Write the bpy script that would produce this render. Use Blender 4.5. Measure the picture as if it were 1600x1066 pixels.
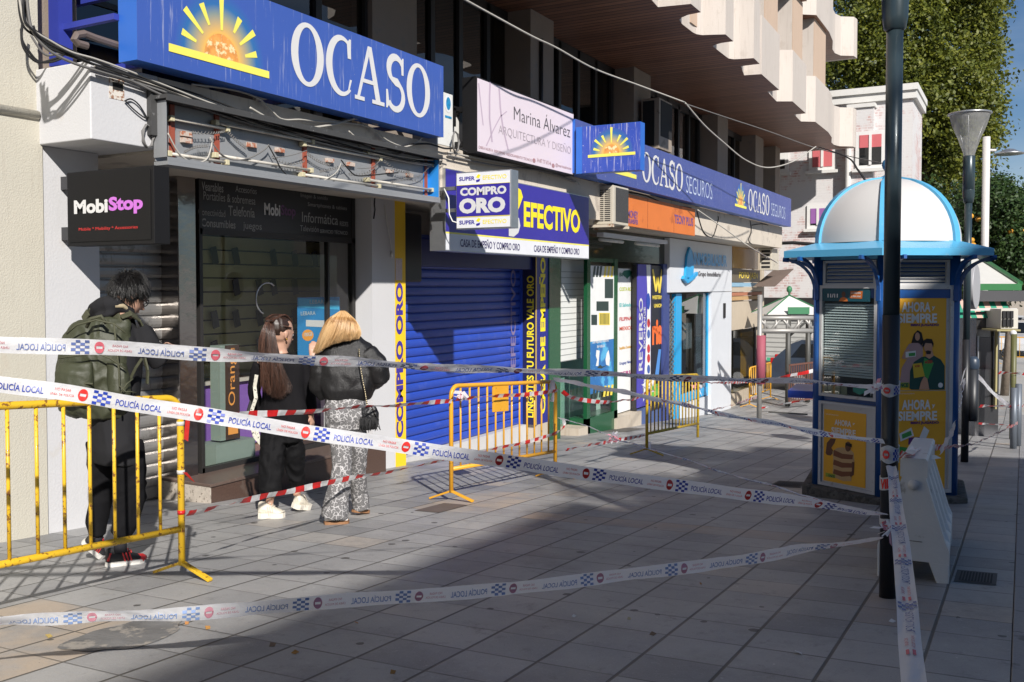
import bpy, math, random
from mathutils import Vector, Matrix, Euler, noise as mnoise
random.seed(7)
R = math.radians
SC = bpy.context.scene
COL = SC.collection
for _o in list(bpy.data.objects):
 bpy.data.objects.remove(_o)
# ------------------------------------------------------------------ camera
W0, H0, FPX = 1600.0, 1066.0, 1450.0
HZ, DP = 446.0, 45.0                       # horizon row, principal row offset
PITCH = math.atan(DP / FPX)
CY = HZ + DP
YAW = math.atan(800 * math.cos(PITCH) / FPX)
FWD = Vector((-math.sin(YAW) * math.cos(PITCH), math.cos(YAW) * math.cos(PITCH), -math.sin(PITCH)))
RGT = Vector((math.cos(YAW), math.sin(YAW), 0))
UPV = RGT.cross(FWD)
cam_d = bpy.data.cameras.new('camera')
cam = bpy.data.objects.new('camera', cam_d)
COL.objects.link(cam)
cam_d.sensor_width = 36.0
cam_d.lens = FPX / W0 * 36.0
cam_d.shift_y = -(H0 / 2 - CY) / W0
cam_d.clip_start = 0.05
cam_d.clip_end = 3000
_m = Matrix((RGT, UPV, -FWD)).transposed().to_4x4()
cam.matrix_world = _m
SC.camera = cam
# ------------------------------------------------------------------ light
SUNV = Vector((1.41, -1.33, 1.25)).normalized()      # towards the sun
world = bpy.data.worlds.new('World')
SC.world = world
world.use_nodes = True
wn, wl = world.node_tree.nodes, world.node_tree.links
wn.clear()
w_out = wn.new('ShaderNodeOutputWorld')
w_bg = wn.new('ShaderNodeBackground')
w_sky = wn.new('ShaderNodeTexSky')
w_sky.sky_type = 'NISHITA'
w_sky.sun_disc = False
w_sky.sun_elevation = math.asin(SUNV.z)
w_sky.sun_rotation = math.atan2(SUNV.x, SUNV.y)
w_sky.air_density = 1.0
w_sky.dust_density = 0.3
w_sky.ozone_density = 2.2
w_bg.inputs['Strength'].default_value = 0.05
# thin streaks of cloud, part of the sky itself
w_tc = wn.new('ShaderNodeTexCoord')
w_mp = wn.new('ShaderNodeMapping')
w_mp.inputs['Scale'].default_value = (1.5, 1.5, 7.0)
w_nz = wn.new('ShaderNodeTexNoise')
w_nz.inputs['Scale'].default_value = 2.2
w_nz.inputs['Detail'].default_value = 7
w_cr = wn.new('ShaderNodeValToRGB')
w_cr.color_ramp.elements[0].position = 0.5
w_cr.color_ramp.elements[0].color = (0, 0, 0, 1)
w_cr.color_ramp.elements[1].position = 0.78
w_cr.color_ramp.elements[1].color = (0.32, 0.32, 0.32, 1)
w_mx = wn.new('ShaderNodeMix')
w_mx.data_type = 'RGBA'
w_mx.inputs[7].default_value = (11, 11.8, 13, 1)
wl.new(w_tc.outputs['Generated'], w_mp.inputs['Vector'])
wl.new(w_mp.outputs[0], w_nz.inputs['Vector'])
wl.new(w_nz.outputs['Fac'], w_cr.inputs[0])
wl.new(w_cr.outputs[0], w_mx.inputs[0])
w_t = wn.new('ShaderNodeMix'); w_t.data_type = 'RGBA'; w_t.blend_type = 'MULTIPLY'; w_t.inputs[0].default_value = 1; w_t.inputs[7].default_value = (.80, .97, 1.16, 1)
wl.new(w_sky.outputs[0], w_t.inputs[6])
wl.new(w_t.outputs[2], w_mx.inputs[6])
wl.new(w_mx.outputs[2], w_bg.inputs[0])
wl.new(w_bg.outputs[0], w_out.inputs[0])
sun_d = bpy.data.lights.new('sun', 'SUN')
sun_d.energy = 5.0
sun_d.angle = R(0.8)
sun_d.color = (1.0, 0.95, 0.89)
sun = bpy.data.objects.new('sun', sun_d)
COL.objects.link(sun)
sun.location = (8, -8, 12)
sun.rotation_euler = SUNV.to_track_quat('Z', 'Y').to_euler()
SC.view_settings.view_transform = 'Standard'
SC.view_settings.look = 'None'
SC.view_settings.exposure = 0.41
SC.view_settings.gamma = 1
SC.cycles.max_bounces = 7
SC.cycles.transparent_max_bounces = 12
SC.cycles.use_denoising = True
# ------------------------------------------------------------------ measuring helpers (photo pixel -> place)
HG, SY, SX = 1.31, 0.0688, 0.0446            # the street falls away and towards the shops
def ray(x, y):
 return FWD + RGT * ((x - 800) / FPX) + UPV * ((CY - y) / FPX)
def gz(X, Y):
 """ground height"""
 b = -HG - SY * min(Y, 19) + SX * max(-9, min(X, 0.3))
 if Y > 19:
  t = min(1.0, (Y - 19) / 9.0)
  flat = -3.2
  e = -HG - SY * Y + SX * max(-9, min(X, 0.3))
  t = t * t * (3 - 2 * t)
  b = e * (1 - t) + flat * t
 return b
def G(x, y):
 d = ray(x, y)
 t = -HG / (d.z + SY * d.y - SX * d.x)
 return d * t
def GO(x, y):
 p = G(x, y); return Vector((p.x, p.y, gz(p.x, p.y)))
def FX(x, y, X):
 d = ray(x, y); return d * (X / d.x)
def FY(x, y, Y):
 d = ray(x, y); return d * (Y / d.y)
def FZ(x, y, Z):
 d = ray(x, y); return d * (Z / d.z)
def FD(x, y, D):
 return ray(x, y) * D
# ------------------------------------------------------------------ materials
MATS = {}
def mat(name, col, rough=0.6, metal=0.0, var=0.06, scale=5.0, bump=0.0, bscale=40.0, dirt=None, spec=0.5,
  coat=0.0, streak=None, sheen=0.0, emit=None):
 """painted / plain surface with slight mottling; dirt=(colour, threshold, scale), streak=(colour, threshold)"""
 if name in MATS:
  return MATS[name]
 m = bpy.data.materials.new(name)
 m.use_nodes = True
 nt = m.node_tree; N = nt.nodes; L = nt.links
 b = N['Principled BSDF']
 b.inputs['Roughness'].default_value = rough
 b.inputs['Metallic'].default_value = metal
 b.inputs['Specular IOR Level'].default_value = spec
 if coat: b.inputs['Coat Weight'].default_value = coat
 if sheen: b.inputs['Sheen Weight'].default_value = sheen
 tc = N.new('ShaderNodeTexCoord')
 nz = N.new('ShaderNodeTexNoise'); nz.inputs['Scale'].default_value = scale; nz.inputs['Detail'].default_value = 6
 L.new(tc.outputs['Object'], nz.inputs['Vector'])
 mx = N.new('ShaderNodeMix'); mx.data_type = 'RGBA'
 c = Vector(col)
 mx.inputs[6].default_value = (*(c * (1 - var * 1.6)), 1)
 mx.inputs[7].default_value = (*(c * (1 + var * 1.2)), 1)
 L.new(nz.outputs['Fac'], mx.inputs[0])
 out = mx.outputs[2]
 def layer(out, colr, thr, sc, mapping=None, amt=1.0, width=0.06):
  n2 = N.new('ShaderNodeTexNoise'); n2.inputs['Scale'].default_value = sc; n2.inputs['Detail'].default_value = 8
  n2.inputs['Roughness'].default_value = 0.65
  if mapping:
   mp = N.new('ShaderNodeMapping'); mp.inputs['Scale'].default_value = mapping
   L.new(tc.outputs['Object'], mp.inputs['Vector']); L.new(mp.outputs[0], n2.inputs['Vector'])
  else:
   L.new(tc.outputs['Object'], n2.inputs['Vector'])
  mr = N.new('ShaderNodeMapRange')
  mr.inputs[1].default_value = thr; mr.inputs[2].default_value = thr + width
  mr.inputs[4].default_value = amt
  L.new(n2.outputs['Fac'], mr.inputs[0])
  mm = N.new('ShaderNodeMix'); mm.data_type = 'RGBA'
  L.new(mr.outputs[0], mm.inputs[0]); L.new(out, mm.inputs[6]); mm.inputs[7].default_value = (*colr, 1)
  return mm.outputs[2]
 if dirt:
  out = layer(out, *dirt[:3], amt=dirt[3] if len(dirt) > 3 else 0.8)
 if streak:
  out = layer(out, streak[0], streak[1], 1.0, (38, 38, 1.6), amt=streak[2] if len(streak) > 2 else 0.6, width=0.1)
 L.new(out, b.inputs['Base Color'])
 if bump:
  nb = N.new('ShaderNodeTexNoise'); nb.inputs['Scale'].default_value = bscale; nb.inputs['Detail'].default_value = 5
  L.new(tc.outputs['Object'], nb.inputs['Vector'])
  bp = N.new('ShaderNodeBump'); bp.inputs['Strength'].default_value = bump; bp.inputs['Distance'].default_value = 0.02
  L.new(nb.outputs['Fac'], bp.inputs['Height']); L.new(bp.outputs[0], b.inputs['Normal'])
 if emit:
  b.inputs['Emission Color'].default_value = (*emit[0], 1); b.inputs['Emission Strength'].default_value = emit[1]
 MATS[name] = m
 return m
def glass(name, tint=(0.6, 0.65, 0.65), opacity=0.25, rough=0.02):
 """shop-window pane: mostly clear, with a mirror reflection"""
 if name in MATS: return MATS[name]
 m = bpy.data.materials.new(name); m.use_nodes = True
 N = m.node_tree.nodes; L = m.node_tree.links; N.clear()
 o = N.new('ShaderNodeOutputMaterial')
 tr = N.new('ShaderNodeBsdfTransparent'); tr.inputs[0].default_value = (*tint, 1)
 gl = N.new('ShaderNodeBsdfGlossy'); gl.inputs[0].default_value = (.8, .8, .8, 1); gl.inputs['Roughness'].default_value = rough
 fr = N.new('ShaderNodeFresnel'); fr.inputs['IOR'].default_value = 1.5
 ad = N.new('ShaderNodeMath'); ad.operation = 'ADD'; ad.inputs[1].default_value = opacity * 0.25
 mx = N.new('ShaderNodeMixShader')
 L.new(fr.outputs[0], ad.inputs[0])
 gi = N.new('ShaderNodeNewGeometry'); s1 = N.new('ShaderNodeMath'); s1.operation = 'SUBTRACT'; s1.inputs[0].default_value = 1; L.new(gi.outputs['Backfacing'], s1.inputs[1])
 ml = N.new('ShaderNodeMath'); ml.operation = 'MULTIPLY'; L.new(ad.outputs[0], ml.inputs[0]); L.new(s1.outputs[0], ml.inputs[1]); L.new(ml.outputs[0], mx.inputs[0])
 L.new(tr.outputs[0], mx.inputs[1]); L.new(gl.outputs[0], mx.inputs[2]); L.new(mx.outputs[0], o.inputs[0])
 MATS[name] = m
 return m
# ------------------------------------------------------------------ mesh builder
class MB:
 def __init__(s):
  s.v = []; s.f = []; s.m = []
 def quad(s, a, b, c, d, mi=0):
  n = len(s.v); s.v += [tuple(a), tuple(b), tuple(c), tuple(d)]; s.f.append((n, n+1, n+2, n+3)); s.m.append(mi); return s
 def poly(s, pts, mi=0):
  n = len(s.v); s.v += [tuple(p) for p in pts]; s.f.append(tuple(range(n, n+len(pts)))); s.m.append(mi); return s
 def hexa(s, p, mi=0):
  """8 points: bottom ring 0-3, top ring 4-7"""
  n = len(s.v); s.v += [tuple(q) for q in p]
  for f in ((3,2,1,0),(4,5,6,7),(0,1,5,4),(1,2,6,5),(2,3,7,6),(3,0,4,7)):
   s.f.append(tuple(n+i for i in f)); s.m.append(mi)
  return s
 def box(s, x0, x1, y0, y1, z0, z1, mi=0):
  if x0 > x1: x0, x1 = x1, x0
  if y0 > y1: y0, y1 = y1, y0
  if z0 > z1: z0, z1 = z1, z0
  return s.hexa([(x0,y0,z0),(x1,y0,z0),(x1,y1,z0),(x0,y1,z0),(x0,y0,z1),(x1,y0,z1),(x1,y1,z1),(x0,y1,z1)], mi)
 def obox(s, c, ax, ay, az, mi=0):
  """box from centre and three half-axes"""
  c, ax, ay, az = map(Vector, (c, ax, ay, az))
  return s.hexa([c-ax-ay-az, c+ax-ay-az, c+ax+ay-az, c-ax+ay-az, c-ax-ay+az, c+ax-ay+az, c+ax+ay+az, c-ax+ay+az], mi)
 def bar(s, a, b, w, h=None, mi=0, up=(0,0,1)):
  a, b = Vector(a), Vector(b); h = h or w
  d = b - a
  t = d.normalized()
  u = Vector(up)
  if abs(t.dot(u)) > 0.98: u = Vector((1, 0, 0))
  sd = t.cross(u).normalized(); u = sd.cross(t)
  return s.obox((a+b)/2, d/2, sd*w/2, u*h/2, mi)
 def tube(s, pts, r, n=8, mi=0, closed=False, cap=True):
  P = [Vector(p) for p in pts]
  k = len(P)
  rs = r if isinstance(r, (list, tuple)) else [r]*k
  n0 = len(s.v)
  prev = None
  for i in range(k):
   if closed: t = P[(i+1) % k] - P[i-1]
   else: t = P[min(i+1, k-1)] - P[max(i-1, 0)]
   if t.length < 1e-9: t = Vector((0,0,1))
   t.normalize()
   if prev is None:
    u = Vector((0,0,1)) if abs(t.z) < 0.9 else Vector((1,0,0))
    u = (u - t*u.dot(t)).normalized()
   else:
    u = prev - t*prev.dot(t)
    u = u.normalized() if u.length > 1e-6 else Vector((1,0,0))
   prev = u
   w = t.cross(u)
   for j in range(n):
    a = 2*math.pi*j/n
    s.v.append(tuple(P[i] + (u*math.cos(a) + w*math.sin(a))*rs[i]))
  m = k if closed else k-1
  for i in range(m):
   for j in range(n):
    a = n0+i*n+j; b = n0+i*n+(j+1) % n
    c = n0+((i+1) % k)*n+(j+1) % n; d = n0+((i+1) % k)*n+j
    s.f.append((a, b, c, d)); s.m.append(mi)
  if cap and not closed:
   s.f.append(tuple(n0+j for j in reversed(range(n)))); s.m.append(mi)
   s.f.append(tuple(n0+(k-1)*n+j for j in range(n))); s.m.append(mi)
  return s
 def cyl(s, c, r, z0, z1, n=20, mi=0, r2=None):
  return s.tube([(c[0], c[1], z0), (c[0], c[1], z1)], [r, r if r2 is None else r2], n, mi)
 def lathe(s, c, prof, n=24, mi=0, a0=0, closed=True):
  """prof: (radius, z)"""
  n0 = len(s.v)
  for (r, z) in prof:
   for j in range(n):
    a = a0 + 2*math.pi*j/n
    s.v.append((c[0]+r*math.cos(a), c[1]+r*math.sin(a), c[2]+z))
  for i in range(len(prof)-1):
   for j in range(n):
    s.f.append((n0+i*n+j, n0+i*n+(j+1) % n, n0+(i+1)*n+(j+1) % n, n0+(i+1)*n+j)); s.m.append(mi)
  return s
 def prism(s, pts, z0, z1, mi=0, mtop=None, mbot=None):
  """vertical prism from plan points"""
  n = len(s.v); k = len(pts)
  A = sum(pts[i][0]*pts[(i+1) % k][1]-pts[(i+1) % k][0]*pts[i][1] for i in range(k))
  if A < 0: pts = list(reversed(pts))
  s.v += [(p[0], p[1], z0) for p in pts] + [(p[0], p[1], z1) for p in pts]
  for i in range(k):
   s.f.append((n+i, n+(i+1) % k, n+k+(i+1) % k, n+k+i)); s.m.append(mi)
  s.f.append(tuple(n+i for i in reversed(range(k)))); s.m.append(mi if mbot is None else mbot)
  s.f.append(tuple(n+k+i for i in range(k))); s.m.append(mi if mtop is None else mtop)
  return s
 def extr(s, pts, off, mi=0):
  """planar outline pts extruded by vector off"""
  n = len(s.v); k = len(pts); off = Vector(off)
  s.v += [tuple(p) for p in pts] + [tuple(Vector(p)+off) for p in pts]
  for i in range(k):
   s.f.append((n+i, n+(i+1) % k, n+k+(i+1) % k, n+k+i)); s.m.append(mi)
  s.f.append(tuple(n+i for i in reversed(range(k)))); s.m.append(mi)
  s.f.append(tuple(n+k+i for i in range(k))); s.m.append(mi)
  return s
 def ball(s, c, r, n=12, m=8, mi=0, sc=(1,1,1)):
  n0 = len(s.v)
  for i in range(m+1):
   th = math.pi*i/m
   for j in range(n):
    a = 2*math.pi*j/n
    s.v.append((c[0]+r*sc[0]*math.sin(th)*math.cos(a), c[1]+r*sc[1]*math.sin(th)*math.sin(a), c[2]+r*sc[2]*math.cos(th)))
  for i in range(m):
   for j in range(n):
    s.f.append((n0+i*n+j, n0+(i+1)*n+j, n0+(i+1)*n+(j+1) % n, n0+i*n+(j+1) % n)); s.m.append(mi)
  return s
 def clusters(s):
  """face lists of the pieces that stand apart"""
  n = len(s.v); p = list(range(n))
  def fd(a):
   while p[a] != a: p[a] = p[p[a]]; a = p[a]
   return a
  for f in s.f:
   r = fd(f[0])
   for i in f[1:]: p[fd(i)] = r
  used = set(i for f in s.f for i in f); isl = {}
  for i in used: isl.setdefault(fd(i), []).append(i)
  K = list(isl); m = len(K)
  if m < 2 or m > 260: return None
  B = []
  for k in K:
   c = [s.v[i] for i in isl[k]]; lo = [min(q[a] for q in c) for a in range(3)]; hi = [max(q[a] for q in c) for a in range(3)]; B.append((lo, hi, max(hi[a]-lo[a] for a in range(3))))
  g = list(range(m))
  def gd(a):
   while g[a] != a: a = g[a]
   return a
  for i in range(m):
   for j in range(i+1, m):
    d = math.sqrt(sum(max(0.0, B[i][0][a]-B[j][1][a], B[j][0][a]-B[i][1][a])**2 for a in range(3)))
    if d <= max(.019, .49*max(B[i][2], B[j][2])): g[gd(i)] = gd(j)
  grp = {}
  for i in range(m): grp.setdefault(gd(i), set()).add(K[i])
  if len(grp) < 2: return None
  own = {k: q for q, ks in grp.items() for k in ks}; out = {}
  for fi, f in enumerate(s.f): out.setdefault(own[fd(f[0])], []).append(fi)
  return list(out.values())
 def build(s, name, mats, parent=None, smooth=False, bevel=0.0, world=True):
  if parent is not None and len(s.v) < 9000 and len(s.f) > 1:
   cl = s.clusters()
   if cl:
    for fl in cl:
     q = MB(); mp = {}
     for fi in fl:
      ff = []
      for i in s.f[fi]:
       if i not in mp: mp[i] = len(q.v); q.v.append(s.v[i])
       ff.append(mp[i])
      q.f.append(tuple(ff)); q.m.append(s.m[fi])
     r = q.build1(name, mats, parent, smooth, bevel, world)
    return r
  return s.build1(name, mats, parent, smooth, bevel, world)
 def build1(s, name, mats, parent=None, smooth=False, bevel=0.0, world=True):
  me = bpy.data.meshes.new(name)
  if world and parent is not None:
   o3 = parent.location.copy(); q_ = parent.parent
   while q_ is not None: o3 += q_.location; q_ = q_.parent
   vs = [(v[0]-o3.x, v[1]-o3.y, v[2]-o3.z) for v in s.v]
  else: vs = s.v
  me.from_pydata(vs, [], s.f)
  if not isinstance(mats, (list, tuple)): mats = [mats]
  for m in mats: me.materials.append(m)
  if len(mats) > 1: me.polygons.foreach_set('material_index', s.m)
  if smooth: me.polygons.foreach_set('use_smooth', [True]*len(me.polygons))
  me.update()
  o = bpy.data.objects.new(name, me)
  COL.objects.link(o)
  if parent is not None: o.parent = parent
  if bevel:
   b = o.modifiers.new('bevel', 'BEVEL'); b.width = bevel; b.segments = 2; b.limit_method = 'ANGLE'; b.angle_limit = R(40)
   if not smooth:
    me.polygons.foreach_set('use_smooth', [True]*len(me.polygons))
   b.harden_normals = True
  return o
def thing(name, loc, label, cat, group=None, kind=None, rotz=0):
 o = bpy.data.objects.new(name, None); COL.objects.link(o)
 o.empty_display_size = 0.1
 o.location = loc; o.rotation_euler = (0, 0, rotz)
 o['label'] = label; o['category'] = cat
 if group: o['group'] = group
 if kind: o['kind'] = kind
 return o
def tag(o, label=None, cat=None, group=None, kind=None):
 if label: o['label'] = label
 if cat: o['category'] = cat
 if group: o['group'] = group
 if kind: o['kind'] = kind
 return o
# ------------------------------------------------------------------ lettering
_TXT = {}
def txt_geo(s, bold=0.0, shear=0.0, spacing=1.0):
 """(verts2d, faces, bbox) of a string in the built-in face"""
 k = (s, bold, shear, spacing)
 if k in _TXT: return _TXT[k]
 cu = bpy.data.curves.new('tmp', 'FONT')
 cu.body = s; cu.size = 1; cu.offset = bold; cu.resolution_u = 3; cu.shear = shear; cu.space_character = spacing
 cu.align_x = 'LEFT'
 ob = bpy.data.objects.new('tmp', cu); COL.objects.link(ob)
 dg = bpy.context.evaluated_depsgraph_get()
 me = bpy.data.meshes.new_from_object(ob.evaluated_get(dg))
 vs = [(v.co.x, v.co.y) for v in me.vertices]
 fs = [tuple(p.vertices) for p in me.polygons]
 bpy.data.objects.remove(ob); bpy.data.curves.remove(cu); bpy.data.meshes.remove(me)
 xs = [v[0] for v in vs]; ys = [v[1] for v in vs]
 _TXT[k] = (vs, fs, (min(xs), max(xs), min(ys), max(ys)))
 return _TXT[k]
def add_text(mb, s, o, u, v, w, h, mi=0, bold=0.0, shear=0.0, align='L', fit=True, spacing=1.0, mirror=False):
 """lettering with its bounding box w x h, lower-left corner at o, along u (unit) and v (unit)"""
 vs, fs, (x0, x1, y0, y1) = txt_geo(s, bold, shear, spacing)
 o, u, v = Vector(o), Vector(u), Vector(v)
 n = len(mb.v)
 sx = w/(x1-x0) if w else h/(y1-y0)
 sy = h/(y1-y0)
 for (x, y) in vs:
  X = (x-x0)*sx
  if mirror: X = (x1-x0)*sx - X
  mb.v.append(tuple(o + u*X + v*((y-y0)*sy)))
 for f in fs:
  mb.f.append(tuple(n+i for i in (reversed(f) if mirror else f))); mb.m.append(mi)
 return mb
# serif capitals drawn as outlines (unit height)
def _ell(cx, cy, rx, ry, a0, a1, n):
 return [(cx+rx*math.cos(R(a0+(a1-a0)*i/n)), cy+ry*math.sin(R(a0+(a1-a0)*i/n))) for i in range(n+1)]
def _strip(a, b):
 vs = list(a)+list(b); k = len(a)
 return vs, [(i, i+1, k+i+1, k+i) for i in range(k-1)]
def serif_glyph(ch):
 V = []; F = []
 kk = [0]
 def add(vs, fs):
  n = len(V); kk[0] += 1; V.extend([(a, b, kk[0]*.0006) for a, b in vs]); F.extend([tuple(n+i for i in f) for f in fs])
 def pl(pts): add(pts, [tuple(range(len(pts)))])
 if ch == 'O':
  add(*_strip(_ell(.36, .5, .36, .52, 0, 360, 40), _ell(.36, .5, .205, .445, 0, 360, 40))); return V, F, .72
 if ch == 'C':
  add(*_strip(_ell(.36, .5, .36, .52, 58, 312, 34), _ell(.40, .5, .25, .44, 62, 306, 34)))
  pl([(.52, .66), (.60, .66), (.60, 1.0), (.56, 1.0), (.50, .92)])
  pl([(.52, .10), (.56, .12), (.62, .30), (.57, .30)]); return V, F, .64
 if ch == 'A':
  pl([(.06, .05), (.13, .05), (.37, .82), (.34, 1.0)]); pl([(.34, 1.0), (.37, .82), (.55, .05), (.68, .05), (.44, 1.0)])
  pl([(.17, .33), (.53, .33), (.52, .40), (.18, .40)])
  pl([(0, 0), (.25, 0), (.25, .07), (0, .07)]); pl([(.45, 0), (.78, 0), (.78, .07), (.45, .07)]); return V, F, .78
 if ch == 'S':
  top = _ell(.27, .74, .25, .27, 40, 250, 18);
  path = [( .46,.86)] + _ell(.28, .75, .20, .23, 45, 235, 14) + [(.30,.52)] + _ell(.27, .26, .22, .25, 55, -150, 14)
  w = [.05]+[.055+.035*math.sin(math.pi*i/14) for i in range(15)]+[.10]+[.09-.035*math.cos(math.pi*i/14*1.0) if i < 4 else .055+.02*math.sin(math.pi*i/14) for i in range(15)]
  a = []; b = []
  for i, p in enumerate(path):
   q = path[min(i+1, len(path)-1)]; r = path[max(i-1, 0)]
   dx, dy = q[0]-r[0], q[1]-r[1]; L = math.hypot(dx, dy) or 1
   a.append((p[0]-dy/L*w[i]*.8, p[1]+dx/L*w[i]*.8)); b.append((p[0]+dy/L*w[i]*.8, p[1]-dx/L*w[i]*.8))
  add(*_strip(a, b))
  pl([(.44, .68), (.50, .68), (.50, 1.0), (.465, 1.0), (.42, .93)]); pl([(.0, 0), (.035, 0), (.09, .08), (.05, .34), (0, .34)]); return V, F, .54
 return V, F, .4
def add_serif(mb, word, o, u, v, w, h, mi=0, gap=.06):
 gl = [serif_glyph(c) for c in word]
 tot = sum(g[2] for g in gl) + gap*(len(word)-1)
 x = 0; o, u, v = Vector(o), Vector(u), Vector(v)
 for (V, F, adv) in gl:
  n = len(mb.v)
  for (a, b, c) in V: mb.v.append(tuple(o + u*((x+a)/tot*w) + v*(b*h) + u.cross(v)*c))
  for f in F: mb.f.append(tuple(n+i for i in f)); mb.m.append(mi)
  x += adv+gap
 return mb
UX, UY, UZ = Vector((1,0,0)), Vector((0,1,0)), Vector((0,0,1))
def text_fx(mb, s, X, x0, y0, x1, ytop, mi=0, bold=0.0, serif=False, eps=0.004):
 """lettering on a +X-facing plane: pixel lower-left (x0,y0), right end x1, top row at x0 = ytop"""
 a = FX(x0, y0, X+eps); b = FX(x1, y0, X+eps); t = FX(x0, ytop, X+eps)
 if serif: return add_serif(mb, s, a, UY, UZ, b.y-a.y, t.z-a.z, mi)
 return add_text(mb, s, a, UY, UZ, b.y-a.y, t.z-a.z, mi, bold)
def rect_fx(xl, xr, tx, ty, bx, by, X):
 """Y0,Y1,Z0,Z1 on plane X from pixel columns, a point on the top edge and one on the bottom edge"""
 return FX(xl, by, X).y, FX(xr, by, X).y, FX(bx, by, X).z, FX(tx, ty, X).z
# ------------------------------------------------------------------ ground
def nodes_of(name):
 m = bpy.data.materials.new(name); m.use_nodes = True; MATS[name] = m
 return m, m.node_tree.nodes, m.node_tree.links, m.node_tree.nodes['Principled BSDF']
def mnode(N, op, a=None, b=None, L=None):
 n = N.new('ShaderNodeMath'); n.operation = op
 for i, x in enumerate((a, b)):
  if x is None: continue
  if isinstance(x, (int, float)): n.inputs[i].default_value = x
  else: L.new(x, n.inputs[i])
 return n.outputs[0]
def make_paving():
 m, N, L, b = nodes_of('granite_paving')
 tc = N.new('ShaderNodeTexCoord'); sp = N.new('ShaderNodeSeparateXYZ'); L.new(tc.outputs['Object'], sp.inputs[0])
 X, Y = sp.outputs[0], sp.outputs[1]
 DX, DY = 0.3675, 0.3225
 gx = mnode(N, 'DIVIDE', mnode(N, 'ADD', X, 0.357, L), DX, L)
 gy = mnode(N, 'DIVIDE', mnode(N, 'SUBTRACT', Y, 3.86, L), DY, L)
 fx = mnode(N, 'ABSOLUTE', mnode(N, 'SUBTRACT', mnode(N, 'FRACT', gx, None, L), 0.5, L), None, L)
 fy = mnode(N, 'ABSOLUTE', mnode(N, 'SUBTRACT', mnode(N, 'FRACT', gy, None, L), 0.5, L), None, L)
 nzw = N.new('ShaderNodeTexNoise'); nzw.inputs['Scale'].default_value = 3.0; nzw.inputs['Detail'].default_value = 3
 L.new(tc.outputs['Object'], nzw.inputs['Vector'])
 def line(f, th, soft):
  mr = N.new('ShaderNodeMapRange'); mr.inputs[1].default_value = 0.5-th-soft; mr.inputs[2].default_value = 0.5-th
  L.new(f, mr.inputs[0]); return mr.outputs[0]
 lx = line(fx, 0.016, 0.010)
 ly = line(fy, 0.011, 0.010)
 lyv = mnode(N, 'MULTIPLY', ly, mnode(N, 'ADD', mnode(N, 'MULTIPLY', nzw.outputs['Fac'], 1.3, L), 0.02, L), L)
 ln = mnode(N, 'MAXIMUM', lx, lyv, L)
 cx = N.new('ShaderNodeCombineXYZ')
 L.new(mnode(N, 'FLOOR', gx, None, L), cx.inputs[0]); L.new(mnode(N, 'FLOOR', gy, None, L), cx.inputs[1])
 wn_ = N.new('ShaderNodeTexWhiteNoise'); L.new(cx.outputs[0], wn_.inputs['Vector'])
 cr = N.new('ShaderNodeValToRGB'); e = cr.color_ramp.elements
 e[0].position = 0; e[0].color = (0.205, 0.205, 0.208, 1); e[1].position = 1; e[1].color = (0.345, 0.342, 0.336, 1)
 for p, c in ((0.2, (0.265, 0.264, 0.264, 1)), (0.6, (0.30, 0.298, 0.295, 1)), (0.93, (0.32, 0.317, 0.31, 1)), (0.965, (0.40, 0.345, 0.29, 1))):
  q = e.new(p); q.color = c
 L.new(wn_.outputs['Value'], cr.inputs[0])
 def mixc(a, colr, fac, mode='MIX'):
  mm = N.new('ShaderNodeMix'); mm.data_type = 'RGBA'; mm.blend_type = mode
  L.new(fac, mm.inputs[0]) if not isinstance(fac, float) else setattr(mm.inputs[0], 'default_value', fac)
  L.new(a, mm.inputs[6])
  if isinstance(colr, tuple): mm.inputs[7].default_value = (*colr, 1)
  else: L.new(colr, mm.inputs[7])
  return mm.outputs[2]
 c = cr.outputs[0]
 def noise(sc, det=6, rough=0.6, vec=None):
  n = N.new('ShaderNodeTexNoise'); n.inputs['Scale'].default_value = sc; n.inputs['Detail'].default_value = det; n.inputs['Roughness'].default_value = rough
  L.new(vec or tc.outputs['Object'], n.inputs['Vector']); return n.outputs['Fac']
 def ramp(f, a, bb, amt=1.0):
  mr = N.new('ShaderNodeMapRange'); mr.inputs[1].default_value = a; mr.inputs[2].default_value = bb; mr.inputs[4].default_value = amt
  L.new(f, mr.inputs[0]); return mr.outputs[0]
 c = mixc(c, (0.44, 0.43, 0.415), ramp(noise(0.9, 5), 0.5, 0.72, 0.45))
 c = mixc(c, (0.19, 0.188, 0.185), ramp(noise(1.6, 9, 0.75), 0.50, 0.68, 0.7))
 c = mixc(c, (0.15, 0.146, 0.14), ramp(noise(8, 8, 0.75), 0.57, 0.70, 0.7))
 c = mixc(c, (0.47, 0.46, 0.45), ramp(noise(23, 5, 0.7), 0.60, 0.75, 0.5))
 def band(v, lo, hi):
  return mnode(N, 'MULTIPLY', mnode(N, 'GREATER_THAN', v, lo, L), mnode(N, 'LESS_THAN', v, hi, L), L)
 bm = mnode(N, 'MULTIPLY', band(gy, 9.0, 10.0), band(gx, -9.0, -0.0), L)
 c = mixc(c, (0.37, 0.28, 0.21), mnode(N, 'MULTIPLY', bm, ramp(noise(3.0), 0.25, 0.6, 0.75), L))
 bm2 = mnode(N, 'MULTIPLY', band(gy, 3.0, 5.0), band(gx, -1.0, 0.0), L)
 c = mixc(c, (0.37, 0.29, 0.23), mnode(N, 'MULTIPLY', bm2, ramp(noise(5.0), 0.3, 0.6, 0.55), L))
 bm3 = mnode(N, 'MULTIPLY', band(gy, 9.0, 13.0), band(gx, -12.0, -10.0), L)
 c = mixc(c, (0.50, 0.39, 0.28), mnode(N, 'MULTIPLY', bm3, ramp(noise(2.0), 0.35, 0.6, 0.55), L))
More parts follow.
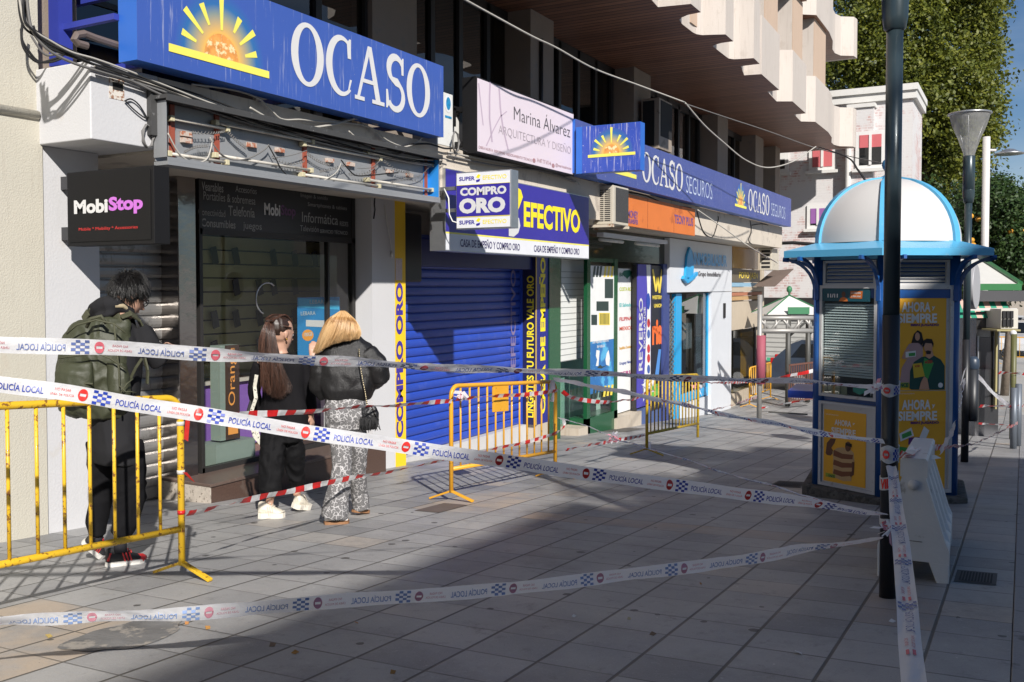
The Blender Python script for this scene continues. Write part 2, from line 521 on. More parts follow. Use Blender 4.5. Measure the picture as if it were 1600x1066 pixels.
 bm4 = mnode(N, 'MULTIPLY', band(gy, -5.0, -2.0), band(gx, -12.0, -9.0), L)
 c = mixc(c, (0.44, 0.35, 0.26), mnode(N, 'MULTIPLY', bm4, ramp(noise(2.7), 0.35, 0.6, 0.8), L))
 c = mixc(c, (0.5, 0.495, 0.49), ramp(noise(120, 3, 0.8), 0.58, 0.72, 0.5))
 c = mixc(c, (0.12, 0.12, 0.12), ramp(noise(95, 3, 0.8), 0.58, 0.72, 0.5))
 vo = N.new('ShaderNodeTexVoronoi'); vo.inputs['Scale'].default_value = 4.6; vo.inputs['Randomness'].default_value = 1
 mpv = N.new('ShaderNodeMapping'); mpv.inputs['Scale'].default_value = (1.0, 1.0, 0.0); L.new(tc.outputs['Object'], mpv.inputs[0])
 ns2 = N.new('ShaderNodeTexNoise'); ns2.inputs['Scale'].default_value = 40; L.new(mpv.outputs[0], ns2.inputs['Vector'])
 vm = N.new('ShaderNodeVectorMath'); vm.operation = 'SCALE'; vm.inputs['Scale'].default_value = 0.02; L.new(ns2.outputs['Color'], vm.inputs[0])
 va = N.new('ShaderNodeVectorMath'); va.operation = 'ADD'; L.new(mpv.outputs[0], va.inputs[0]); L.new(vm.outputs[0], va.inputs[1])
 L.new(va.outputs[0], vo.inputs['Vector'])
 spc = N.new('ShaderNodeSeparateColor'); L.new(vo.outputs['Color'], spc.inputs[0])
 rad = mnode(N, 'MULTIPLY', mnode(N, 'POWER', spc.outputs[0], 1.4, L), 0.15, L)
 gum = mnode(N, 'MULTIPLY', mnode(N, 'LESS_THAN', vo.outputs['Distance'], rad, L), mnode(N, 'GREATER_THAN', spc.outputs[1], 0.25, L), L)
 c = mixc(c, (0.045, 0.044, 0.043), mnode(N, 'MULTIPLY', gum, 0.85, L))
 vo2 = N.new('ShaderNodeTexVoronoi'); vo2.inputs['Scale'].default_value = 11.0; L.new(va.outputs[0], vo2.inputs['Vector'])
 sp2 = N.new('ShaderNodeSeparateColor'); L.new(vo2.outputs['Color'], sp2.inputs[0])
 g2 = mnode(N, 'LESS_THAN', vo2.outputs['Distance'], mnode(N, 'MULTIPLY', mnode(N, 'POWER', sp2.outputs[2], 4.0, L), 0.12, L), L)
 c = mixc(c, (0.06, 0.058, 0.055), mnode(N, 'MULTIPLY', g2, 0.55, L))
 g3 = mnode(N, 'LESS_THAN', vo2.outputs['Distance'], mnode(N, 'MULTIPLY', mnode(N, 'POWER', sp2.outputs[1], 14.0, L), 0.09, L), L)
 c = mixc(c, (0.55, 0.54, 0.52), mnode(N, 'MULTIPLY', g3, 0.8, L))
 c = mixc(c, (0.05, 0.046, 0.04), mnode(N, 'MULTIPLY', ln, 0.88, L))
 L.new(c, b.inputs['Base Color'])
 rr = ramp(noise(1.7), 0.3, 0.7, 1.0)
 L.new(mnode(N, 'ADD', mnode(N, 'MULTIPLY', rr, 0.22, L), 0.42, L), b.inputs['Roughness'])
 h = mnode(N, 'SUBTRACT', mnode(N, 'MULTIPLY', noise(90, 4), 0.25, L), ln, L)
 tilt = mnode(N, 'MULTIPLY', wn_.outputs['Value'], 0.35, L)
 h = mnode(N, 'ADD', h, tilt, L)
 bp = N.new('ShaderNodeBump'); bp.inputs['Strength'].default_value = 0.45; bp.inputs['Distance'].default_value = 0.012
 L.new(h, bp.inputs['Height']); L.new(bp.outputs[0], b.inputs['Normal'])
 return m
PAV = make_paving()
asphalt = mat('asphalt', (0.055, 0.055, 0.057), 0.85, var=0.15, scale=3, bump=0.5, bscale=120, dirt=((0.1, 0.1, 0.1), 0.6, 1.2, 0.5))
kerbst = mat('kerb_granite', (0.27, 0.27, 0.275), 0.7, var=0.12, scale=60, bump=0.3, bscale=90, dirt=((0.07, 0.065, 0.06), 0.58, 4, 0.6))
sqm = mat('square_paving', (0.38, 0.37, 0.35), 0.75, var=0.12, scale=2, bump=0.2, bscale=60, dirt=((0.36, 0.33, 0.28), 0.55, 0.5, 0.6))
def sheet(name, xs, ys, dz, m):
 mb = MB()
 for i, x in enumerate(xs):
  for y in ys: mb.v.append((x, y, gz(x, y)+dz))
 k = len(ys)
 for i in range(len(xs)-1):
  for j in range(k-1):
   mb.f.append((i*k+j, (i+1)*k+j, (i+1)*k+j+1, i*k+j+1)); mb.m.append(0)
 return tag(mb.build(name, m), kind='structure')
ysn = [-14, -8, -2, 0, 4, 8, 12, 16, 19] + [19+i for i in range(1, 10)] + [29.0]
sheet('pavement', [-9.0, -7, -4.5, -2, -0.026], ysn, 0.0, PAV)
mb = MB()
yy = -14.0
while yy < 26:
 y1 = min(yy+1.0, 26.0)
 zs = [gz(-0.02, yy+0.004), gz(-0.02, y1-0.004)]
 mb.hexa([(-0.022, yy+.004, zs[0]-.2), (0.13, yy+.004, zs[0]-.2), (0.13, y1-.004, zs[1]-.2), (-0.022, y1-.004, zs[1]-.2),
    (-0.022, yy+.004, zs[0]+.004), (0.13, yy+.004, zs[0]+.004), (0.13, y1-.004, zs[1]+.004), (-0.022, y1-.004, zs[1]+.004)])
 yy = y1
tag(mb.build('kerb', kerbst, bevel=0.006), kind='structure')
sheet('road', [0.11, 1.5, 4, 8.5], ysn[:-1]+[29.0], -0.14, asphalt)
# one sheet that reaches the horizon: the square beyond and everything around
mb = MB()
far = [(-1500, -1500), (1500, -1500), (1500, 1500), (-1500, 1500)]
mb.poly([(x, y, -3.45) for x, y in far])
tag(mb.build('ground', sqm), kind='structure')
sheet('square', [-60, -30, -12, -8, -5, -2, 0.3, 4, 10, 30, 60], [26.0, 27, 28, 29, 34, 60, 120], -0.006, sqm)
sheet('opposite_pavement', [8.5, 9.5, 11], ysn, -0.02, kerbst)
# ------------------------------------------------------------------ materials of the shop building
wall_white = mat('painted_plaster_white', (0.54, 0.54, 0.55), 0.8, var=0.03, scale=2.5, bump=0.12, bscale=60, dirt=((0.50, 0.47, 0.43), 0.64, 3.5, 0.4), streak=((0.5, 0.45, 0.4), 0.66, 0.35))
wall_cream = mat('painted_plaster_cream', (0.50, 0.475, 0.40), 0.85, var=0.05, scale=2.0, bump=0.25, bscale=90, dirt=((0.48, 0.43, 0.35), 0.60, 3.0, 0.5), streak=((0.40, 0.36, 0.30), 0.57, 0.35))
slabm = mat('slab_render', (0.55, 0.49, 0.41), 0.85, var=0.06, scale=3, bump=0.2, bscale=60, dirt=((0.30, 0.26, 0.22), 0.58, 2.5, 0.6), streak=((0.28, 0.24, 0.20), 0.6, 0.6))
concm = mat('weathered_concrete', (0.25, 0.205, 0.165), 0.85, var=0.08, scale=3, bump=0.25, bscale=70, dirt=((0.2, 0.18, 0.16), 0.58, 3, 0.6))
panel_white = mat('parapet_concrete_white', (0.50, 0.45, 0.405), 0.75, var=0.03, scale=1.5, bump=0.15, bscale=50, streak=((0.33, 0.28, 0.24), 0.55, 0.4), dirt=((.38, .33, .28), .60, 2.5, .35))
panel_peach = mat('parapet_concrete_peach', (0.48, 0.36, 0.27), 0.8, var=0.04, scale=1.5, bump=0.1, bscale=50, streak=((0.30, 0.23, 0.18), 0.56, 0.35))
dark_frame = mat('dark_aluminium', (0.035, 0.033, 0.032), 0.45, 0.3)
glass_dark = mat('window_glass_dark', (0.012, 0.014, 0.016), 0.06, 0.0, var=0.3, scale=1.3, spec=0.7)
curtain = mat('window_blind_dark', (0.045, 0.038, 0.033), 0.8, var=0.3, scale=0.8)
def make_soffit():
 m, N, L, b = nodes_of('timber_slat_soffit')
 tc = N.new('ShaderNodeTexCoord'); sp = N.new('ShaderNodeSeparateXYZ'); L.new(tc.outputs['Object'], sp.inputs[0])
 g = mnode(N, 'DIVIDE', sp.outputs[1], 0.15, L)
 f = mnode(N, 'ABSOLUTE', mnode(N, 'SUBTRACT', mnode(N, 'FRACT', g, None, L), 0.5, L), None, L)
 gap = mnode(N, 'GREATER_THAN', f, 0.42, L)
 wn_ = N.new('ShaderNodeTexWhiteNoise'); wn_.noise_dimensions = '1D'; L.new(mnode(N, 'FLOOR', g, None, L), wn_.inputs['W'])
 mp = N.new('ShaderNodeMapping'); mp.inputs['Scale'].default_value = (2.0, 40, 1); L.new(tc.outputs['Object'], mp.inputs[0])
 nz = N.new('ShaderNodeTexNoise'); nz.inputs['Scale'].default_value = 1.5; nz.inputs['Detail'].default_value = 6; L.new(mp.outputs[0], nz.inputs['Vector'])
 cr = N.new('ShaderNodeValToRGB'); e = cr.color_ramp.elements
 e[0].color = (0.10, 0.038, 0.022, 1); e[1].color = (0.36, 0.17, 0.095, 1); e[0].position = 0.2; e[1].position = 0.85
 L.new(mnode(N, 'ADD', mnode(N, 'MULTIPLY', nz.outputs['Fac'], 0.8, L), mnode(N, 'MULTIPLY', wn_.outputs['Value'], 0.3, L), L), cr.inputs[0])
 mx = N.new('ShaderNodeMix'); mx.data_type = 'RGBA'; L.new(gap, mx.inputs[0]); L.new(cr.outputs[0], mx.inputs[6]); mx.inputs[7].default_value = (0.01, 0.008, 0.007, 1)
 L.new(mx.outputs[2], b.inputs['Base Color']); b.inputs['Roughness'].default_value = 0.45
 bp = N.new('ShaderNodeBump'); bp.inputs['Strength'].default_value = 0.8; bp.inputs['Distance'].default_value = 0.01; bp.invert = True
 L.new(gap, bp.inputs['Height']); L.new(bp.outputs[0], b.inputs['Normal'])
 return m
soffit = make_soffit()
bld = thing('apartment_building', (-7, 15, gz(-7, 15)), 'cream apartment building with zigzag balconies above the row of shops', 'building')
XW, XS, XP, XG = -6.53, -5.94, -6.7, -7.15
Z1, Z2, SOF = 1.06, 1.63, 4.25
Y1 = FX(62, 225, XW).y                     # left edge of the slab band
# cream wall at far left, its lower part and the string course
mb = MB(); mb.box(XW-0.6, XW+0.0, -4, FX(72, 600, XW).y, -3, 1.28); mb.box(XW-0.6, XW-0.03, -4, Y1+.02, 1.284, 4.25)
mb.build('wall', wall_cream, bld)
mb = MB(); mb.tube([(XW+.0, -4, 1.28), (XW+.0, Y1-.01, 1.28)], 0.035, 8)
mb.build('string_course', wall_cream, bld, smooth=True)
# white wall between the cream wall and the side shutter
mb = MB(); mb.box(-7.35, XW-.015, FX(72, 600, XW).y+.012, FX(160, 600, XW).y, -3, Z1-.003)
mb.build('wall', wall_white, bld)
mb = MB(); y_ = FX(72, 600, XW).y; mb.box(XW-.2, XW-.05, y_+.0005, y_+.0115, -3, Z1-.003); mb.build('joint', mat('mastic_joint', (0.12, 0.12, 0.13), 0.8), bld)
# projecting slab edge over the shops
mb = MB(); mb.box(-7.5, XS, Y1, FX(240, 180, XS).y+.05, Z1, Z2); mb.build('slab_edge', wall_white, bld, bevel=0.012)
mb = MB(); mb.box(-7.5, XS-.004, FX(240, 180, XS).y+.054, 26.41, Z1-.02, Z2-.006); mb.build('slab_edge', slabm, bld)
# torn hole in the white box with the rusty plate
a, b_ = FX(170, 120, XS), FX(194, 158, XS)
mb = MB(); mb.box(XS-.01, XS+.003, a.y, b_.y, b_.z, a.z); h = mb.build('patch', mat('rusty_plate', (0.62, 0.58, 0.52), 0.8, var=0.1, dirt=((0.25, 0.10, 0.04), 0.5, 30, 0.9)), bld)
mb = MB(); mb.box(XS, XS+.006, a.y+.03, b_.y-.012, b_.z+.07, a.z-.03); mb.build('hole', mat('dark_hole', (0.02, 0.018, 0.016), 0.9), bld)
# first floor: window band behind piers
mb = MB()
gy0, gy1 = 3.0, 29.2
mb.box(XG-.25, XG-.2, gy0, gy1, Z2-.1, SOF)
mb.build('wall', curtain, bld)
mb = MB(); mb.box(XG-.012, XG, gy0, gy1, Z2, SOF-.02); gl_ = glass('first_floor_glass', (0.55, 0.53, 0.5), 0.3)
mb.build('window', gl_, bld)
mb = MB(); yv = gy0
mull = [9.21-3.4, 9.21-2.6, 9.21-1.8, 9.21-.9, 9.21, 10.65, 11.37, 12.15]
mull += [14.6+.78*i for i in range(4)] + [18.6+.78*i for i in range(6)] + [24.1+.8*i for i in range(6)]
for y in mull: mb.box(XG-.02, XG+.05, y-.05, y+.05, Z2, SOF-.02)
mb.box(XG-.02, XG+.05, gy0, gy1, SOF-.16, SOF-.005); mb.box(XG-.02, XG+.04, gy0, gy1, Z2-.02, Z2+.06)
mb.box(XG-.02, XG+.02, gy0, gy1, 2.45, 2.5)
mb.build('window_frame', dark_frame, bld)
mb = MB()
for y in (15.2, 16.1, 19.4, 20.8, 11.0): mb.box(XG-.19, XG-.12, y-.3, y+.3, 1.7, 2.4)
mb.build('roller_blind', mat('pale_roller_blind', (0.45, 0.42, 0.38), 0.8), bld)
for (ya, yb, xa) in ((3.2, 4.9, XP), (9.21, 10.16, XG+.12), (12.74, 13.54, XP), (17.06, 17.98, XP), (21.7+1, 23.6, XP), (26.4, 27.3, XP), (28.8, 29.4, XP)):
 mb = MB(); mb.box(XG-.3, xa, ya, yb, Z2-.06, SOF+.02); mb.build('pier', concm, bld)
mb = MB(); mb.tube([(XP+.03, 13.05, SOF-.4), (XP+.03, 13.05, Z2)], .03, 8); mb.build('downpipe', dark_frame, bld, smooth=True)
# cream mass behind and end wall, body of the building
mb = MB(); mb.box(-16, -10, -4, 29.3, -3.4, 16); mb.build('wall', slabm, bld)
mb = MB(); mb.box(-9.99, XG-.3, -4, 29.3, 1.07, 16.0); mb.build('wall', slabm, bld)
mb = MB(); mb.box(-9.98, -7.5, -4, 6.45, -3.3, 1.05); mb.build('wall', slabm, bld)
mb = MB(); mb.box(-9.98, -7.62, 12.1, 29.25, -3.9, 1.05); mb.build('wall', slabm, bld); mb = MB(); mb.box(-7.6, -7.5, 9.6, 12.09, -3.9, 1.05); mb.build('wall', slabm, bld)
# zigzag balcony plan, read at the level of the timber underside
zz = [(70, 0), (150, 60), (425, 33), (508, 103), (398, 125), (345, 148), (328, 165), (350, 200), (440, 270), (470, 285), (520, 293), (595, 290), (712, 287), (778, 345), (682, 358), (630, 372), (605, 385),
  (720, 475), (740, 488), (780, 494), (835, 492), (948, 485), (997, 533), (840, 552), (868, 628), (1012, 618), (1160, 750), (1062, 765), (1138, 845), (1270, 845), (1382, 945), (1285, 955), (1340, 1012), (1460, 1015)]
plan = [FZ(1000+x/5.33, y/5.33, SOF) for x, y in zz]
plan = [(p.x, p.y) for p in plan]
plan += [(-4.82, 26.9), (-4.9, 27.9), (-5.08, 28.9), (-5.1, 29.4), (-5.0, 29.8), (-4.66, 30.04), (-4.62, 30.3)]
# the same rhythm continued towards the camera
near = []
for k in range(1, 5):
 o = -k*3.95
 near = [(-4.93, 13.62+o), (-4.49, 13.7+o), (-4.49, 14.25+o), (-4.9, 14.33+o), (-4.93, 15.3+o), (-4.7, 15.54+o), (-4.49, 15.64+o), (-4.5, 16.15+o), (-4.9, 16.29+o), (-4.92, 17.18+o)] + near
edge = near + plan[1:]
inner = [(-7.4, 30.3), (-7.4, edge[0][1])]
def level(Z, hgt):
 k_ = len(edge); ins = []
 for i in range(k_):
  a = Vector((*edge[max(i-1, 0)], 0)); c = Vector((*edge[min(i+1, k_-1)], 0)); t = (c-a).normalized(); ins.append((edge[i][0]-t.y*.004, edge[i][1]+t.x*.004))
 o = MB(); o.prism(ins+inner, Z, Z+.12, 0, 0, 1)
 o.build('soffit', [panel_white, soffit], bld)
 pm = MB()
 th = 0.14
 k = len(edge)
 offs = []
 for i in range(k):
  a = Vector((*edge[max(i-1, 0)], 0)); c = Vector((*edge[min(i+1, k-1)], 0)); t = (c-a).normalized()
  offs.append((edge[i][0]-t.y*th, edge[i][1]+t.x*th))
 for i in range(k-1):
  (ax, ay), (bx, by) = edge[i], edge[i+1]; (cx, cy), (dx, dy) = offs[i+1], offs[i]
  d = Vector((bx-ax, by-ay)).normalized()
  mi = 0
  pm.quad((ax, ay, Z), (bx, by, Z), (bx, by, Z+hgt), (ax, ay, Z+hgt), mi)
  pm.quad((dx, dy, Z), (ax, ay, Z+hgt), (ax, ay, Z+hgt), (dx, dy, Z+hgt), mi) if False else None
  pm.quad((cx, cy, Z+.12), (dx, dy, Z+.12), (dx, dy, Z+hgt), (cx, cy, Z+hgt), mi)
  pm.quad((ax, ay, Z+hgt), (bx, by, Z+hgt), (cx, cy, Z+hgt), (dx, dy, Z+hgt), mi)
 x, y = edge[-1]
 pm.box(-7.3, x, y-.002, y+.14, Z, Z+hgt)
 pm.build('parapet', [panel_white], bld)
level(SOF, 1.18)
level(SOF+2.75, 1.18)
level(SOF+5.5, 1.18)
level(SOF+8.25, 1.18)
# walls above the first parapet: peach bays with white returns, dark windows between
bays = [(17.5, 18.43), (20.02, 21.2), (22.75, 23.84), (25.3, 26.9)]
for k in range(1, 6): bays.insert(0, (17.5-2.45*k, 18.43-2.45*k))
mbp, mbw, mbd, mbf = MB(), MB(), MB(), MB()
for fl in range(3):
 z0 = SOF+2.75*fl+.12; z1 = SOF+2.75*(fl+1)
 z0 = z0+(0 if fl == 0 else 0)
 for i, (a, b2) in enumerate(bays):
  mbw.box(-6.2, -4.93, a, b2, z0, z1-.002, 0)
  mbp.box(-4.928, -4.91, a+.01, b2+.0, z0, z1-.002, 0)
  if i+1 < len(bays):
   n = bays[i+1][0]
   mbw.box(-6.2, -5.5, b2+.001, b2+.36, z0, z1-.002); mbw.box(-6.2, -5.5, n-.36, n-.001, z0, z1-.002)
   mbd.box(-5.9, -5.75, b2+.37, n-.37, z0, z1-.002)
   mbf.box(-5.74, -5.68, b2+.37, b2+.43, z0, z1-.002); mbf.box(-5.74, -5.68, n-.43, n-.37, z0, z1-.002)
mbw.box(-7.3, -5.95, edge[0][1], 26.9, SOF+.12, SOF+11)
mbw.build('wall', panel_white, bld); mbp.build('wall_panel', panel_peach, bld)
mbd.build('window', glass_dark, bld); mbf.build('window_frame', panel_white, bld)
# louvre shutter in one of the recesses
mb = MB(); z = SOF+1.3
while z < SOF+2.7: mb.bar((-5.3, 24.3, z), (-5.3, 24.7, z), .03, .02); z += .07
mb.build('louvre_shutter', dark_frame, bld)
# ------------------------------------------------------------------ signs over the shops
blue_sign = mat('blue_sign_panel', (0.045, 0.098, 0.375), 0.38, var=0.08, scale=1.5, dirt=((0.45, 0.45, 0.52), 0.66, 26, 0.7), streak=((0.42, 0.44, 0.56), 0.585, 0.6))
blue_sign2 = mat('blue_sign_panel_dull', (0.06, 0.085, 0.28), 0.45, var=0.08, scale=1.5, dirt=((0.45, 0.42, 0.50), 0.61, 22, 0.6), streak=((0.32, 0.32, 0.45), 0.58, 0.5))
blue_side = mat('blue_sign_side', (0.025, 0.13, 0.52), 0.4, var=0.05, dirt=((0.4, 0.42, 0.5), 0.70, 26, 0.7))
letter_white = mat('white_lettering', (0.60, 0.60, 0.60), 0.5, var=0.03, streak=((0.45, 0.43, 0.4), 0.68, 0.5))
letter_yellow = mat('yellow_lettering', (0.80, 0.72, 0.12), 0.5, var=0.04)
sun_orange = mat('sun_disc_orange', (0.78, 0.33, 0.08), 0.5, var=0.45, scale=14, dirt=((0.85, 0.7, 0.4), 0.52, 16, 0.9))
def glow_mat():
 m, N, L, b = nodes_of('sun_glow_print')
 m2 = m
 tc = N.new('ShaderNodeTexCoord')
 vm = N.new('ShaderNodeUVMap') if False else None
 at = N.new('ShaderNodeAttribute'); at.attribute_name = 'glow'
 nz = N.new('ShaderNodeTexNoise'); nz.inputs['Scale'].default_value = 25; L.new(tc.outputs['Object'], nz.inputs['Vector'])
 cr = N.new('ShaderNodeValToRGB'); e = cr.color_ramp.elements
 e[0].position = 0.0; e[0].color = (0.045, 0.098, 0.375, 1); e[1].position = 1; e[1].color = (0.78, 0.45, 0.10, 1)
 q = e.new(0.28); q.color = (0.03, 0.14, 0.36, 1); q = e.new(0.5); q.color = (0.22, 0.27, 0.25, 1)
 L.new(at.outputs['Fac'], cr.inputs[0]); L.new(cr.outputs[0], b.inputs['Base Color']); b.inputs['Roughness'].default_value = 0.4
 return m
glowm = glow_mat()
def sunburst(parent, o, u, v, w, eps, full=True):
 """half sun with rays over a yellow bar: o = lower-left of the bar, w = bar length"""
 n = u.cross(v)
 c = o + u*(w*.5) + v*(w*.045)
 def P(x, y, e): return tuple(c + u*(x*w) + v*(y*w) + n*(eps+e))
 me_v, me_f, val = [], [], []
 seg, rings = 36, 10
 for i in range(rings+1):
  r = .17+.28*i/rings
  for j in range(seg+1):
   a = math.pi*j/seg
   me_v.append(P(math.cos(a)*r, math.sin(a)*r*1.12, .0005)); val.append(max(0.0, 1-i/rings)**1.1)
 for i in range(rings):
  for j in range(seg):
   k = i*(seg+1)+j; me_f.append((k, k+seg+1, k+seg+2, k+1))
 o3 = parent.location
 me = bpy.data.meshes.new('sun_glow'); me.from_pydata([(a-o3.x, b-o3.y, d-o3.z) for a, b, d in me_v], [], me_f)
 at = me.attributes.new('glow', 'FLOAT', 'POINT'); at.data.foreach_set('value', val)
 me.materials.append(glowm); g = bpy.data.objects.new('sun_glow', me); COL.objects.link(g); g.parent = parent
 mb = MB(); mb.poly([P(math.cos(math.pi*j/24)*.17, math.sin(math.pi*j/24)*.19, .0015) for j in range(25)])
 mb.build('sun_disc', sun_orange, parent)
 mb = MB()
 mb.poly([P(-.5, -.045, .003), P(.5, -.045, .003), P(.5, .012, .003), P(-.5, .012, .003)])
 for ang, r0, r1 in ((18, .25, .38), (40, .24, .44), (62, .26, .40), (90, .22, .52), (118, .26, .42), (140, .24, .46), (162, .26, .40)):
  a = R(ang); t = .011; t2 = .026
  ca, sa = math.cos(a), math.sin(a)
  mb.poly([P(ca*r0+sa*t, sa*r0-ca*t, .003), P(ca*r1+sa*t2, sa*r1-ca*t2, .003), P(ca*r1-sa*t2, sa*r1+ca*t2, .003), P(ca*r0-sa*t, sa*r0+ca*t, .003)])
 mb.build('sun_rays', letter_yellow, parent)
# big sign
XO = -5.75
yl, yr = FX(215, 94, XO).y, FX(693, 215, XO).y
zb = FX(693, 215, XO).z; zt = FX(693, 104, XO).z
og = thing('shop_sign', (XO, (yl+yr)/2, zb), 'largest blue sign with white serif letters and rising sun, above the stripped light box', 'sign')
mb = MB(); mb.box(XO-.21, XO-.004, yl+.003, yr-.003, zb+.003, zt-.003); mb.build('sign_case', blue_side, og)
mb = MB(); mb.box(XO-.003, XO, yl, yr, zb, zt); mb.build('sign_face', blue_sign, og)
mb = MB(); a = FX(455, 125, XO+.004); b_ = FX(672, 186, XO+.004)
zlo = FX(672, 187, XO).z; zhi = FX(672, 108, XO).z
add_serif(mb, 'OCASO', Vector((XO+.004, a.y, zlo)), UY, UZ, b_.y-a.y, zhi-zlo, gap=.05); mb.build('lettering', letter_white, og)
a = FX(263, 76, XO); b_ = FX(420, 118, XO)
sunburst(og, Vector((XO, a.y, FX(263, 80, XO).z)), UY, UZ, b_.y-a.y, .002)
mb = MB()
for y in (yl+.4, (yl+yr)/2, yr-.3):
 mb.bar((XO-.2, y, zb+.1), (XG, y, zb+.1), .05); mb.bar((XO-.2, y, zt-.1), (XG, y, zt-.1), .05)
mb.bar((-6.6, yl-.02, 1.7), (-6.6, yl-.02, 3.6), .12); mb.bar((-6.6, yl-.02, 2.0), (XO-.2, yl-.02, 2.0), .045)
mb.build('bracket', mat('blue_steel', (0.03, 0.045, 0.30), 0.5), og)
# long sign on the right
XQ = -5.7
yl, yr = FX(899, 250, XQ).y, FX(1236, 330, XQ).y
zb, zt = 1.62, 2.40
os_ = thing('shop_sign', (XQ, (yl+yr)/2, zb), 'long narrow faded blue sign with its name twice, running to the far corner', 'sign')
mb = MB(); mb.box(XQ-.2, XQ-.004, yl+.003, yr-.003, zb+.003, zt-.003); mb.build('sign_case', blue_side, os_)
mb = MB(); mb.box(XQ-.003, XQ, yl, yr, zb, zt); mb.build('sign_face', blue_sign2, os_)
mb = MB()
def zof(px, py, X): return FX(px, py, X).z
def serif_span(mb, w, X, xa, xb, xr_, ylo, yhi):
 a = FX(xa, ylo, X+.004).y; b = FX(xb, ylo, X+.004).y
 add_serif(mb, w, Vector((X+.004, a, zof(xr_, ylo, X))), UY, UZ, b-a, zof(xr_, yhi, X)-zof(xr_, ylo, X), gap=.05)
serif_span(mb, 'OCASO', XQ, 1003, 1067, 1008, 284, 238)
serif_span(mb, 'OCASO', XQ, 1169, 1202, 1172, 329, 296)
mb.build('lettering', letter_white, os_)
mb = MB()
def sans_span(mb, w, X, xa, xb, xr_, ylo, yhi, bold=0.0, mi=0, eps=.004):
 a = FX(xa, ylo, X+eps).y; b = FX(xb, ylo, X+eps).y
 add_text(mb, w, Vector((X+eps, a, zof(xr_, ylo, X))), UY, UZ, b-a, zof(xr_, yhi, X)-zof(xr_, ylo, X), mi, bold)
sans_span(mb, 'SEGUROS', XQ, 1072, 1113, 1072, 301, 274, -.012)
sans_span(mb, 'SEGUROS', XQ, 1205, 1227, 1205, 337, 317, -.012)
mb.build('lettering', mat('pale_blue_lettering', (0.45, 0.52, 0.68), 0.5), os_)
a = FX(1148, 322, XQ); b_ = FX(1166, 327, XQ); sunburst(os_, Vector((XQ, a.y, a.z)), UY, UZ, b_.y-a.y, .002)
a = FX(950, 270, XQ); b_ = FX(994, 282, XQ); sunburst(os_, Vector((XQ, a.y, zof(994, 280, XQ))), UY, UZ, b_.y-a.y, .002)
# blade sign with the sun
Yb = FX(899, 250, XQ).y-.05
a, c = FY(900, 272, Yb), FY(1001, 190, Yb)
bs = thing('projecting_sign', (a.x, Yb, a.z), 'square blue projecting sign with a rising sun, streaked with white drips', 'sign')
mb = MB(); mb.box(a.x, c.x, Yb, Yb+.16, a.z, c.z); mb.build('sign_case', blue_side, bs)
mb = MB(); mb.box(a.x+.1, c.x-.002, Yb-.004, Yb-.001, a.z+.004, c.z-.004); mb.build('sign_face', mat('blue_sign_streaked', (0.035, 0.075, 0.40), 0.4, streak=((0.6, 0.58, 0.66), 0.55, 0.8), dirt=((0.5, 0.5, 0.6), 0.62, 22, 0.8)), bs)
p = FY(919, 247, Yb); q = FY(993, 243, Yb)
sunburst(bs, Vector((p.x, Yb-.004, p.z)), UX, UZ, q.x-p.x, .002)
# lilac sign of the architects
XA = -5.75
yl, yr = FX(746, 180, XA).y, FX(896, 230, XA).y
zb, zt = zof(896, 273, XA), zof(746, 122, XA)
ar = thing('shop_sign', (XA, (yl+yr)/2, zb), 'pale lilac studio sign in a black box with thin grey lettering', 'sign')
blk = mat('black_sheet_metal', (0.010, 0.010, 0.011), 0.6, var=0.1, spec=.2, dirt=((0.5, 0.5, 0.5), 0.72, 40, 0.7))
mb = MB(); mb.box(XA-.2, XA-.003, yl-.02, yr+.02, zb-.02, zt+.02); mb.build('sign_case', blk, ar)
mb = MB(); mb.box(XA-.002, XA, yl, yr, zb, zt); mb.build('sign_face', mat('lilac_sign_panel', (0.66, 0.58, 0.64), 0.5, var=0.03, scale=1), ar)
mb = MB();
sans_span(mb, 'Marina Álvarez', XA, 803, 891, 803, 187, 161, -.008, eps=.003)
mb.build('lettering', mat('charcoal_lettering', (0.08, 0.075, 0.085), 0.6), ar)
mb = MB()
sans_span(mb, 'ARQUITECTURA Y DISEÑO', XA, 779, 892, 779, 211, 192, -.012, eps=.003)
mb.build('lettering', mat('grey_lilac_lettering', (0.34, 0.29, 0.33), 0.6), ar)
mb = MB()
sans_span(mb, 'OBRA NUEVA  REFORMAS  ASESORAMIENTO TÉCNICO', XA, 748, 831, 748, 232, 226.5, 0, eps=.003)
sans_span(mb, '34 687 737 675 46', XA, 839, 861, 839, 253, 247, 0, eps=.003)
sans_span(mb, '@marinaalvarez', XA, 868, 893, 868, 261, 255, 0, eps=.003)
for px, py in ((834.5, 251), (864.5, 259)):
 q = FX(px, py, XA+.003); mb.poly([tuple(q+UY*(.045*math.cos(a*.5))+UZ*(.03*math.sin(a*.5))) for a in range(13)])
mb.build('lettering', mat('dusty_rose_lettering', (0.36, 0.20, 0.22), 0.6), ar)
mb = MB()
def brush(pts, w):
 P = [FX(x, y, XA+.0025) for x, y in pts]
 for i in range(len(P)-1):
  a, b = P[i], P[i+1]
  mb.quad(a-UY*w, b-UY*w, b+UY*w, a+UY*w)
brush([(748, 130), (751, 160), (755, 196)], .012); brush([(766, 128), (765, 150), (765, 185), (769, 222)], .018)
brush([(780, 138), (782, 170), (786, 200), (794, 234)], .018); brush([(792, 174), (782, 182), (770, 205), (760, 228)], .013)
mb.build('brush_mark', mat('mauve_print', (0.46, 0.37, 0.46), 0.6), ar)
mb = MB()
for y in (yl+.02, yr-.5): mb.bar((XA-.15, y, zt-.35), (XG, y, zt-.35), .06); mb.bar((XA-.15, y, zb+.1), (XG, y, zb+.1), .06)
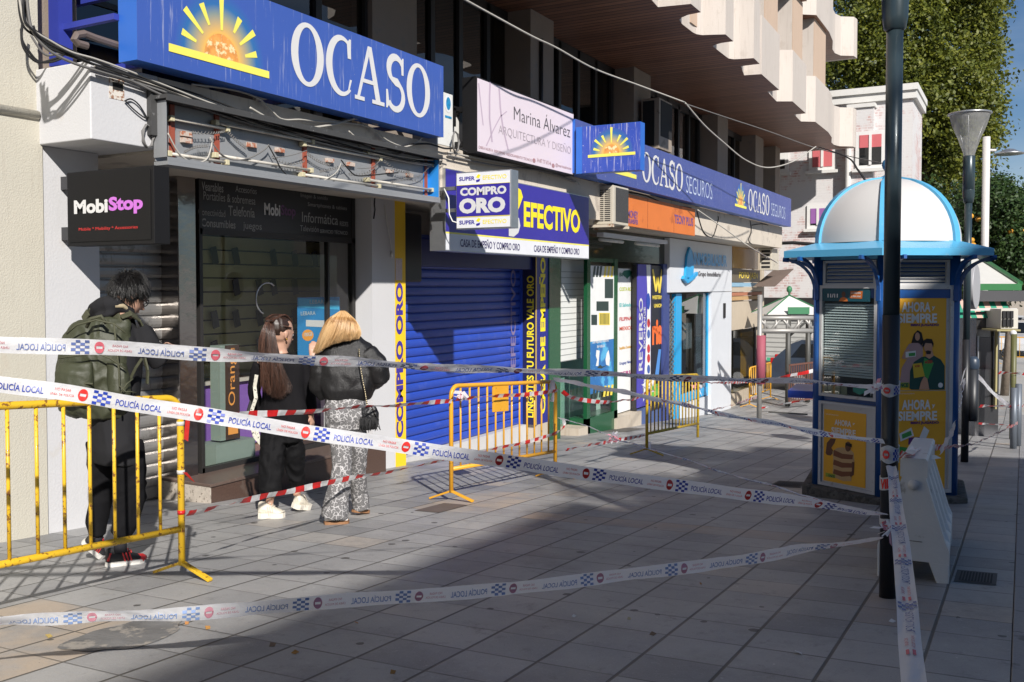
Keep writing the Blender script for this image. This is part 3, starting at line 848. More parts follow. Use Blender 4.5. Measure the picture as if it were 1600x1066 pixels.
mb.bar((XA-.28, yl-.25, zt-.35), (XA-.28, yl+.1, zt-.35), .05); mb.bar((XA-.28, yl-.1, zb+.3), (XA-.28, yl-.1, zt-.35), .05)
mb.build('bracket', blk, ar)
# small cabinet with a globe badge between the two signs
XC = -5.95
q = rect_fx(694, 708, 700, 146, 700, 215, XC)
cb = thing('equipment_cabinet', (XC, q[0], q[2]), 'white steel cabinet with a globe sticker between the largest blue sign and the lilac sign', 'cabinet')
mb = MB(); mb.box(XC-.35, XC, q[0]-.15, q[1]+.0, Z2, q[3]); mb.box(XC-.35, XC-.12, q[1]+.002, q[1]+.33, Z2, q[3]-.12); mb.build('case', mat('white_enamel', (0.66, 0.66, 0.63), 0.5, var=.05, dirt=((.35, .3, .25), .64, 8, .5)), cb, bevel=.01)
mb = MB(); c0 = FX(700.5, 162, XC+.003)
mb.poly([tuple(c0+UY*(.075*math.cos(R(a)))+UZ*(.105*math.sin(R(a)))) for a in range(0, 360, 20)]); mb.build('sticker', mat('white_sticker', (.7, .72, .74), .5), cb)
mb = MB(); mb.poly([tuple(c0+UX*.002+UY*(.05*math.cos(R(a)))+UZ*(.075*math.sin(R(a)))) for a in range(0, 360, 20)]); mb.box(XC+.002, XC+.004, c0.y-.07, c0.y+.07, c0.z-.17, c0.z-.145)
mb.build('emblem', mat('globe_blue', (.02, .25, .50), .5, var=.5, scale=20), cb)
# yellow-and-blue pawn shop sign
XE = -5.9
yl, yr = FX(697, 320, XE).y, FX(920, 350, XE).y
zb, zt = zof(920, 404, XE), zof(920, 309, XE)
pw = thing('shop_sign', (XE, (yl+yr)/2, zb), 'indigo pawn shop sign with big yellow capitals, above the blue shutter', 'sign')
alu = mat('brushed_aluminium', (0.50, 0.51, 0.52), 0.38, 0.85, var=0.12, scale=9)
mb = MB(); mb.box(XE-.22, XE-.004, yl-.012, yr+.012, zb-.012, zt+.012); mb.build('sign_case', alu, pw)
navy = mat('indigo_sign_panel', (0.036, 0.024, 0.29), 0.4, var=0.06, coat=.15)
mb = MB(); zy = zb+.19; mb.box(XE-.003, XE, yl+.0, yr, zy+.02, zt); mb.build('sign_face', navy, pw)
mb = MB(); mb.box(XE-.003, XE, yl, yr, zb, zy-.0005); mb.build('sign_strip', mat('white_sign_panel', (.70, .71, .74), .5), pw)
mb = MB(); mb.box(XE-.003, XE+.001, yl, yr, zy, zy+.0195); mb.build('sign_stripe', letter_yellow, pw)
mb = MB()
a = FX(818, 350, XE).y; b_ = FX(906, 360, XE).y
zl, zh = zof(906, 365, XE), zof(818, 314, XE)
add_text(mb, 'EFECTIVO', Vector((XE+.004, a, zl+.0)), UY, UZ, b_-a, (zh-zl), 0, .035)
# top half of the S mark
c0 = FX(801, 320, XE+.004)
mb.poly([FX(x, y, XE+.004) for x, y in ((795, 345), (803, 343), (811, 325), (817, 308), (814, 297), (806, 291), (795, 298))])
mb.build('lettering', mat('bright_yellow_lettering', (.86, .70, .02), .5), pw)
mb = MB(); c1 = FX(801, 352, XE+.004); mb.poly([FX(x, y, XE+.004) for x, y in ((795, 369), (803, 370), (810, 364), (813, 353), (811, 341), (806, 338), (795, 356))]); mb.build('emblem', letter_white, pw)
mb = MB()
for xa, xb in ((719, 812), (834, 905)):
 ya, yb = FX(xa, 385, XE).y, FX(xb, 392, XE).y
 add_text(mb, 'CASA DE EMPEÑO Y COMPRO ORO', Vector((XE+.004, ya, zb+.045)), UY, UZ, yb-ya, .115, 0, .012)
mb.build('lettering', mat('navy_lettering', (.03, .02, .12), .5), pw)
# blade sign "COMPRO ORO"
Yc = 8.95
a, c = FY(714, 357, Yc), FY(797, 266, Yc)
cs = thing('projecting_sign', (a.x, Yc, a.z), 'square white and indigo projecting sign in front of the yellow-lettered pawn shop sign', 'sign')
mb = MB(); mb.box(a.x-.012, c.x+.012, Yc, Yc+.17, a.z-.012, c.z+.012); mb.build('sign_case', alu, cs, bevel=.004)
w_, h_ = c.x-a.x, c.z-a.z
mb = MB(); mb.box(a.x, c.x, Yc-.004, Yc-.001, a.z, c.z); mb.build('sign_face', mat('white_sign_panel', (.7, .71, .74), .5), cs)
mb = MB(); mb.box(a.x, c.x, Yc-.007, Yc-.0045, a.z+h_*.21, a.z+h_*.78); mb.build('sign_panel', navy, cs)
mb = MB()
for zz_ in (.205, .785): mb.box(a.x, c.x, Yc-.007, Yc-.0045, a.z+h_*zz_-.006, a.z+h_*zz_+.0)
add_text(mb, 'EFECTIVO', (a.x+w_*.50, Yc-.006, a.z+h_*.86), UX, UZ, w_*.44, h_*.075, 0, .01)
add_text(mb, 'EFECTIVO', (a.x+w_*.50, Yc-.006, a.z+h_*.065), UX, UZ, w_*.44, h_*.075, 0, .01)
for z in (.82, .03): mb.poly([(a.x+w_*.37, Yc-.006, a.z+h_*(z+.09)), (a.x+w_*.43, Yc-.006, a.z+h_*(z+.07)), (a.x+w_*.46, Yc-.006, a.z+h_*(z+.13)), (a.x+w_*.41, Yc-.006, a.z+h_*(z+.145))])
mb.build('lettering', mat('bright_yellow_lettering', (.86, .70, .02), .5), cs)
mb = MB()
add_text(mb, 'SUPER', (a.x+w_*.05, Yc-.006, a.z+h_*.86), UX, UZ, w_*.30, h_*.075, 0, .03)
add_text(mb, 'SUPER', (a.x+w_*.05, Yc-.006, a.z+h_*.065), UX, UZ, w_*.30, h_*.075, 0, .03)
for z in (.80, .01): mb.poly([(a.x+w_*.37, Yc-.006, a.z+h_*(z+.06)), (a.x+w_*.38, Yc-.006, a.z+h_*(z+.02)), (a.x+w_*.44, Yc-.006, a.z+h_*(z+.035)), (a.x+w_*.45, Yc-.006, a.z+h_*(z+.08))])
mb.build('lettering', navy, cs)
mb = MB()
add_text(mb, 'COMPRO', (a.x+w_*.07, Yc-.009, a.z+h_*.585), UX, UZ, w_*.87, h_*.15, 0, .05)
add_text(mb, 'ORO', (a.x+w_*.05, Yc-.009, a.z+h_*.26), UX, UZ, w_*.87, h_*.28, 0, .06)
mb.build('lettering', letter_white, cs)
mb = MB()
for z in (a.z+h_*.15+.35, a.z+h_*.15+.1): mb.box(XE-.1, a.x-.012, Yc+.05, Yc+.11, z, z+.04)
mb.build('bracket', alu, cs)
mb = MB(); mb.tube([FY(694, 295, Yc-.02), FY(701, 310, Yc-.03), FY(702, 335, Yc-.03), FY(707, 346, Yc-.03), FY(714, 348, Yc-.01)], .008, 6); mb.build('cable', mat('white_cable', (.65, .65, .62), .5), cs, smooth=True)
# orange sign
XR = -5.86
yl, yr = FX(976, 330, XR).y, FX(1086, 340, XR).y
zb, zt = zof(1086, 369, XR), zof(1086, 327, XR)
orr = thing('shop_sign', (XR, (yl+yr)/2, zb), 'rust-stained orange shop sign panel beside the wall air conditioner', 'sign')
mb = MB(); mb.box(XR-.06, XR, yl, yr, zb, zt); mb.build('sign_face', mat('orange_sign_panel', (.62, .17, .035), .55, var=.12, scale=1.5, dirt=((.30, .07, .02), .58, 1.6, .6)), orr, bevel=.006)
mb = MB()
for px in (1012, 1053): y = FX(px, 340, XR).y; mb.box(XR, XR+.002, y-.006, y+.006, zb+.01, zt-.01)
mb.build('joint', mat('dark_seam', (.2, .05, .02), .8), orr)
mb = MB()
sans_span(mb, 'TECNY PLUS', XR, 1054, 1083, 1054, 349, 335, .02)
sans_span(mb, 'MONEY', XR, 981, 997, 981, 340, 328, .02); sans_span(mb, 'TRANSFER', XR, 981, 997, 981, 349, 341, .02)
mb.build('lettering', mat('violet_lettering', (.14, .07, .25), .5), orr)
# ------------------------------------------------------------------ shopfronts
def panel(name, m, parent, xl, xr, top, bot, X, th=.03, mb=None, mi=0, bevel=0):
 """flat-fronted panel whose front lies on plane X; top/bot = a pixel on that edge, or a height"""
 ya, yb = FX(xl, 500, X).y, FX(xr, 500, X).y
 zt = top if isinstance(top, (int, float)) else FX(top[0], top[1], X).z
 zb = bot if isinstance(bot, (int, float)) else FX(bot[0], bot[1], X).z
 if mb is not None:
  mb.box(X-th, X, ya, yb, zb, zt, mi); return mb
 b = MB(); b.box(X-th, X, ya, yb, zb, zt); return b.build(name, m, parent, bevel=bevel)
def roller(name, m, parent, X, ya, yb, zb, zt, pitch, depth=.018):
 """roller shutter: one sheet of curved slats"""
 b = MB(); z = zb; prof = []
 while z < zt:
  for k, (d, e) in enumerate(((0, -.5), (.05, -.5), (.08, .45), (.3, .9), (.55, 1.0), (.8, .85), (.93, .5), (.97, -.5))):
   prof.append((X+depth*e, z+pitch*d))
  z += pitch
 for i, (x, z) in enumerate(prof): b.v += [(x, ya, z), (x, yb, z)]
 for i in range(len(prof)-1): b.f.append((2*i, 2*i+1, 2*i+3, 2*i+2)); b.m.append(0)
 return b.build(name, m, parent, smooth=False)
galv = mat('galvanised_shutter', (0.33, 0.325, 0.315), 0.42, 0.55, var=.12, scale=3, dirt=((.12, .11, .10), .56, 5, .6), streak=((.14, .12, .1), .58, .6), bump=.1, bscale=40)
rub = mat('black_rubber_edge', (.012, .012, .013), .8)
steel = mat('polished_steel_sheet', (0.36, 0.33, 0.31), 0.16, 1.0, var=.15, scale=3, bump=.35, bscale=4)
brown_stone = mat('brown_granite_step', (.085, .052, .040), .3, var=.25, scale=60, dirt=((.14, .12, .1), .62, 3, .4))
marble = mat('flecked_marble', (.46, .41, .35), .6, var=.2, scale=20, dirt=((.10, .08, .06), .56, 34, .9))
ms = thing('phone_shop_front', (-6.9, 7.5, gz(-6.9, 7.5)), 'phone accessory shop front with a black header of grey words above its glass', 'shopfront')
XM = -7.06
roller('roller_shutter', galv, ms, -7.3, 4.98, 6.5, gz(-7.3, 5)-.08, 1.05, .118, .02)
mb = MB(); mb.box(-7.31, -7.26, 6.36, 6.40, -2.3, 1.05); mb.build('shutter_guide', alu, ms)
mb = MB(); mb.box(-7.31, -7.262, 4.98, 6.36, gz(-7.3, 5)-.05, gz(-7.3, 5.0)+.05); mb.build('shutter_rail', mat('dull_aluminium', (.2, .2, .2), .5, .5), ms)
mb = MB(); mb.box(-7.32, -7.045, FX(281, 600, -7.045).y, FX(309, 600, -7.045).y, -2.3, 1.05); mb.build('column', steel, ms, bevel=.01)
# step
STZ = -1.85
mb = MB(); mb.box(-7.5, -6.6, 6.17, 8.87, -2.9, STZ-.03); mb.build('step', brown_stone, ms)
mb = MB(); mb.box(-7.5, -6.585, 6.15, 8.875, STZ-.029, STZ); mb.build('step_tread', mat('worn_step_tread', (.12, .085, .07), .35, var=.2, scale=40), ms, bevel=.006)
mb = MB(); mb.box(-7.3, -6.603, 6.15, 6.169, -2.9, STZ-.031); mb.build('step_end', marble, ms)
# window
yw0, yw1 = FX(313, 600, XM).y, 8.87
mb = MB()
for z0, z1 in ((STZ+.0, STZ+.05), (.50, .56)): mb.box(XM-.05, XM+.02, yw0, yw1, z0, z1)
mb.box(XM-.05, XM+.02, yw0-.01, yw0+.03, STZ, 1.05); mb.box(XM-.05, XM+.02, yw1-.06, yw1-.002, STZ, 1.05)
ym = FX(513, 600, XM).y
mb.box(XM-.04, XM+.018, ym-.015, ym+.015, STZ+.05, .5)
mb.build('window_frame', dark_frame, ms)
mb = MB(); mb.box(XM-.012, XM-.006, yw0+.03, yw1-.06, STZ+.05, .5); mb.build('shop_window', glass('shop_glass', (.92, .93, .92), .0), ms)
mb = MB(); mb.box(XM-.03, XM+.012, yw0+.03, yw1-.06, .561, 1.05); mb.build('header_panel', mat('black_vinyl', (.012, .012, .013), .35), ms)
grey_vinyl = mat('grey_vinyl_letters', (.30, .30, .29), .5)
mb = MB()
for w, xa, xb, xr_, ylo, yhi, bo in (('Wearables', 311, 349, 311, 297, 283, .01), ('Accesorios', 368, 401, 368, 300, 290, 0), ('Portátiles & sobremesa', 318, 399, 318, 312, 299, 0),
  ('Conectividad', 310, 352, 310, 336, 325, 0), ('Telefonía', 357, 398, 357, 337, 321, .01), ('Consumibles', 315, 368, 315, 354, 341, .015), ('juegos', 380, 409, 380, 361, 347, .01),
  ('Imagen & sonido', 470, 512, 470, 310, 302, -.01), ('Smartphones & tablets', 481, 542, 481, 324, 316, 0), ('Informática', 472, 528, 472, 347, 331, 0), ('REDES', 531, 544, 531, 353, 346, 0),
  ('Televisión', 469, 498, 469, 361, 352, 0), ('SERVICIO TÉCNICO', 500, 543, 500, 364, 357, .01)):
 sans_span(mb, w, XM+.013, xa, xb, xr_, ylo, yhi, bo, eps=.002)
mb.build('lettering', grey_vinyl, ms)
mb = MB(); sans_span(mb, 'Mobi', XM+.013, 413, 438, 413, 336, 317, .03, eps=.002); mb.build('lettering', letter_white, ms)
mb = MB(); sans_span(mb, 'Stop', XM+.013, 439, 462, 439, 341, 320, .03, eps=.002); mb.build('lettering', mat('dim_purple_letters', (.12, .04, .13), .5), ms)
# room behind the glass
olive = mat('olive_slatwall', (.50, .47, .24), .7, var=.1)
mb = MB()
mb.box(-9.4, -9.3, 5.6, 12.0, -2.0, 1.0); mb.build('back_wall', olive, ms)
mb = MB(); mb.box(-9.8, -7.62, 11.95, 12.05, -2, 1.0); mb.build('side_wall', mat('pale_side_wall', (.42, .42, .38), .8), ms)
mb = MB(); mb.box(-9.8, -7.35, 6.3, 6.35, -2, 1.0); mb.build('side_wall', dark_frame, ms)
mb = MB(); mb.box(-9.8, -7.08, 6.36, 9.55, -1.98, -1.9); mb.box(-9.8, -7.62, 9.551, 12, -1.98, -1.9); mb.build('shop_floor', mat('laminate_floor', (.36, .22, .14), .5, var=.15), ms)
mb = MB(); mb.box(-9.8, -7.3, 6.36, 9.55, .98, 1.02); mb.build('ceiling', mat('ceiling_white', (.5, .5, .48), .8), ms)
mb = MB()
XB = -8.35
mb.box(XB-.06, XB, 7.0, 9.75, -1.1, .9, 0)
mb.build('display_wall', olive, ms)
mb = MB(); k = 0
z = .75
while z > -1.0:
 mb.box(XB+.001, XB+.006, 7.0, 9.75, z-.012, z+.004, 0); z -= .165
mb.build('display_rail', rub, ms)
ph = []
for i, (r, yy_) in enumerate([(a, b) for a in (0.35, -0.02, -.4, -.75) for b in (7.5, 7.8, 8.1, 8.45, 8.8, 9.15, 9.5)]):
 if i % 5 == 3: continue
 mb = MB(); j = (i*37 % 7)*.02
 mb.obox((XB+.05, yy_+j, r), (.008, 0, -.003), (0, .045, .012), (.0, -.02, .095))
 ph.append(mb.build('phone', mat('phone_case_black', (.015, .015, .018), .35) if i % 3 else mat('phone_case_grey', (.10, .10, .10), .4), ms))
purple = mat('purple_cabinet', (.22, .11, .42), .5)
mb = MB(); mb.box(XB-.2, XB+.32, 7.0, 8.4, -1.88, -1.12); mb.box(XB-.2, XB+.30, 8.45, 9.8, -1.88, -1.18); mb.build('counter', purple, ms)
mb = MB(); mb.box(XB-.0, XB+.37, 7.0, 9.8, -1.12, -1.08); mb.build('counter_top', mat('counter_top_pale', (.5, .47, .42), .5), ms)
mb = MB(); mb.box(-8.2, -7.9, 9.95, 10.4, -1.9, .6); mb.build('cupboard', mat('grey_cupboard', (.16, .17, .16), .6), ms)
# round white ring sticker on the glass
c0 = FX(418, 467, XM-.004)
mb = MB(); mb.tube([c0+UY*(.17*math.cos(R(a)))+UZ*(.17*math.sin(R(a))) for a in range(55, 250, 8)], .009, 6); mb.build('door_handle', alu, ms, smooth=True)
# blue poster in the window
XL = XM-.05
def flat(name, m, parent, X, pts, eps=0):
 b = MB(); b.poly([FX(x, y, X+eps) for x, y in pts]); return b.build(name, m, parent)
po = panel('window_poster', mat('poster_blue', (.02, .22, .50), .5), ms, 465, 531, (465, 465), (465, 600), XL, .004)
flat('poster_patch', mat('poster_orange', (.80, .33, .05), .5), ms, XL, [(481+9*math.cos(R(a)), 524+9*math.sin(R(a))) for a in range(350, -10, -24)], .002)
flat('poster_patch', letter_white, ms, XL, [(478, 510), (514, 512), (514, 501), (478, 500)], .002)
flat('poster_patch', mat('poster_sky', (.05, .42, .70), .5), ms, XL, [(466, 480), (530, 484), (530, 470), (466, 466)][::-1], .0015)
mb = MB(); sans_span(mb, 'LEBARA', XL, 484, 511, 484, 475, 469, .01, eps=.003); sans_span(mb, 'LEBARA', XL, 470, 493, 470, 493, 487, .01, eps=.003); sans_span(mb, '100GB', XL, 475, 488, 475, 526, 520, .02, eps=.004)
mb.build('lettering', mat('poster_pale_letters', (.50, .58, .60), .5), ms)
# orange totem stand inside
st = thing('display_stand', (-7.35, 7.2, -1.85), 'grey-green display stand with upright orange lettering on brown, inside the phone shop window', 'display stand')
XT = -7.2
ya, yb = FX(337, 600, XT).y, FX(374, 600, XT).y
yc = FX(352, 600, XT).y
gg = mat('grey_green_laminate', (.24, .30, .27), .45)
mb = MB(); mb.box(XT-.14, XT-.002, ya+.06, yb, -1.6, -.62); mb.build('column', gg, st)
mb = MB(); mb.box(XT-.001, XT+.003, yc, yb, -1.6, -.62); mb.build('face', mat('dark_brown_panel', (.06, .035, .028), .5), st)
mb = MB(); mb.box(XT-.22, XT+.06, ya-.06, yb+.16, -1.85, -1.62); mb.build('foot', gg, st)
mb = MB(); add_text(mb, 'Orange', (XT+.006, yb-.04, -1.25), UZ, -UY, .6, .12, 0, .0); mb.build('lettering', mat('orange_lettering', (.85, .35, .08), .5), st)
mb = MB(); mb.box(XT+.004, XT+.006, yc+.03, yb-.03, -1.55, -1.38); mb.build('emblem', mat('orange_lettering', (.85, .35, .08), .5), st)
# white pier between the two shops
yp0, yp1 = 8.88, FX(617.5, 560, -6.8).y
mb = MB(); mb.box(-7.6, -6.8, yp0, yp1, -2.9, 1.05); mb.build('pier', wall_white, bld)
mb = MB(); mb.box(-6.9, -6.79, yp0-.01, yp0+.14, -2.9, -1.93); mb.build('plinth', marble, bld)
mb = MB(); q = FX(586, 305, -6.79); mb.tube([q, FX(585, 320, -6.79), FX(586, 328, -6.79), FX(584, 342, -6.79)], .008, 6); mb.build('cable', rub, bld, smooth=True)
mb = MB(); mb.tube([FX(601, 320, -6.79), FX(605, 350, -6.79), FX(611, 385, -6.79), FX(612, 398, -6.79)], .006, 6); mb.obox(FX(612, 398, -6.785), (.01, 0, 0), (0, .012, 0), (0, 0, .035)); mb.build('cable', mat('white_cable', (.65, .65, .62), .5), bld, smooth=True)
# pawn shop
yel = mat('yellow_strip_vinyl', (.86, .56, .02), .5, var=.04, dirt=((.5, .3, .05), .66, 4, .4))
ps = thing('pawn_shop_front', (-6.95, 11, gz(-6.95, 11)), 'closed pawn shop front with a blue ribbed roller shutter between yellow and navy lettered strips', 'shopfront')
XV = -7.1
ys0 = yp1; ys1 = FX(634, 560, -6.8).y
mb = MB(); mb.box(-7.3, -6.8, ys0+.001, ys1, -2.6, 1.04); mb.build('side_strip', yel, ps)
mb = MB()
def vtext(mb, w, X, xc, yb_, yt, wpx, bold=0.0, mi=0, xw=None, eps=.004):
 """lettering that reads upwards on a +X-facing plane"""
 a = FX(xc, yb_, X+eps); b = FX(xc, yt, X+eps)
 hh = FX(xc+wpx, yb_, X+eps).y - a.y
 add_text(mb, w, a+UY*hh, UZ, -UY, b.z-a.z, hh, mi, bold)
navy_l = mat('navy_lettering', (.03, .02, .12), .5)
vtext(mb, 'COMPRO ORO', -6.8, 619.5, 685, 442, 11, .05); mb.build('lettering', mat('indigo_lettering', (.05, .03, .30), .5), ps)
mb = MB(); q = FX(622.5, 420, -6.798); mb.box(-6.799, -6.796, FX(617.8, 420, -6.8).y, FX(628, 420, -6.8).y, zof(622, 438, -6.8), zof(622, 404, -6.8)); mb.build('sticker', mat('pale_sticker', (.6, .5, .5), .5, var=.2, scale=60), ps)
ye = FX(813, 560, XV).y
blue_sh = mat('blue_shutter_paint', (.02, .062, .40), .42, 0, var=.07, scale=3, dirt=((.05, .09, .40), .58, 4, .5), streak=((.06, .08, .30), .62, .4), coat=.2)
SB = -2.235
roller('roller_shutter', blue_sh, ps, XV, ys1+.0, ye, SB, .62, .117, .022)
mb = MB(); mb.box(XV-.02, XV+.24, ys1+.002, ye+.2, .25, .60); mb.build('shutter_box', mat('navy_paint', (.015, .02, .13), .4), ps, bevel=.01)
mb = MB(); mb.box(XV-.02, XV+.25, ys1+.003, ys1+.45, .04, .92); mb.build('shutter_motor', mat('black_plastic', (.01, .01, .012), .4), ps, bevel=.03)
mb = MB(); mb.box(XV-.03, XV+.12, ys1, ye, -2.9, SB-.002); mb.build('sill', mat('pale_sill_stone', (.52, .51, .50), .5, var=.06), ps)
mb = MB(); mb.box(XV-.01, XV+.06, ye-.05, ye+.03, SB, .3); mb.build('shutter_guide', blue_sh, ps)
ya = FX(838, 560, -6.8).y; yb = FX(858, 560, -6.8).y
navy_p = mat('navy_strip_panel', (.02, .025, .22), .4)
mb = MB(); mb.box(XV-.1, -6.8, ya, yb, SB, 1.04); mb.build('side_strip', navy_p, ps)
mb = MB(); mb.box(XV-.1, -6.8, ya+.05, yb, -2.9, SB-.001); mb.build('plinth', mat('travertine', (.48, .42, .34), .6, var=.08, scale=6, streak=((.35, .26, .18), .55, .5)), ps)
mb = MB(); mb.box(XV+.03, -6.815, ya-.012, ya-.001, SB, 1.0); mb.build('side_panel', mat('dark_navy_panel', (.015, .015, .06), .4), ps)
mb = MB(); mb.box(-6.812, -6.798, ya-.012, ya+.012, SB, 1.0); mb.build('gilt_edge', mat('gilt_strip', (.6, .42, .12), .4, .3), ps)
mb = MB(); vtext(mb, 'CASA DE EMPEÑO', -6.8, 842.5, 648, 402, 9.5, .05)
mb.build('lettering', mat('bright_yellow_lettering', (.86, .70, .02), .5), ps)
mb = MB(); p0 = FY(823, 652, ya-.014); p1 = FY(834, 652, ya-.014); p2 = FY(823, 431, ya-.014)
add_text(mb, 'LINGOTES TU FUTURO VALE ORO', (p1.x, p0.y, p0.z), UZ, -UX, p2.z-p0.z, p1.x-p0.x, 0, .03)
mb.build('lettering', mat('bright_yellow_lettering', (.86, .70, .02), .5), ps)
mb = MB();
sh = mat('ghost_lettering', (.20, .16, .32), .5)
a = FX(795, 560, XV+.024); add_text(mb, 'EFECTIVO', (XV+.026, a.y+.22, FX(795, 575, XV).z), UZ, -UY, 1.55, .16, 0, .02); mb.build('lettering', sh, ps)
# green travel shop
gr = mat('dark_green_gloss', (.012, .085, .035), .22, coat=.3, var=.05)
gs = thing('travel_shop_front', (-6.85, 15, gz(-6.85, 15)), 'travel agency front in dark green with a white slatted blind and poster display', 'shopfront')
XH = -6.78
def P(name, m, xl, xr, top, bot, X=XH, th=.05, par=None): return panel(name, m, par or gs, xl, xr, top, bot, X, th)
P('pilaster', gr, 858.5, 876, 1.03, -3.2, XH, .4)
P('header_panel', mat('black_green_panel', (.012, .020, .013), .15, coat=.4), 876, 1045, 1.03, (1000, 411), XH-.02, .3)
P('slatted_blind', mat('white_slat_blind', (.66, .67, .65), .6, var=.03), 877, 921, (900, 395), (900, 562), XH-.32, .03)
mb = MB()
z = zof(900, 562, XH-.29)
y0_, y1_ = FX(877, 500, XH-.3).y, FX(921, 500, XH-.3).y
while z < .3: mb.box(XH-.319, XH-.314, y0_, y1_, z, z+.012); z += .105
mb.build('blind_gap_shade', mat('blind_shadow_gap', (.34, .35, .34), .8), gs)  # grey strips paint the shade between the slats of the blind
P('glass_panel', glass('green_glass', (.78, .88, .84), .4), 877, 921, (900, 562), -2.72, XH-.33, .01)
P('back_panel', mat('pale_teal_panel', (.46, .60, .55), .6), 877, 965, (900, 562), -2.9, XH-.75, .05)
P('post', gr, 917.5, 922.5, (920, 403), -2.74, XH, .07); P('post', gr, 960, 965, (962, 405), -2.76, XH, .07)
P('base_board', gr, 917.5, 965.5, (940, 648), -3.3, XH+.0, .35);
P('frame_rail', gr, 922.6, 959.9, (940, 404), (940, 410), XH-.01, .05)
P('glass_panel', glass('green_glass2', (.85, .93, .9), .4), 922.6, 959.9, (940, 612), (940, 648), XH-.03, .008)
P('step', mat('travertine', (.48, .42, .34), .6), 905, 919, (912, 668), -3.2, XH+.05, .5)
pw_ = mat('poster_white', (.72, .73, .72), .5); gy = mat('poster_black', (.03, .05, .045), .5); ye_ = mat('poster_yellow', (.80, .62, .08), .5)
XQ2 = XH-.012
P('poster', pw_, 922.6, 959.9, (922.6, 415), (940, 532), XQ2, .004)
P('poster', mat('poster_ocean', (.03, .16, .42), .5, var=.25, scale=2.5, dirt=((.10, .42, .68), .5, 2, .9)), 922.6, 959.9, (940, 532.3), (940, 612), XQ2, .004)
for i, (x, m_) in enumerate(((925, gy), (930, gy), (935, gy), (942, ye_), (947.5, ye_), (953, ye_))):
 flat('poster_stripe', m_, gs, XQ2, [(x+1, 433), (x+4.2, 433), (x+6.2, 416), (x+3, 416)], .002)
 flat('poster_stripe', m_, gs, XQ2, [(x+0.2, 624-i*1.3), (x+3.4, 624-i*1.3), (x+5.8, 606-i*1), (x+2.6, 606-i*1)], .002)
for (x0, x1, y0, y1, m_) in ((945, 958, 436, 466, gy), (932, 951, 471, 486, gy), (936, 953, 489, 508, ye_), (924, 933, 492, 508, gy)):
 flat('poster_block', m_, gs, XQ2, [(x0, y1), (x1, y1), (x1, y0), (x0, y0)], .002)
for x in range(7): flat('barcode_bar', gy, gs, XQ2, [(938+x*2, 507), (939+x*2, 507), (939+x*2, 490), (938+x*2, 490)], .003)
mb = MB(); sans_span(mb, 'LAS MEJORES OFERTAS', XQ2, 926, 951, 926, 538, 534, .02, eps=.003); sans_span(mb, 'EN VUELOS', XQ2, 933, 945, 933, 544, 540, .02, eps=.003)
mb.build('lettering', pw_, gs)
flat('poster_continent', pw_, gs, XQ2, [(931, 572), (935, 572), (936, 560), (937, 548), (932, 547), (931, 556), (933, 562)], .003)
flat('poster_continent', pw_, gs, XQ2, [(947, 570), (952, 572), (953, 560), (951, 547), (948, 552), (946, 562)], .003)
flat('poster_plane', gy, gs, XQ2, [(933, 575), (940, 576), (948, 571), (941, 573), (938, 570)], .003)
# tourism boards door
P('door', mat('poster_white', (.72, .73, .72), .5), 965.5, 992, (980, 420), (975, 643), XH-.15, .03)
P('door_frame', alu, 991, 993.5, (992, 413), -3.0, XH-.1, .05); P('door_frame', dark_frame, 993.6, 996, (992, 413), -3.0, XH-.02, .08)
mb = MB()
cols = [(.02, .15, .10), (.45, .5, .03), (.10, .45, .45), (.50, .05, .06), (.60, .08, .03), (.65, .35, .05), (.05, .08, .30), (.4, .05, .2)]
for i, (w, y) in enumerate((('BRASIL', 432), ('COSTA RICA', 455), ('El Salvador', 480), ('FILIPINAS', 502), ('MEXICO', 517), ('República Dominicana', 548), ('Uruguay Natural', 572), ('PERU', 588))):
 m_ = mat('tourism_print_%d' % i, cols[i], .5); mb = MB()
 sans_span(mb, w, XH-.15, 968, 989, 968, y, y-6, .03, eps=.003); mb.build('lettering', m_, gs)
flat('emblem', mat('tourism_print_0', cols[0], .5), gs, XH-.15, [(972, 428), (980, 436), (988, 426), (984, 422), (975, 423)], .002)
P('step', mat('travertine', (.48, .42, .34), .6), 964, 1003, (984, 648), -3.4, XH+.05, .5)
# money exchange
me_ = thing('money_exchange_front', (-6.75, 18, gz(-6.75, 18)), 'money exchange front with tall blue, white and black transfer banners reading upwards', 'shopfront')
P('banner', mat('banner_violet', (.07, .06, .38), .5), 996.5, 1017, (1000, 413), (1005, 635), XH, .05, me_)
P('banner', mat('banner_black', (.012, .014, .025), .4), 1017.2, 1036, (1020, 415), (1025, 640), XH, .05, me_)
P('pillar', mat('navy_pillar', (.04, .06, .20), .5), 1036.2, 1046, (1040, 413), -3.5, XH+.04, .3, me_)
P('pillar_base', mat('slate_blue_panel', (.07, .11, .25), .5), 996.5, 1036, (1010, 636), -3.4, XH-.01, .3, me_)
flat('banner_swoosh', pw_, me_, XH, [(1005, 628), (1016.5, 600), (1016.5, 414), (1010, 414), (1012, 470), (1009, 540)], .002)
mb = MB(); vtext(mb, 'REVERSO', XH, 998, 580, 466, 6, .02); vtext(mb, 'EXCHANGE', XH, 1005.5, 545, 480, 3, .02); mb.build('lettering', letter_white, me_)
flat('emblem', mat('eu_blue', (.02, .06, .35), .5), me_, XH, [(1013+3*math.cos(R(a)), 471+13*math.sin(R(a))) for a in range(350, -10, -24)], .004)
for i, y in enumerate((505, 522, 545, 560, 577, 600)): flat('flag_dot', mat('flag_%d' % (i % 3), ((.5, .03, .04), (.05, .1, .35), (.5, .04, .05))[i % 3], .5), me_, XH, [(1013.5+2.4*math.cos(R(a)), y+7*math.sin(R(a))) for a in range(350, -10, -30)], .004)
mb = MB()
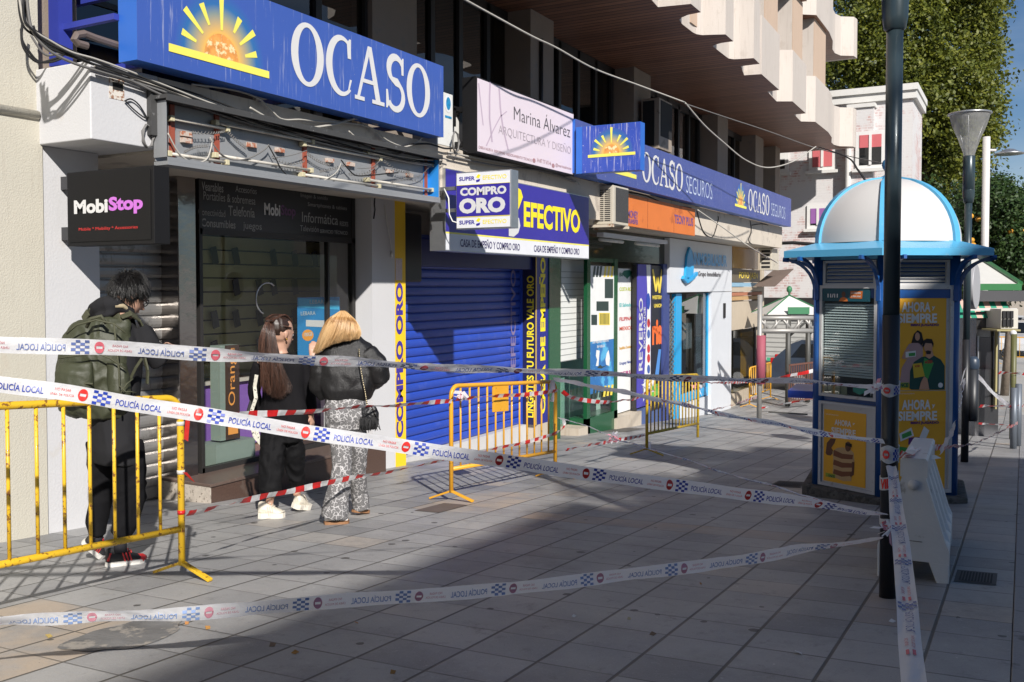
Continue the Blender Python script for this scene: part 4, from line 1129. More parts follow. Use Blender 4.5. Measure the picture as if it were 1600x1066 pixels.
for a_, b2 in (((1020, 421), (1025, 456)), ((1025, 456), (1028, 432)), ((1028, 432), (1030.5, 458)), ((1030.5, 458), (1034.5, 421))):
 p, q = FX(*a_, XH+.004), FX(*b2, XH+.004); mb.quad(p-UY*.05, q-UY*.05, q+UY*.05, p+UY*.05)
sans_span(mb, 'WESTERN', XH, 1019, 1035, 1019, 468, 462, .03); sans_span(mb, 'UNION', XH, 1022, 1035, 1022, 481, 475, .03)
mb.build('lettering', ye_, me_)
mb = MB(); sans_span(mb, 'ria', XH, 1019, 1035, 1019, 540, 500, .05); mb.build('lettering', mat('ria_orange', (.80, .15, .03), .5), me_)
flat('banner_stripe', mat('light_blue_print', (.08, .25, .6), .5), me_, XH, [(1023, 590), (1029, 590), (1033, 546), (1029, 546)], .003)
flat('banner_patch', mat('green_print', (.15, .5, .08), .5), me_, XH, [(1018, 622), (1030, 616), (1030, 598), (1018, 604)], .003)
# estate agent
es = thing('estate_agent_front', (-6.75, 20.5, gz(-6.75, 20.5)), 'white estate agency front with sky-blue window frames and raised blue boat logo', 'shopfront')
wp = mat('white_composite_panel', (.60, .62, .65), .4, var=.02)
cy = mat('sky_blue_frame', (.02, .33, .65), .35)
P('header_panel', wp, 1046, 1143, 1.02, (1100, 456), XH+.10, .4, es)
P('pier', wp, 1112, 1143, (1120, 456), -3.8, XH+.08, .4, es)
P('frame_post', cy, 1056, 1065, (1060, 459), -3.1, XH, .1, es); P('frame_post', cy, 1106, 1110, (1108, 458), -3.1, XH+.0, .12, es)
P('frame_rail', cy, 1065.2, 1105.8, (1080, 612), (1080, 625), XH, .1, es)
P('base', wp, 1065, 1112, (1085, 626), -3.6, XH+.03, .3, es)
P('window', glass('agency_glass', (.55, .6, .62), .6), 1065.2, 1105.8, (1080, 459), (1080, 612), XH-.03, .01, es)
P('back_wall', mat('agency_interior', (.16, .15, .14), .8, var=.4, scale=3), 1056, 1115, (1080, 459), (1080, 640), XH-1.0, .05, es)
P('window_card', pw_, 1068, 1081, (1075, 505), (1075, 545), XH-.1, .01, es); P('window_card', pw_, 1090, 1104, (1095, 575), (1095, 612), XH-.1, .01, es)
mb = MB()
ya, yb = FX(1047, 500, XH).y, FX(1056, 500, XH).y
for i in range(26):
 z = -.25-i*.11; mb.bar((XH-.05, ya, z), (XH-.05, yb, z-.22), .02, .012); mb.bar((XH-.03, ya, z-.22), (XH-.03, yb, z), .02, .012)
mb.build('folding_grille', alu, es)
mb = MB(); q = FX(1085, 412, XH+.14)
sans_span(mb, 'INMOBILIASUR', XH+.16, 1084, 1136, 1084, 414, 394, .04)
mb.build('lettering', cy, es)
mb = MB(); sans_span(mb, 'Grupo Inmobiliario', XH+.104, 1091, 1126, 1091, 434, 424, .02); mb.build('lettering', mat('charcoal_lettering', (.08, .075, .085), .6), es)
mb = MB(); mb.extr([FX(x, y, XH+.11) for x, y in ((1068, 434), (1080, 434), (1081, 418), (1079, 394), (1075, 386), (1071, 400))], (.05, 0, 0))
mb.extr([FX(x, y, XH+.11) for x, y in ((1064, 436), (1070, 443), (1078, 438), (1086, 430), (1086, 425), (1078, 432), (1071, 437), (1066, 431))], (.07, 0, 0)); mb.build('boat_logo', cy, es)
P('intercom', rub, 1131.5, 1134, (1132, 474), (1132, 497), XH+.11, .03, es)
# photo shop
fs = thing('photo_shop_front', (-6.75, 24.5, gz(-6.75, 24.5)), 'old photo shop front in amber and beige stripes at the end of the row', 'shopfront')
be = mat('beige_panel', (.46, .39, .30), .7, var=.05, streak=((.36, .29, .22), .6, .5))
P('fascia', mat('amber_glass', (.42, .22, .03), .2, var=.2, scale=1, coat=.4), 1144, 1184, (1160, 383), (1160, 420), XH-.02, .2, fs)
P('name_band', mat('bronze_panel', (.12, .10, .07), .4), 1144, 1187, (1160, 421), (1160, 441), XH-.01, .2, fs)
P('stripe', mat('pale_blue_stripe', (.25, .42, .55), .5), 1144, 1187, (1160, 442), (1160, 448), XH, .2, fs)
P('stripe', be, 1144, 1190, (1160, 449), (1160, 456), XH, .2, fs); P('stripe', mat('rust_stripe', (.40, .16, .09), .6), 1144, 1190, (1160, 457), (1160, 462), XH, .2, fs); P('stripe', mat('tan_stripe', (.48, .30, .14), .6), 1144, 1190, (1160, 463), (1160, 469), XH, .2, fs)
P('wall_panel', be, 1144, 1190, (1160, 471), (1160, 514), XH-.02, .2, fs)
P('base_panel', be, 1143.5, 1192, (1150, 614), -3.9, XH+.02, .3, fs)
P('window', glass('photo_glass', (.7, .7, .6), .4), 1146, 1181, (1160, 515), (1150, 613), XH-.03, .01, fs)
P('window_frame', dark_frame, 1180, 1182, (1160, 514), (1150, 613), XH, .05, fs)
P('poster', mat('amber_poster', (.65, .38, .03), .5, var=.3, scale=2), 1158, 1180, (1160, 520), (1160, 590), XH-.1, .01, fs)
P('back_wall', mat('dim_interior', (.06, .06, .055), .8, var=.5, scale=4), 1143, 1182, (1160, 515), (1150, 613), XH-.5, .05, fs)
mb = MB(); sans_span(mb, 'FOTO JAEN', XH-.01, 1155, 1184, 1155, 438, 425, .02); mb.build('lettering', ye_, fs)
P('corner_pier', be, 1190, 1193.5, 1.0, -3.9, XH-.02, .3, fs)
# ------------------------------------------------------------------ the MobiStop blade sign
Ym = 4.6
a, c = FY(106, 385, Ym), FY(240, 258, Ym)
msn = thing('projecting_sign', (a.x, Ym, a.z), 'black square projecting sign with bold white and violet lettering and red words below', 'sign')
mb = MB(); mb.box(a.x, c.x, Ym, Ym+.14, a.z, c.z); mb.build('sign_case', blk, msn, bevel=.004)
mb = MB(); mb.box(a.x+.03, c.x-.03, Ym-.006, Ym-.001, a.z+.03, c.z-.03); mb.build('sign_face', mat('charcoal_panel', (.009, .0088, .0095), .6, spec=.2, dirt=((.5, .5, .5), .745, 40, .8)), msn)
w_, h_ = c.x-a.x, c.z-a.z
mb = MB(); add_text(mb, 'Mobi', (a.x+w_*.095, Ym-.009, a.z+h_*.43), UX, UZ, w_*.40, h_*.185, 0, .045); mb.build('lettering', letter_white, msn)
mb = MB(); add_text(mb, 'Stop', (a.x+w_*.505, Ym-.009, a.z+h_*.395), UX, UZ, w_*.385, h_*.235, 0, .045); mb.build('lettering', mat('violet_letters', (.52, .15, .58), .5), msn)
mb = MB(); add_text(mb, 'Mobile * Mobility * Accessories', (a.x+w_*.15, Ym-.009, a.z+h_*.19), UX, UZ, w_*.68, h_*.055, 0, 0); mb.build('lettering', mat('red_letters', (.60, .03, .03), .5), msn)
for dz in (.10, .49):
 mb = MB(); mb.box(XW-.02, a.x-.002, Ym+.03, Ym+.12, a.z+dz-.05, a.z+dz+.05); mb.build('bracket', mat('dark_steel', (.06, .06, .065), .5, .4), msn)
# ------------------------------------------------------------------ dismantled light box over the phone shop
grey_sheet = mat('grey_sheet_metal', (.30, .31, .32), .5, .3, var=.08, scale=3, dirt=((.16, .16, .16), .6, 6, .5), streak=((.16, .13, .11), .64, .5))
L0 = FX(240, 250, XS).y; XF = FY(262, 200, L0).x
L1 = FX(688, 280, XF).y; LB, LT = FX(688, 313, XF).z, FX(688, 247, XF).z
lbx = thing('light_box', (XF, L0, LB), 'stripped grey light box with bare tubes and dangling wires, its front panel missing', 'light box')
XBk = XS+.014
mb = MB(); mb.box(XBk-.008, XBk, L0+.006, L1-.006, LB+.006, LT-.006); mb.build('back_panel', grey_sheet, lbx)
mb = MB(); mb.box(XS+.006, XF-.012, L0-.003, L0+.003, LB+.03, LT-.01); mb.build('end_panel', grey_sheet, lbx)
mb = MB(); mb.box(XBk-.01, XF-.01, L1-.006, L1, LB, LT); mb.build('end_panel', grey_sheet, lbx)
mb = MB(); mb.box(XBk+.002, XF-.02, L1-.012, L1-.0065, LB+.02, LT-.02); mb.box(XBk+.002, XBk+.006, L1-.13, L1-.013, LB+.02, LT-.02); mb.build('blue_lining', mat('blue_lining', (.02, .22, .60), .5), lbx)
dk = mat('weathered_dark_metal', (.07, .07, .07), .6, .3, dirt=((.3, .3, .3), .62, 12, .6))
mb = MB(); mb.box(XBk-.03, XF+.035, L0-.03, L1+.0, LT, LT+.03); mb.box(XF+.02, XF+.035, L0-.03, L1, LT-.02, LT-.0003); mb.build('lid', dk, lbx)
mb = MB(); mb.box(XBk-.01, XF, L0, L1, LB-.03, LB); mb.box(XF-.008, XF, L0, L1, LB+.0005, LB+.03); mb.build('tray', grey_sheet, lbx)
red = mat('red_oxide_strip', (.30, .07, .04), .6, dirt=((.15, .05, .04), .6, 12, .6)); tubem = mat('dusty_fluorescent_tube', (.55, .52, .46), .5, dirt=((.35, .3, .24), .55, 8, .6)); cap = mat('yellowed_tube_cap', (.55, .50, .33), .6)
XT_ = XBk+.05
for px in (268, 338, 475, 582, 664):
 y = FX(px, 280, XBk).y; mb = MB(); mb.box(XBk+.001, XBk+.02, y-.022, y+.022, LB+.005, LT-.008); mb.build('upright', red, lbx)
tubes = [((268, 184), (355, 203)), ((338, 192), (488, 222)), ((475, 227), (594, 247)), ((575, 238), (676, 258)), ((264, 240), (354, 254)), ((337, 244), (486, 265)), ((473, 274), (592, 290)), ((575, 281), (675, 297))]
for i, (p, q) in enumerate(tubes):
 A, B = FX(*p, XT_), FX(*q, XT_);
 zz_ = (A.z+B.z)/2; A.z = B.z = zz_
 mb = MB(); mb.tube([A, B], .013, 8); t = mb.build('fluorescent_tube', tubem, lbx, smooth=True)
 for E_ in (A, B):
  mb = MB(); mb.box(E_.x-.045, E_.x+.018, E_.y-.02, E_.y+.02, E_.z-.022, E_.z+.022); mb.build('tube_cap', cap, t if False else lbx, bevel=.004)
bal = mat('white_orange_ballast', (.50, .42, .36), .6, dirt=((.35, .10, .04), .5, 18, .9))
for px, py in ((291, 210), (291, 220), (393, 227), (437, 235), (515, 251), (548, 257), (609, 268), (640, 274)):
 q = FX(px, py, XBk+.02); mb = MB(); mb.obox(q, (.018, 0, 0), (0, .05, 0), (0, 0, .02)); mb.build('starter_block', bal, lbx, bevel=.003)
wm = {'b': rub, 'w': mat('grey_white_wire', (.42, .40, .36), .6), 'g': mat('grey_wire', (.16, .155, .15), .6)}
def wire(pts, X, r, col, parent, name='wire', sag=None, jit=.0, curl=0):
 P_ = [FX(x, y, X) if not isinstance(x, Vector) else x for x, y in pts]
 out = []
 for i in range(len(P_)-1):            # Catmull-Rom
  p0 = P_[max(i-1, 0)]; p1 = P_[i]; p2 = P_[i+1]; p3 = P_[min(i+2, len(P_)-1)]
  for k in range(6):
   t = k/6
   out.append(.5*((2*p1)+(p2-p0)*t+(2*p0-5*p1+4*p2-p3)*t*t+(3*p1-p0-3*p2+p3)*t*t*t))
 out.append(P_[-1])
 if jit:
  out = [p+Vector((random.uniform(-jit, jit), random.uniform(-jit, jit), random.uniform(-jit, jit))) for p in out]
 if curl:
  o2 = []
  for i in range(len(out)-1):
   for k in range(5):
    t = (i*5+k); p = out[i].lerp(out[i+1], k/5)
    o2.append(p+Vector((curl*math.cos(t*1.3), curl*.4*math.sin(t*1.3), curl*math.sin(t*1.3))))
  out = o2
 mb = MB(); mb.tube(out, r, 5); return mb.build(name, wm[col], parent, smooth=True)
XWi = XBk+.07
wire([(262, 208), (280, 240), (300, 253), (322, 250), (331, 225), (328, 215)], XWi, .007, 'w', lbx)
wire([(328, 218), (345, 240), (365, 250), (390, 247), (412, 235), (420, 226)], XWi, .006, 'g', lbx)
wire([(420, 228), (432, 250), (440, 265), (452, 277)], XWi, .006, 'b', lbx)
wire([(533, 250), (545, 265), (560, 275), (600, 272), (622, 270)], XWi, .007, 'b', lbx)
wire([(533, 255), (525, 270), (505, 283)], XWi, .005, 'w', lbx)
wire([(480, 235), (455, 243), (425, 247)], XWi, .004, 'g', lbx); wire([(595, 250), (580, 262), (558, 263)], XWi, .004, 'g', lbx); wire([(670, 262), (655, 275), (630, 280)], XWi, .004, 'g', lbx)
for pts in ([(355, 205), (370, 220), (385, 232)], [(300, 207), (330, 208), (350, 206)], [(288, 238), (305, 230), (325, 228)], [(425, 245), (450, 256), (475, 252)], [(480, 240), (498, 252), (515, 258)], [(500, 268), (520, 264), (540, 258)], [(545, 272), (570, 272), (590, 258)], [(600, 252), (620, 266), (640, 270)], [(610, 285), (635, 280), (660, 285)]):
 wire(pts, XWi-.01, .0035, 'g', lbx, 'coiled_wire', curl=.012)
# ------------------------------------------------------------------ street lamps
def tape_mat(name, col, trans=.35, alpha=.06):
 m = bpy.data.materials.new(name); m.use_nodes = True; MATS[name] = m
 N = m.node_tree.nodes; L = m.node_tree.links; b = N['Principled BSDF']; o = N['Material Output']
 tc = N.new('ShaderNodeTexCoord'); nz = N.new('ShaderNodeTexNoise'); nz.inputs['Scale'].default_value = 14; nz.inputs['Detail'].default_value = 4
 L.new(tc.outputs['Object'], nz.inputs['Vector'])
 bp = N.new('ShaderNodeBump'); bp.inputs['Strength'].default_value = .6; bp.inputs['Distance'].default_value = .02; L.new(nz.outputs['Fac'], bp.inputs['Height'])
 b.inputs['Base Color'].default_value = (*col, 1); b.inputs['Roughness'].default_value = .32; L.new(bp.outputs[0], b.inputs['Normal'])
 tr = N.new('ShaderNodeBsdfTranslucent'); tr.inputs[0].default_value = (*col, 1)
 mx = N.new('ShaderNodeMixShader'); mx.inputs[0].default_value = trans; L.new(b.outputs[0], mx.inputs[1]); L.new(tr.outputs[0], mx.inputs[2])
 tp = N.new('ShaderNodeBsdfTransparent'); m2 = N.new('ShaderNodeMixShader'); m2.inputs[0].default_value = alpha
 L.new(mx.outputs[0], m2.inputs[1]); L.new(tp.outputs[0], m2.inputs[2]); L.new(m2.outputs[0], o.inputs[0]); return m
lamp_m = mat('lamp_post_paint', (.030, .048, .058), .32, .2, var=.08, scale=4, coat=.2, dirt=((.10, .10, .10), .66, 10, .4))
lamp_m2 = mat('lamp_post_base_paint', (.016, .017, .020), .4, .1, var=.1, scale=4, dirt=((.06, .06, .06), .64, 10, .4))
lens_m = tape_mat('lamp_lens', (.55, .55, .53), .5, .45)
def street_lamp(x, y, label, h=3.1, cols=(lamp_m2, lamp_m)):
 z = gz(x, y)
 t = thing('street_lamp', (x, y, z), label, 'street lamp', 'street lamps on the pavement')
 mb = MB(); mb.cyl((x, y), .045, z-.02, z+1.55, 24); mb.build('pole_sleeve', cols[0], t, smooth=True)
 mb = MB(); mb.cyl((x, y), .043, z+1.55, z+h, 24); mb.build('pole', cols[1], t, smooth=True)
 mb = MB(); mb.lathe((x, y, z), [(.045, h-.02), (.056, h-.01), (.066, h+.05), (.069, h+.14), (.069, h+.141), (.066, h+.142), (.069, h+.145), (.069, h+.56), (.06, h+.57), (0, h+.57)], 28); mb.build('housing', cols[1], t, smooth=True)
 mb = MB(); mb.lathe((x, y, z), [(.06, h+.56), (.075, h+.62), (.13, h+.78), (.20, h+.95), (.235, h+1.08)], 28); mb.build('lens', lens_m, t, smooth=True)
 mb = MB(); mb.lathe((x, y, z), [(0, h+1.12), (.15, h+1.12), (.25, h+1.10), (.255, h+1.085), (.235, h+1.07), (0, h+1.07)], 28); mb.build('cap', alu, t, smooth=True)
 for k in range(3):
  a = k*2.09+.5; mb = MB(); mb.tube([(x+.055*math.cos(a), y+.055*math.sin(a), z+h+.58), (x+.11*math.cos(a), y+.11*math.sin(a), z+h+.8), (x+.21*math.cos(a), y+.21*math.sin(a), z+h+1.07)], .006, 6)
  mb.build('lens_rib', alu, t, smooth=True)
 return t
PX0, PY0 = G(1387, 933).x, G(1387, 933).y
street_lamp(PX0, PY0, 'nearest dark lamp post, with police tape knotted round it at several heights')
pb = G(1507, 722)
street_lamp(pb.x, pb.y, 'lamp post farther off behind the kiosk, its clear funnel-shaped head against the trees', h=3.28)
# ------------------------------------------------------------------ kiosk
KC = Vector((-1.166, 9.603, 0)); KA = .70
def kv(k, r, z):
 a = R(35+240+60*k); return Vector((KC.x+r*math.cos(a), KC.y+r*math.sin(a), z))
KG = -1.93
kio = thing('ticket_kiosk', (KC.x, KC.y, KG), 'hexagonal blue ticket kiosk with a white dome and sky-blue ribs and eaves', 'kiosk')
kblue = mat('kiosk_blue_paint', (.012, .078, .27), .35, var=.08, scale=3, coat=.15, dirt=((.03, .05, .12), .6, 8, .5))
ksky = mat('kiosk_sky_blue_paint', (.09, .38, .62), .38, var=.05, scale=3, coat=.15, dirt=((.25, .42, .55), .62, 9, .4))
kwhite = mat('kiosk_white_shell', (.52, .51, .50), .5, var=.02, scale=1.5, dirt=((.5, .48, .45), .66, 9, .4))
kframe = mat('kiosk_pale_frame', (.50, .50, .50), .45, var=.05, dirt=((.25, .2, .15), .62, 14, .5))
mb = MB(); mb.prism([tuple(kv(k, KA+.13, 0))[:2] for k in range(6)], -2.6, KG+.02)
mb.build('plinth', mat('rough_concrete', (.10, .095, .085), .9, var=.3, scale=9, bump=1.0, bscale=14, dirt=((.04, .04, .035), .5, 14, .8)), kio, bevel=.02)
for k in range(6):
 p = kv(k, KA-.03, 0); mb = MB(); mb.cyl((p.x, p.y), .055, KG+.02, .27, 12); mb.build('corner_post', kblue, kio, smooth=True)
def kplane(k, px, py, e=0.0):
 """photo pixel -> point on wall k of the kiosk, e metres proud"""
 A, B = kv(k, KA, 0), kv(k+1, KA, 0)
 n = (A+B)/2-KC; n.z = 0; n.normalize()
 d = ray(px, py); t = (A.dot(n)+e)/d.dot(n); return d*t
def kbar(name, m, k, s0, s1, z0, z1, e0, e1):
 A, B = kv(k, KA, 0), kv(k+1, KA, 0); n = (A+B)/2-KC; n.z = 0; n.normalize()
 mb = MB(); P0 = A.lerp(B, s0); P1 = A.lerp(B, s1)
 mb.hexa([P0+n*e0+UZ*z0, P0+n*e1+UZ*z0, P1+n*e1+UZ*z0, P1+n*e0+UZ*z0, P0+n*e0+UZ*z1, P0+n*e1+UZ*z1, P1+n*e1+UZ*z1, P1+n*e0+UZ*z1])
 return mb.build(name, m, kio) if name else mb
TF = (446-446)/1
louv = mat('louvre_grey', (.42, .42, .41), .5, .1)
for k in range(6):
 kbar('wall', kblue, k, .05, .95, KG+.02, .27, -.08, -.03)
 z = .03
 while z < .20:
  A, B = kv(k, KA-.02, z), kv(k+1, KA-.02, z); P0, P1 = A.lerp(B, .14), A.lerp(B, .86); n = ((A+B)/2-Vector((KC.x, KC.y, z))).normalized()
  mb = MB(); mb.hexa([P0-n*.02+UZ*.022, P0+n*.012, P1+n*.012, P1-n*.02+UZ*.022, P0-n*.02+UZ*.027, P0+n*.012+UZ*.005, P1+n*.012+UZ*.005, P1-n*.02+UZ*.027]); mb.build('louvre_slat', louv, kio); z += .034
 for s0, s1, z0, z1 in ((.10, .14, .02, .22), (.86, .90, .02, .22), (.10, .90, .21, .23), (.10, .90, .0, .02)):
  kbar('louvre_frame', kframe, k, s0, s1, z0, z1, -.03, .004)
 kbar('rail', kblue, k, .04, .96, -.115, -.002, -.05, .012)
# front-left wall (5): window with blind above, framed poster below
def kframe_rect(k, s0, s1, z0, z1, w=.028, e=.022):
 for a, b2, c, d in ((s0, s0+w*1.4, z0, z1), (s1-w*1.4, s1, z0, z1), (s0+w*1.4, s1-w*1.4, z1-w, z1), (s0+w*1.4, s1-w*1.4, z0, z0+w)):
  kbar('panel_frame', kframe, k, a, b2, c, d, -.03, e)
Zw0 = (446-624)/FPX*8.7; Zw1 = -.01
def zs(k, px, py): return kplane(k, px, py).z
zA, zB = zs(5, 1320, 446)-.0, zs(5, 1320, 622)
kframe_rect(5, .07, .93, zB, zA)
zC, zD = zs(5, 1320, 630), zs(5, 1320, 764)
kframe_rect(5, .07, .93, zD, zC)
kbar('blind', mat('blind_backing', (.03, .04, .045), .7), 5, .11, .89, zB+.03, zA-.03, -.029, -.02)
blm = mat('venetian_slat', (.62, .68, .67), .5, .0, var=.15)
z = zB+.20
while z < zA-.17:
 A, B = kv(5, KA-.012, z), kv(6, KA-.012, z); P0, P1 = A.lerp(B, .12), A.lerp(B, .88); n = ((A+B)/2-Vector((KC.x, KC.y, z))).normalized()
 mb = MB(); mb.hexa([P0-n*.006+UZ*.016, P0+n*.008, P1+n*.008, P1-n*.006+UZ*.016, P0-n*.006+UZ*.018, P0+n*.008+UZ*.002, P1+n*.008+UZ*.002, P1-n*.006+UZ*.018]); mb.build('blind_slat', blm, kio); z += .0245
kbar('window', glass('kiosk_glass', (.9, .93, .93), .2), 5, .11, .89, zB+.028, zA-.028, .010, .014)
def kflat(name, m, k, pts, e):
 mb = MB(); mb.poly([kplane(k, x, y, e) for x, y in pts]); return mb.build(name, m, kio)
def kflatr(name, m, k, x0, x1, y0, y1, e):
 """upright rectangle on wall k, corners by pixel at mid height"""
 a = kplane(k, x0, (y0+y1)/2, e); b = kplane(k, x1, (y0+y1)/2, e)
 xm = (x0+x1)/2; zt = kplane(k, xm, y0, e).z; zb_ = kplane(k, xm, y1, e).z
 mb = MB(); mb.poly([(a.x, a.y, zb_), (b.x, b.y, zb_), (b.x, b.y, zt), (a.x, a.y, zt)]); return mb.build(name, m, kio)
def ktext(name, m, k, s, x0, x1, y0, y1, e, bold=0.0):
 a = kplane(k, x0, y1, e); b = kplane(k, x1, y1, e); t = kplane(k, x0, y0, e)
 u = Vector((b.x-a.x, b.y-a.y, 0)); L_ = u.length; u.normalize(); v = UZ
 mb = MB(); add_text(mb, s, a, u, v, L_, t.z-a.z, 0, bold); return mb.build(name, m, kio)
def kell(name, m, k, cx, cy, rx, ry, e, n=18): return kflat(name, m, k, [(cx+rx*math.cos(-2*math.pi*i/n), cy+ry*math.sin(-2*math.pi*i/n)) for i in range(n)], e)
teal = mat('teal_banner', (.008, .08, .11), .5, var=.2); wl_ = mat('poster_letter_white', (.72, .71, .69), .5); org = mat('poster_orange2', (.60, .16, .03), .5)
amber = mat('amber_poster_paper', (.80, .40, .025), .5, var=.06, scale=2); skin_p = mat('poster_skin', (.55, .29, .18), .6); skin_d = mat('poster_skin_dark', (.13, .055, .03), .6)
hair_p = mat('poster_hair', (.02, .012, .01), .7); purp = mat('poster_purple', (.10, .02, .16), .5); grn = mat('poster_green_shirt', (.008, .06, .05), .6); pgreen = mat('poster_green_card', (.05, .30, .06), .5)
kflatr('window_banner', teal, 5, 1281, 1360, 450, 471, .016)
ktext('lettering', wl_, 5, '11/11', 1293, 1309, 459, 465, .018, .05)
kflat('banner_patch', org, 5, [(1328, 466), (1347, 467), (1348, 455), (1329, 455)], .018); ktext('lettering', wl_, 5, '11.000.000', 1330, 1345, 456.5, 459.5, .02, .02); ktext('lettering', wl_, 5, '1.000.000', 1330, 1345, 462, 464.5, .02, .02)
kell('banner_figure', skin_d, 5, 1318, 460, 3, 4.5, .018); kflat('banner_figure', org, 5, [(1311, 471), (1325, 471), (1323, 466), (1318, 464), (1313, 466)], .018)
for i in range(4): kflatr('notice', mat('faded_notice', (.22, .24, .16), .7, var=.2, scale=40), 5, 1283+i*10.3, 1292.5+i*10.3, 600, 617, .006)
kflat('sticker', mat('green_sticker', (.01, .20, .15), .5), 5, [(1333, 612), (1343, 617), (1353, 613), (1353, 604), (1343, 606), (1333, 603)], .016)
# framed notice board below
kbar('notice_board', kframe, 5, .12, .88, zD+.03, zC-.03, -.028, .004)
kflatr('poster', amber, 5, 1287, 1353, 643, 757, .008)
for e_, k_, dx, dy, s_ in ((.011, 5, 0, 0, 1),):
 for w, x0, x1, y0, y1 in (('AHORA', 1304, 1330, 655, 664), ('y', 1332, 1336, 661, 664), ('SIEMPRE', 1299, 1337, 667, 677)): ktext('lettering', wl_, 5, w, x0, x1, y0, y1, e_, .03)
ktext('lettering', purp, 5, 'BIEN JUGADO', 1312, 1338, 678.5, 682, .011, .03)
ktext('lettering', wl_, 5, '*JUEGA RESPONSABLEMENTE', 1290, 1310, 646, 648, .011)
kflat('poster_figure', skin_d, 5, [(1290, 708), (1292, 692), (1298, 685), (1306, 686), (1304, 692), (1299, 700), (1303, 706), (1298, 712), (1292, 711)], .010)
kflat('poster_figure', mat('poster_stripe_cream', (.52, .34, .16), .6), 5, [(1301, 745), (1302, 715), (1300, 706), (1308, 700), (1316, 699), (1328, 702), (1334, 708), (1335, 722), (1331, 732), (1330, 752), (1318, 752)], .010)
for i in range(3): kflat('poster_stripe', mat('poster_stripe_brown', (.20, .07, .03), .6), 5, [(1302+(i > 0)*-.5, 712+i*14), (1315, 717+i*14), (1332-i*1, 718+i*13), (1333-i*1, 711+i*13), (1316, 709+i*14), (1303, 703+i*15)], .0115)
kell('poster_figure', skin_d, 5, 1325, 698, 4.6, 8, .012); kflat('poster_figure', hair_p, 5, [(1321, 696), (1331, 699), (1331, 694), (1321, 692)], .0135); kflat('poster_figure', skin_d, 5, [(1331, 722), (1335, 722), (1334, 742), (1329, 746), (1328, 741), (1331, 736)], .012)
for w, k_, x0, x1, y0, y1 in (('ONCE', 5, 1290, 1305, 740, 746),): kflatr('logo_plate', mat('lime_logo', (.30, .36, .03), .5), k_, x0, x1, y0, y1, .012); ktext('lettering', mat('logo_green_text', (.01, .09, .05), .5), k_, w, x0+4, x1-1, y0+1.2, y1-1.2, .014, .04)
# front-right wall (0): two posters one above the other
zE, zF = zs(0, 1440, 446), zs(0, 1440, 770)
kframe_rect(0, .06, .95, zF, zE, .034)
kbar('notice_board', kframe, 0, .10, .90, zF+.03, zE-.03, -.028, .004)
kflatr('poster', amber, 0, 1392, 1478, 458, 610, .008); kflatr('poster', amber, 0, 1392, 1477, 611, 765, .008)
for dy in (0, 153):
 ktext('lettering', wl_, 0, 'AHORA', 1409, 1454, 472+dy, 488+dy, .011, .035); ktext('lettering', wl_, 0, 'y', 1456, 1461, 479+dy, 485+dy, .011, .05)
 ktext('lettering', wl_, 0, 'SIEMPRE', 1403, 1464, 490+dy, 505+dy, .011, .035); ktext('lettering', purp, 0, 'BIEN JUGADO', 1423, 1467, 506+dy, 511+dy, .011, .05)
 ktext('lettering', wl_, 0, '*JUEGA RESPONSABLEMENTE', 1398, 1429, 461.5+dy, 464+dy, .011)
 kflatr('logo_plate', mat('lime_logo', (.30, .36, .03), .5), 0, 1396, 1420, 598+dy, 606+dy, .013); ktext('lettering', mat('logo_green_text', (.01, .09, .05), .5), 0, 'ONCE', 1401, 1419, 599+dy, 605+dy, .015, .05)
pal = mat('poster_pale_pink', (.42, .27, .26), .6)
kflat('poster_figure', pal, 0, [(1406, 597), (1409, 575), (1418, 560), (1414, 548), (1420, 538), (1434, 533), (1442, 540), (1442, 556), (1430, 575), (1424, 600), (1406, 600)], .010)
kflat('poster_figure', hair_p, 0, [(1424, 536), (1428, 522), (1434, 516), (1440, 520), (1443, 533), (1440, 540), (1435, 536)], .0115); kell('poster_figure', skin_p, 0, 1433.5, 526, 3.8, 6.5, .0125)
kflat('poster_figure', skin_p, 0, [(1409, 560), (1414, 547), (1420, 545), (1424, 556), (1416, 562)], .0125); kflat('poster_card', wl_, 0, [(1415, 559), (1431, 557), (1431, 548), (1415, 550)], .014); kflat('poster_card', pgreen, 0, [(1420, 557), (1430, 556), (1430, 551), (1420, 552)], .0155)
kflat('poster_figure', grn, 0, [(1421, 607), (1422, 580), (1428, 566), (1440, 558), (1458, 555), (1470, 562), (1476, 572), (1476, 609), (1424, 609)], .0115)
kflat('poster_figure', skin_p, 0, [(1448, 545), (1456, 545), (1459, 556), (1452, 561), (1446, 557)], .013); kell('poster_figure', skin_p, 0, 1450.5, 542, 6.6, 10.5, .014)
kflat('poster_figure', hair_p, 0, [(1441, 541), (1442, 533), (1448, 529), (1456, 530), (1459, 537), (1458, 543), (1456, 537), (1446, 536), (1443, 543)], .0155); kflat('poster_figure', hair_p, 0, [(1446, 549), (1450, 547.5), (1455, 549), (1454, 553.5), (1448, 553.5)], .0155)
kflat('poster_card', pgreen, 0, [(1441, 584), (1450, 593), (1459, 567), (1444, 559)], .0145); kflat('poster_card', mat('poster_yellow_card', (.62, .42, .03), .5), 0, [(1428, 591), (1445, 588), (1440, 567), (1426, 569)], .016)
ktext('lettering', mat('poster_red', (.45, .03, .02), .5), 0, 'x20', 1444, 1457, 563, 568, .016, .05); ktext('lettering', mat('poster_red', (.45, .03, .02), .5), 0, 'x10', 1429, 1437, 570, 574, .0175, .05)
kflat('poster_figure', skin_p, 0, [(1436, 609), (1439, 597), (1444, 588), (1449, 592), (1452, 609)], .0165); kell('poster_badge', wl_, 0, 1469.5, 602, 3.8, 4, .014)
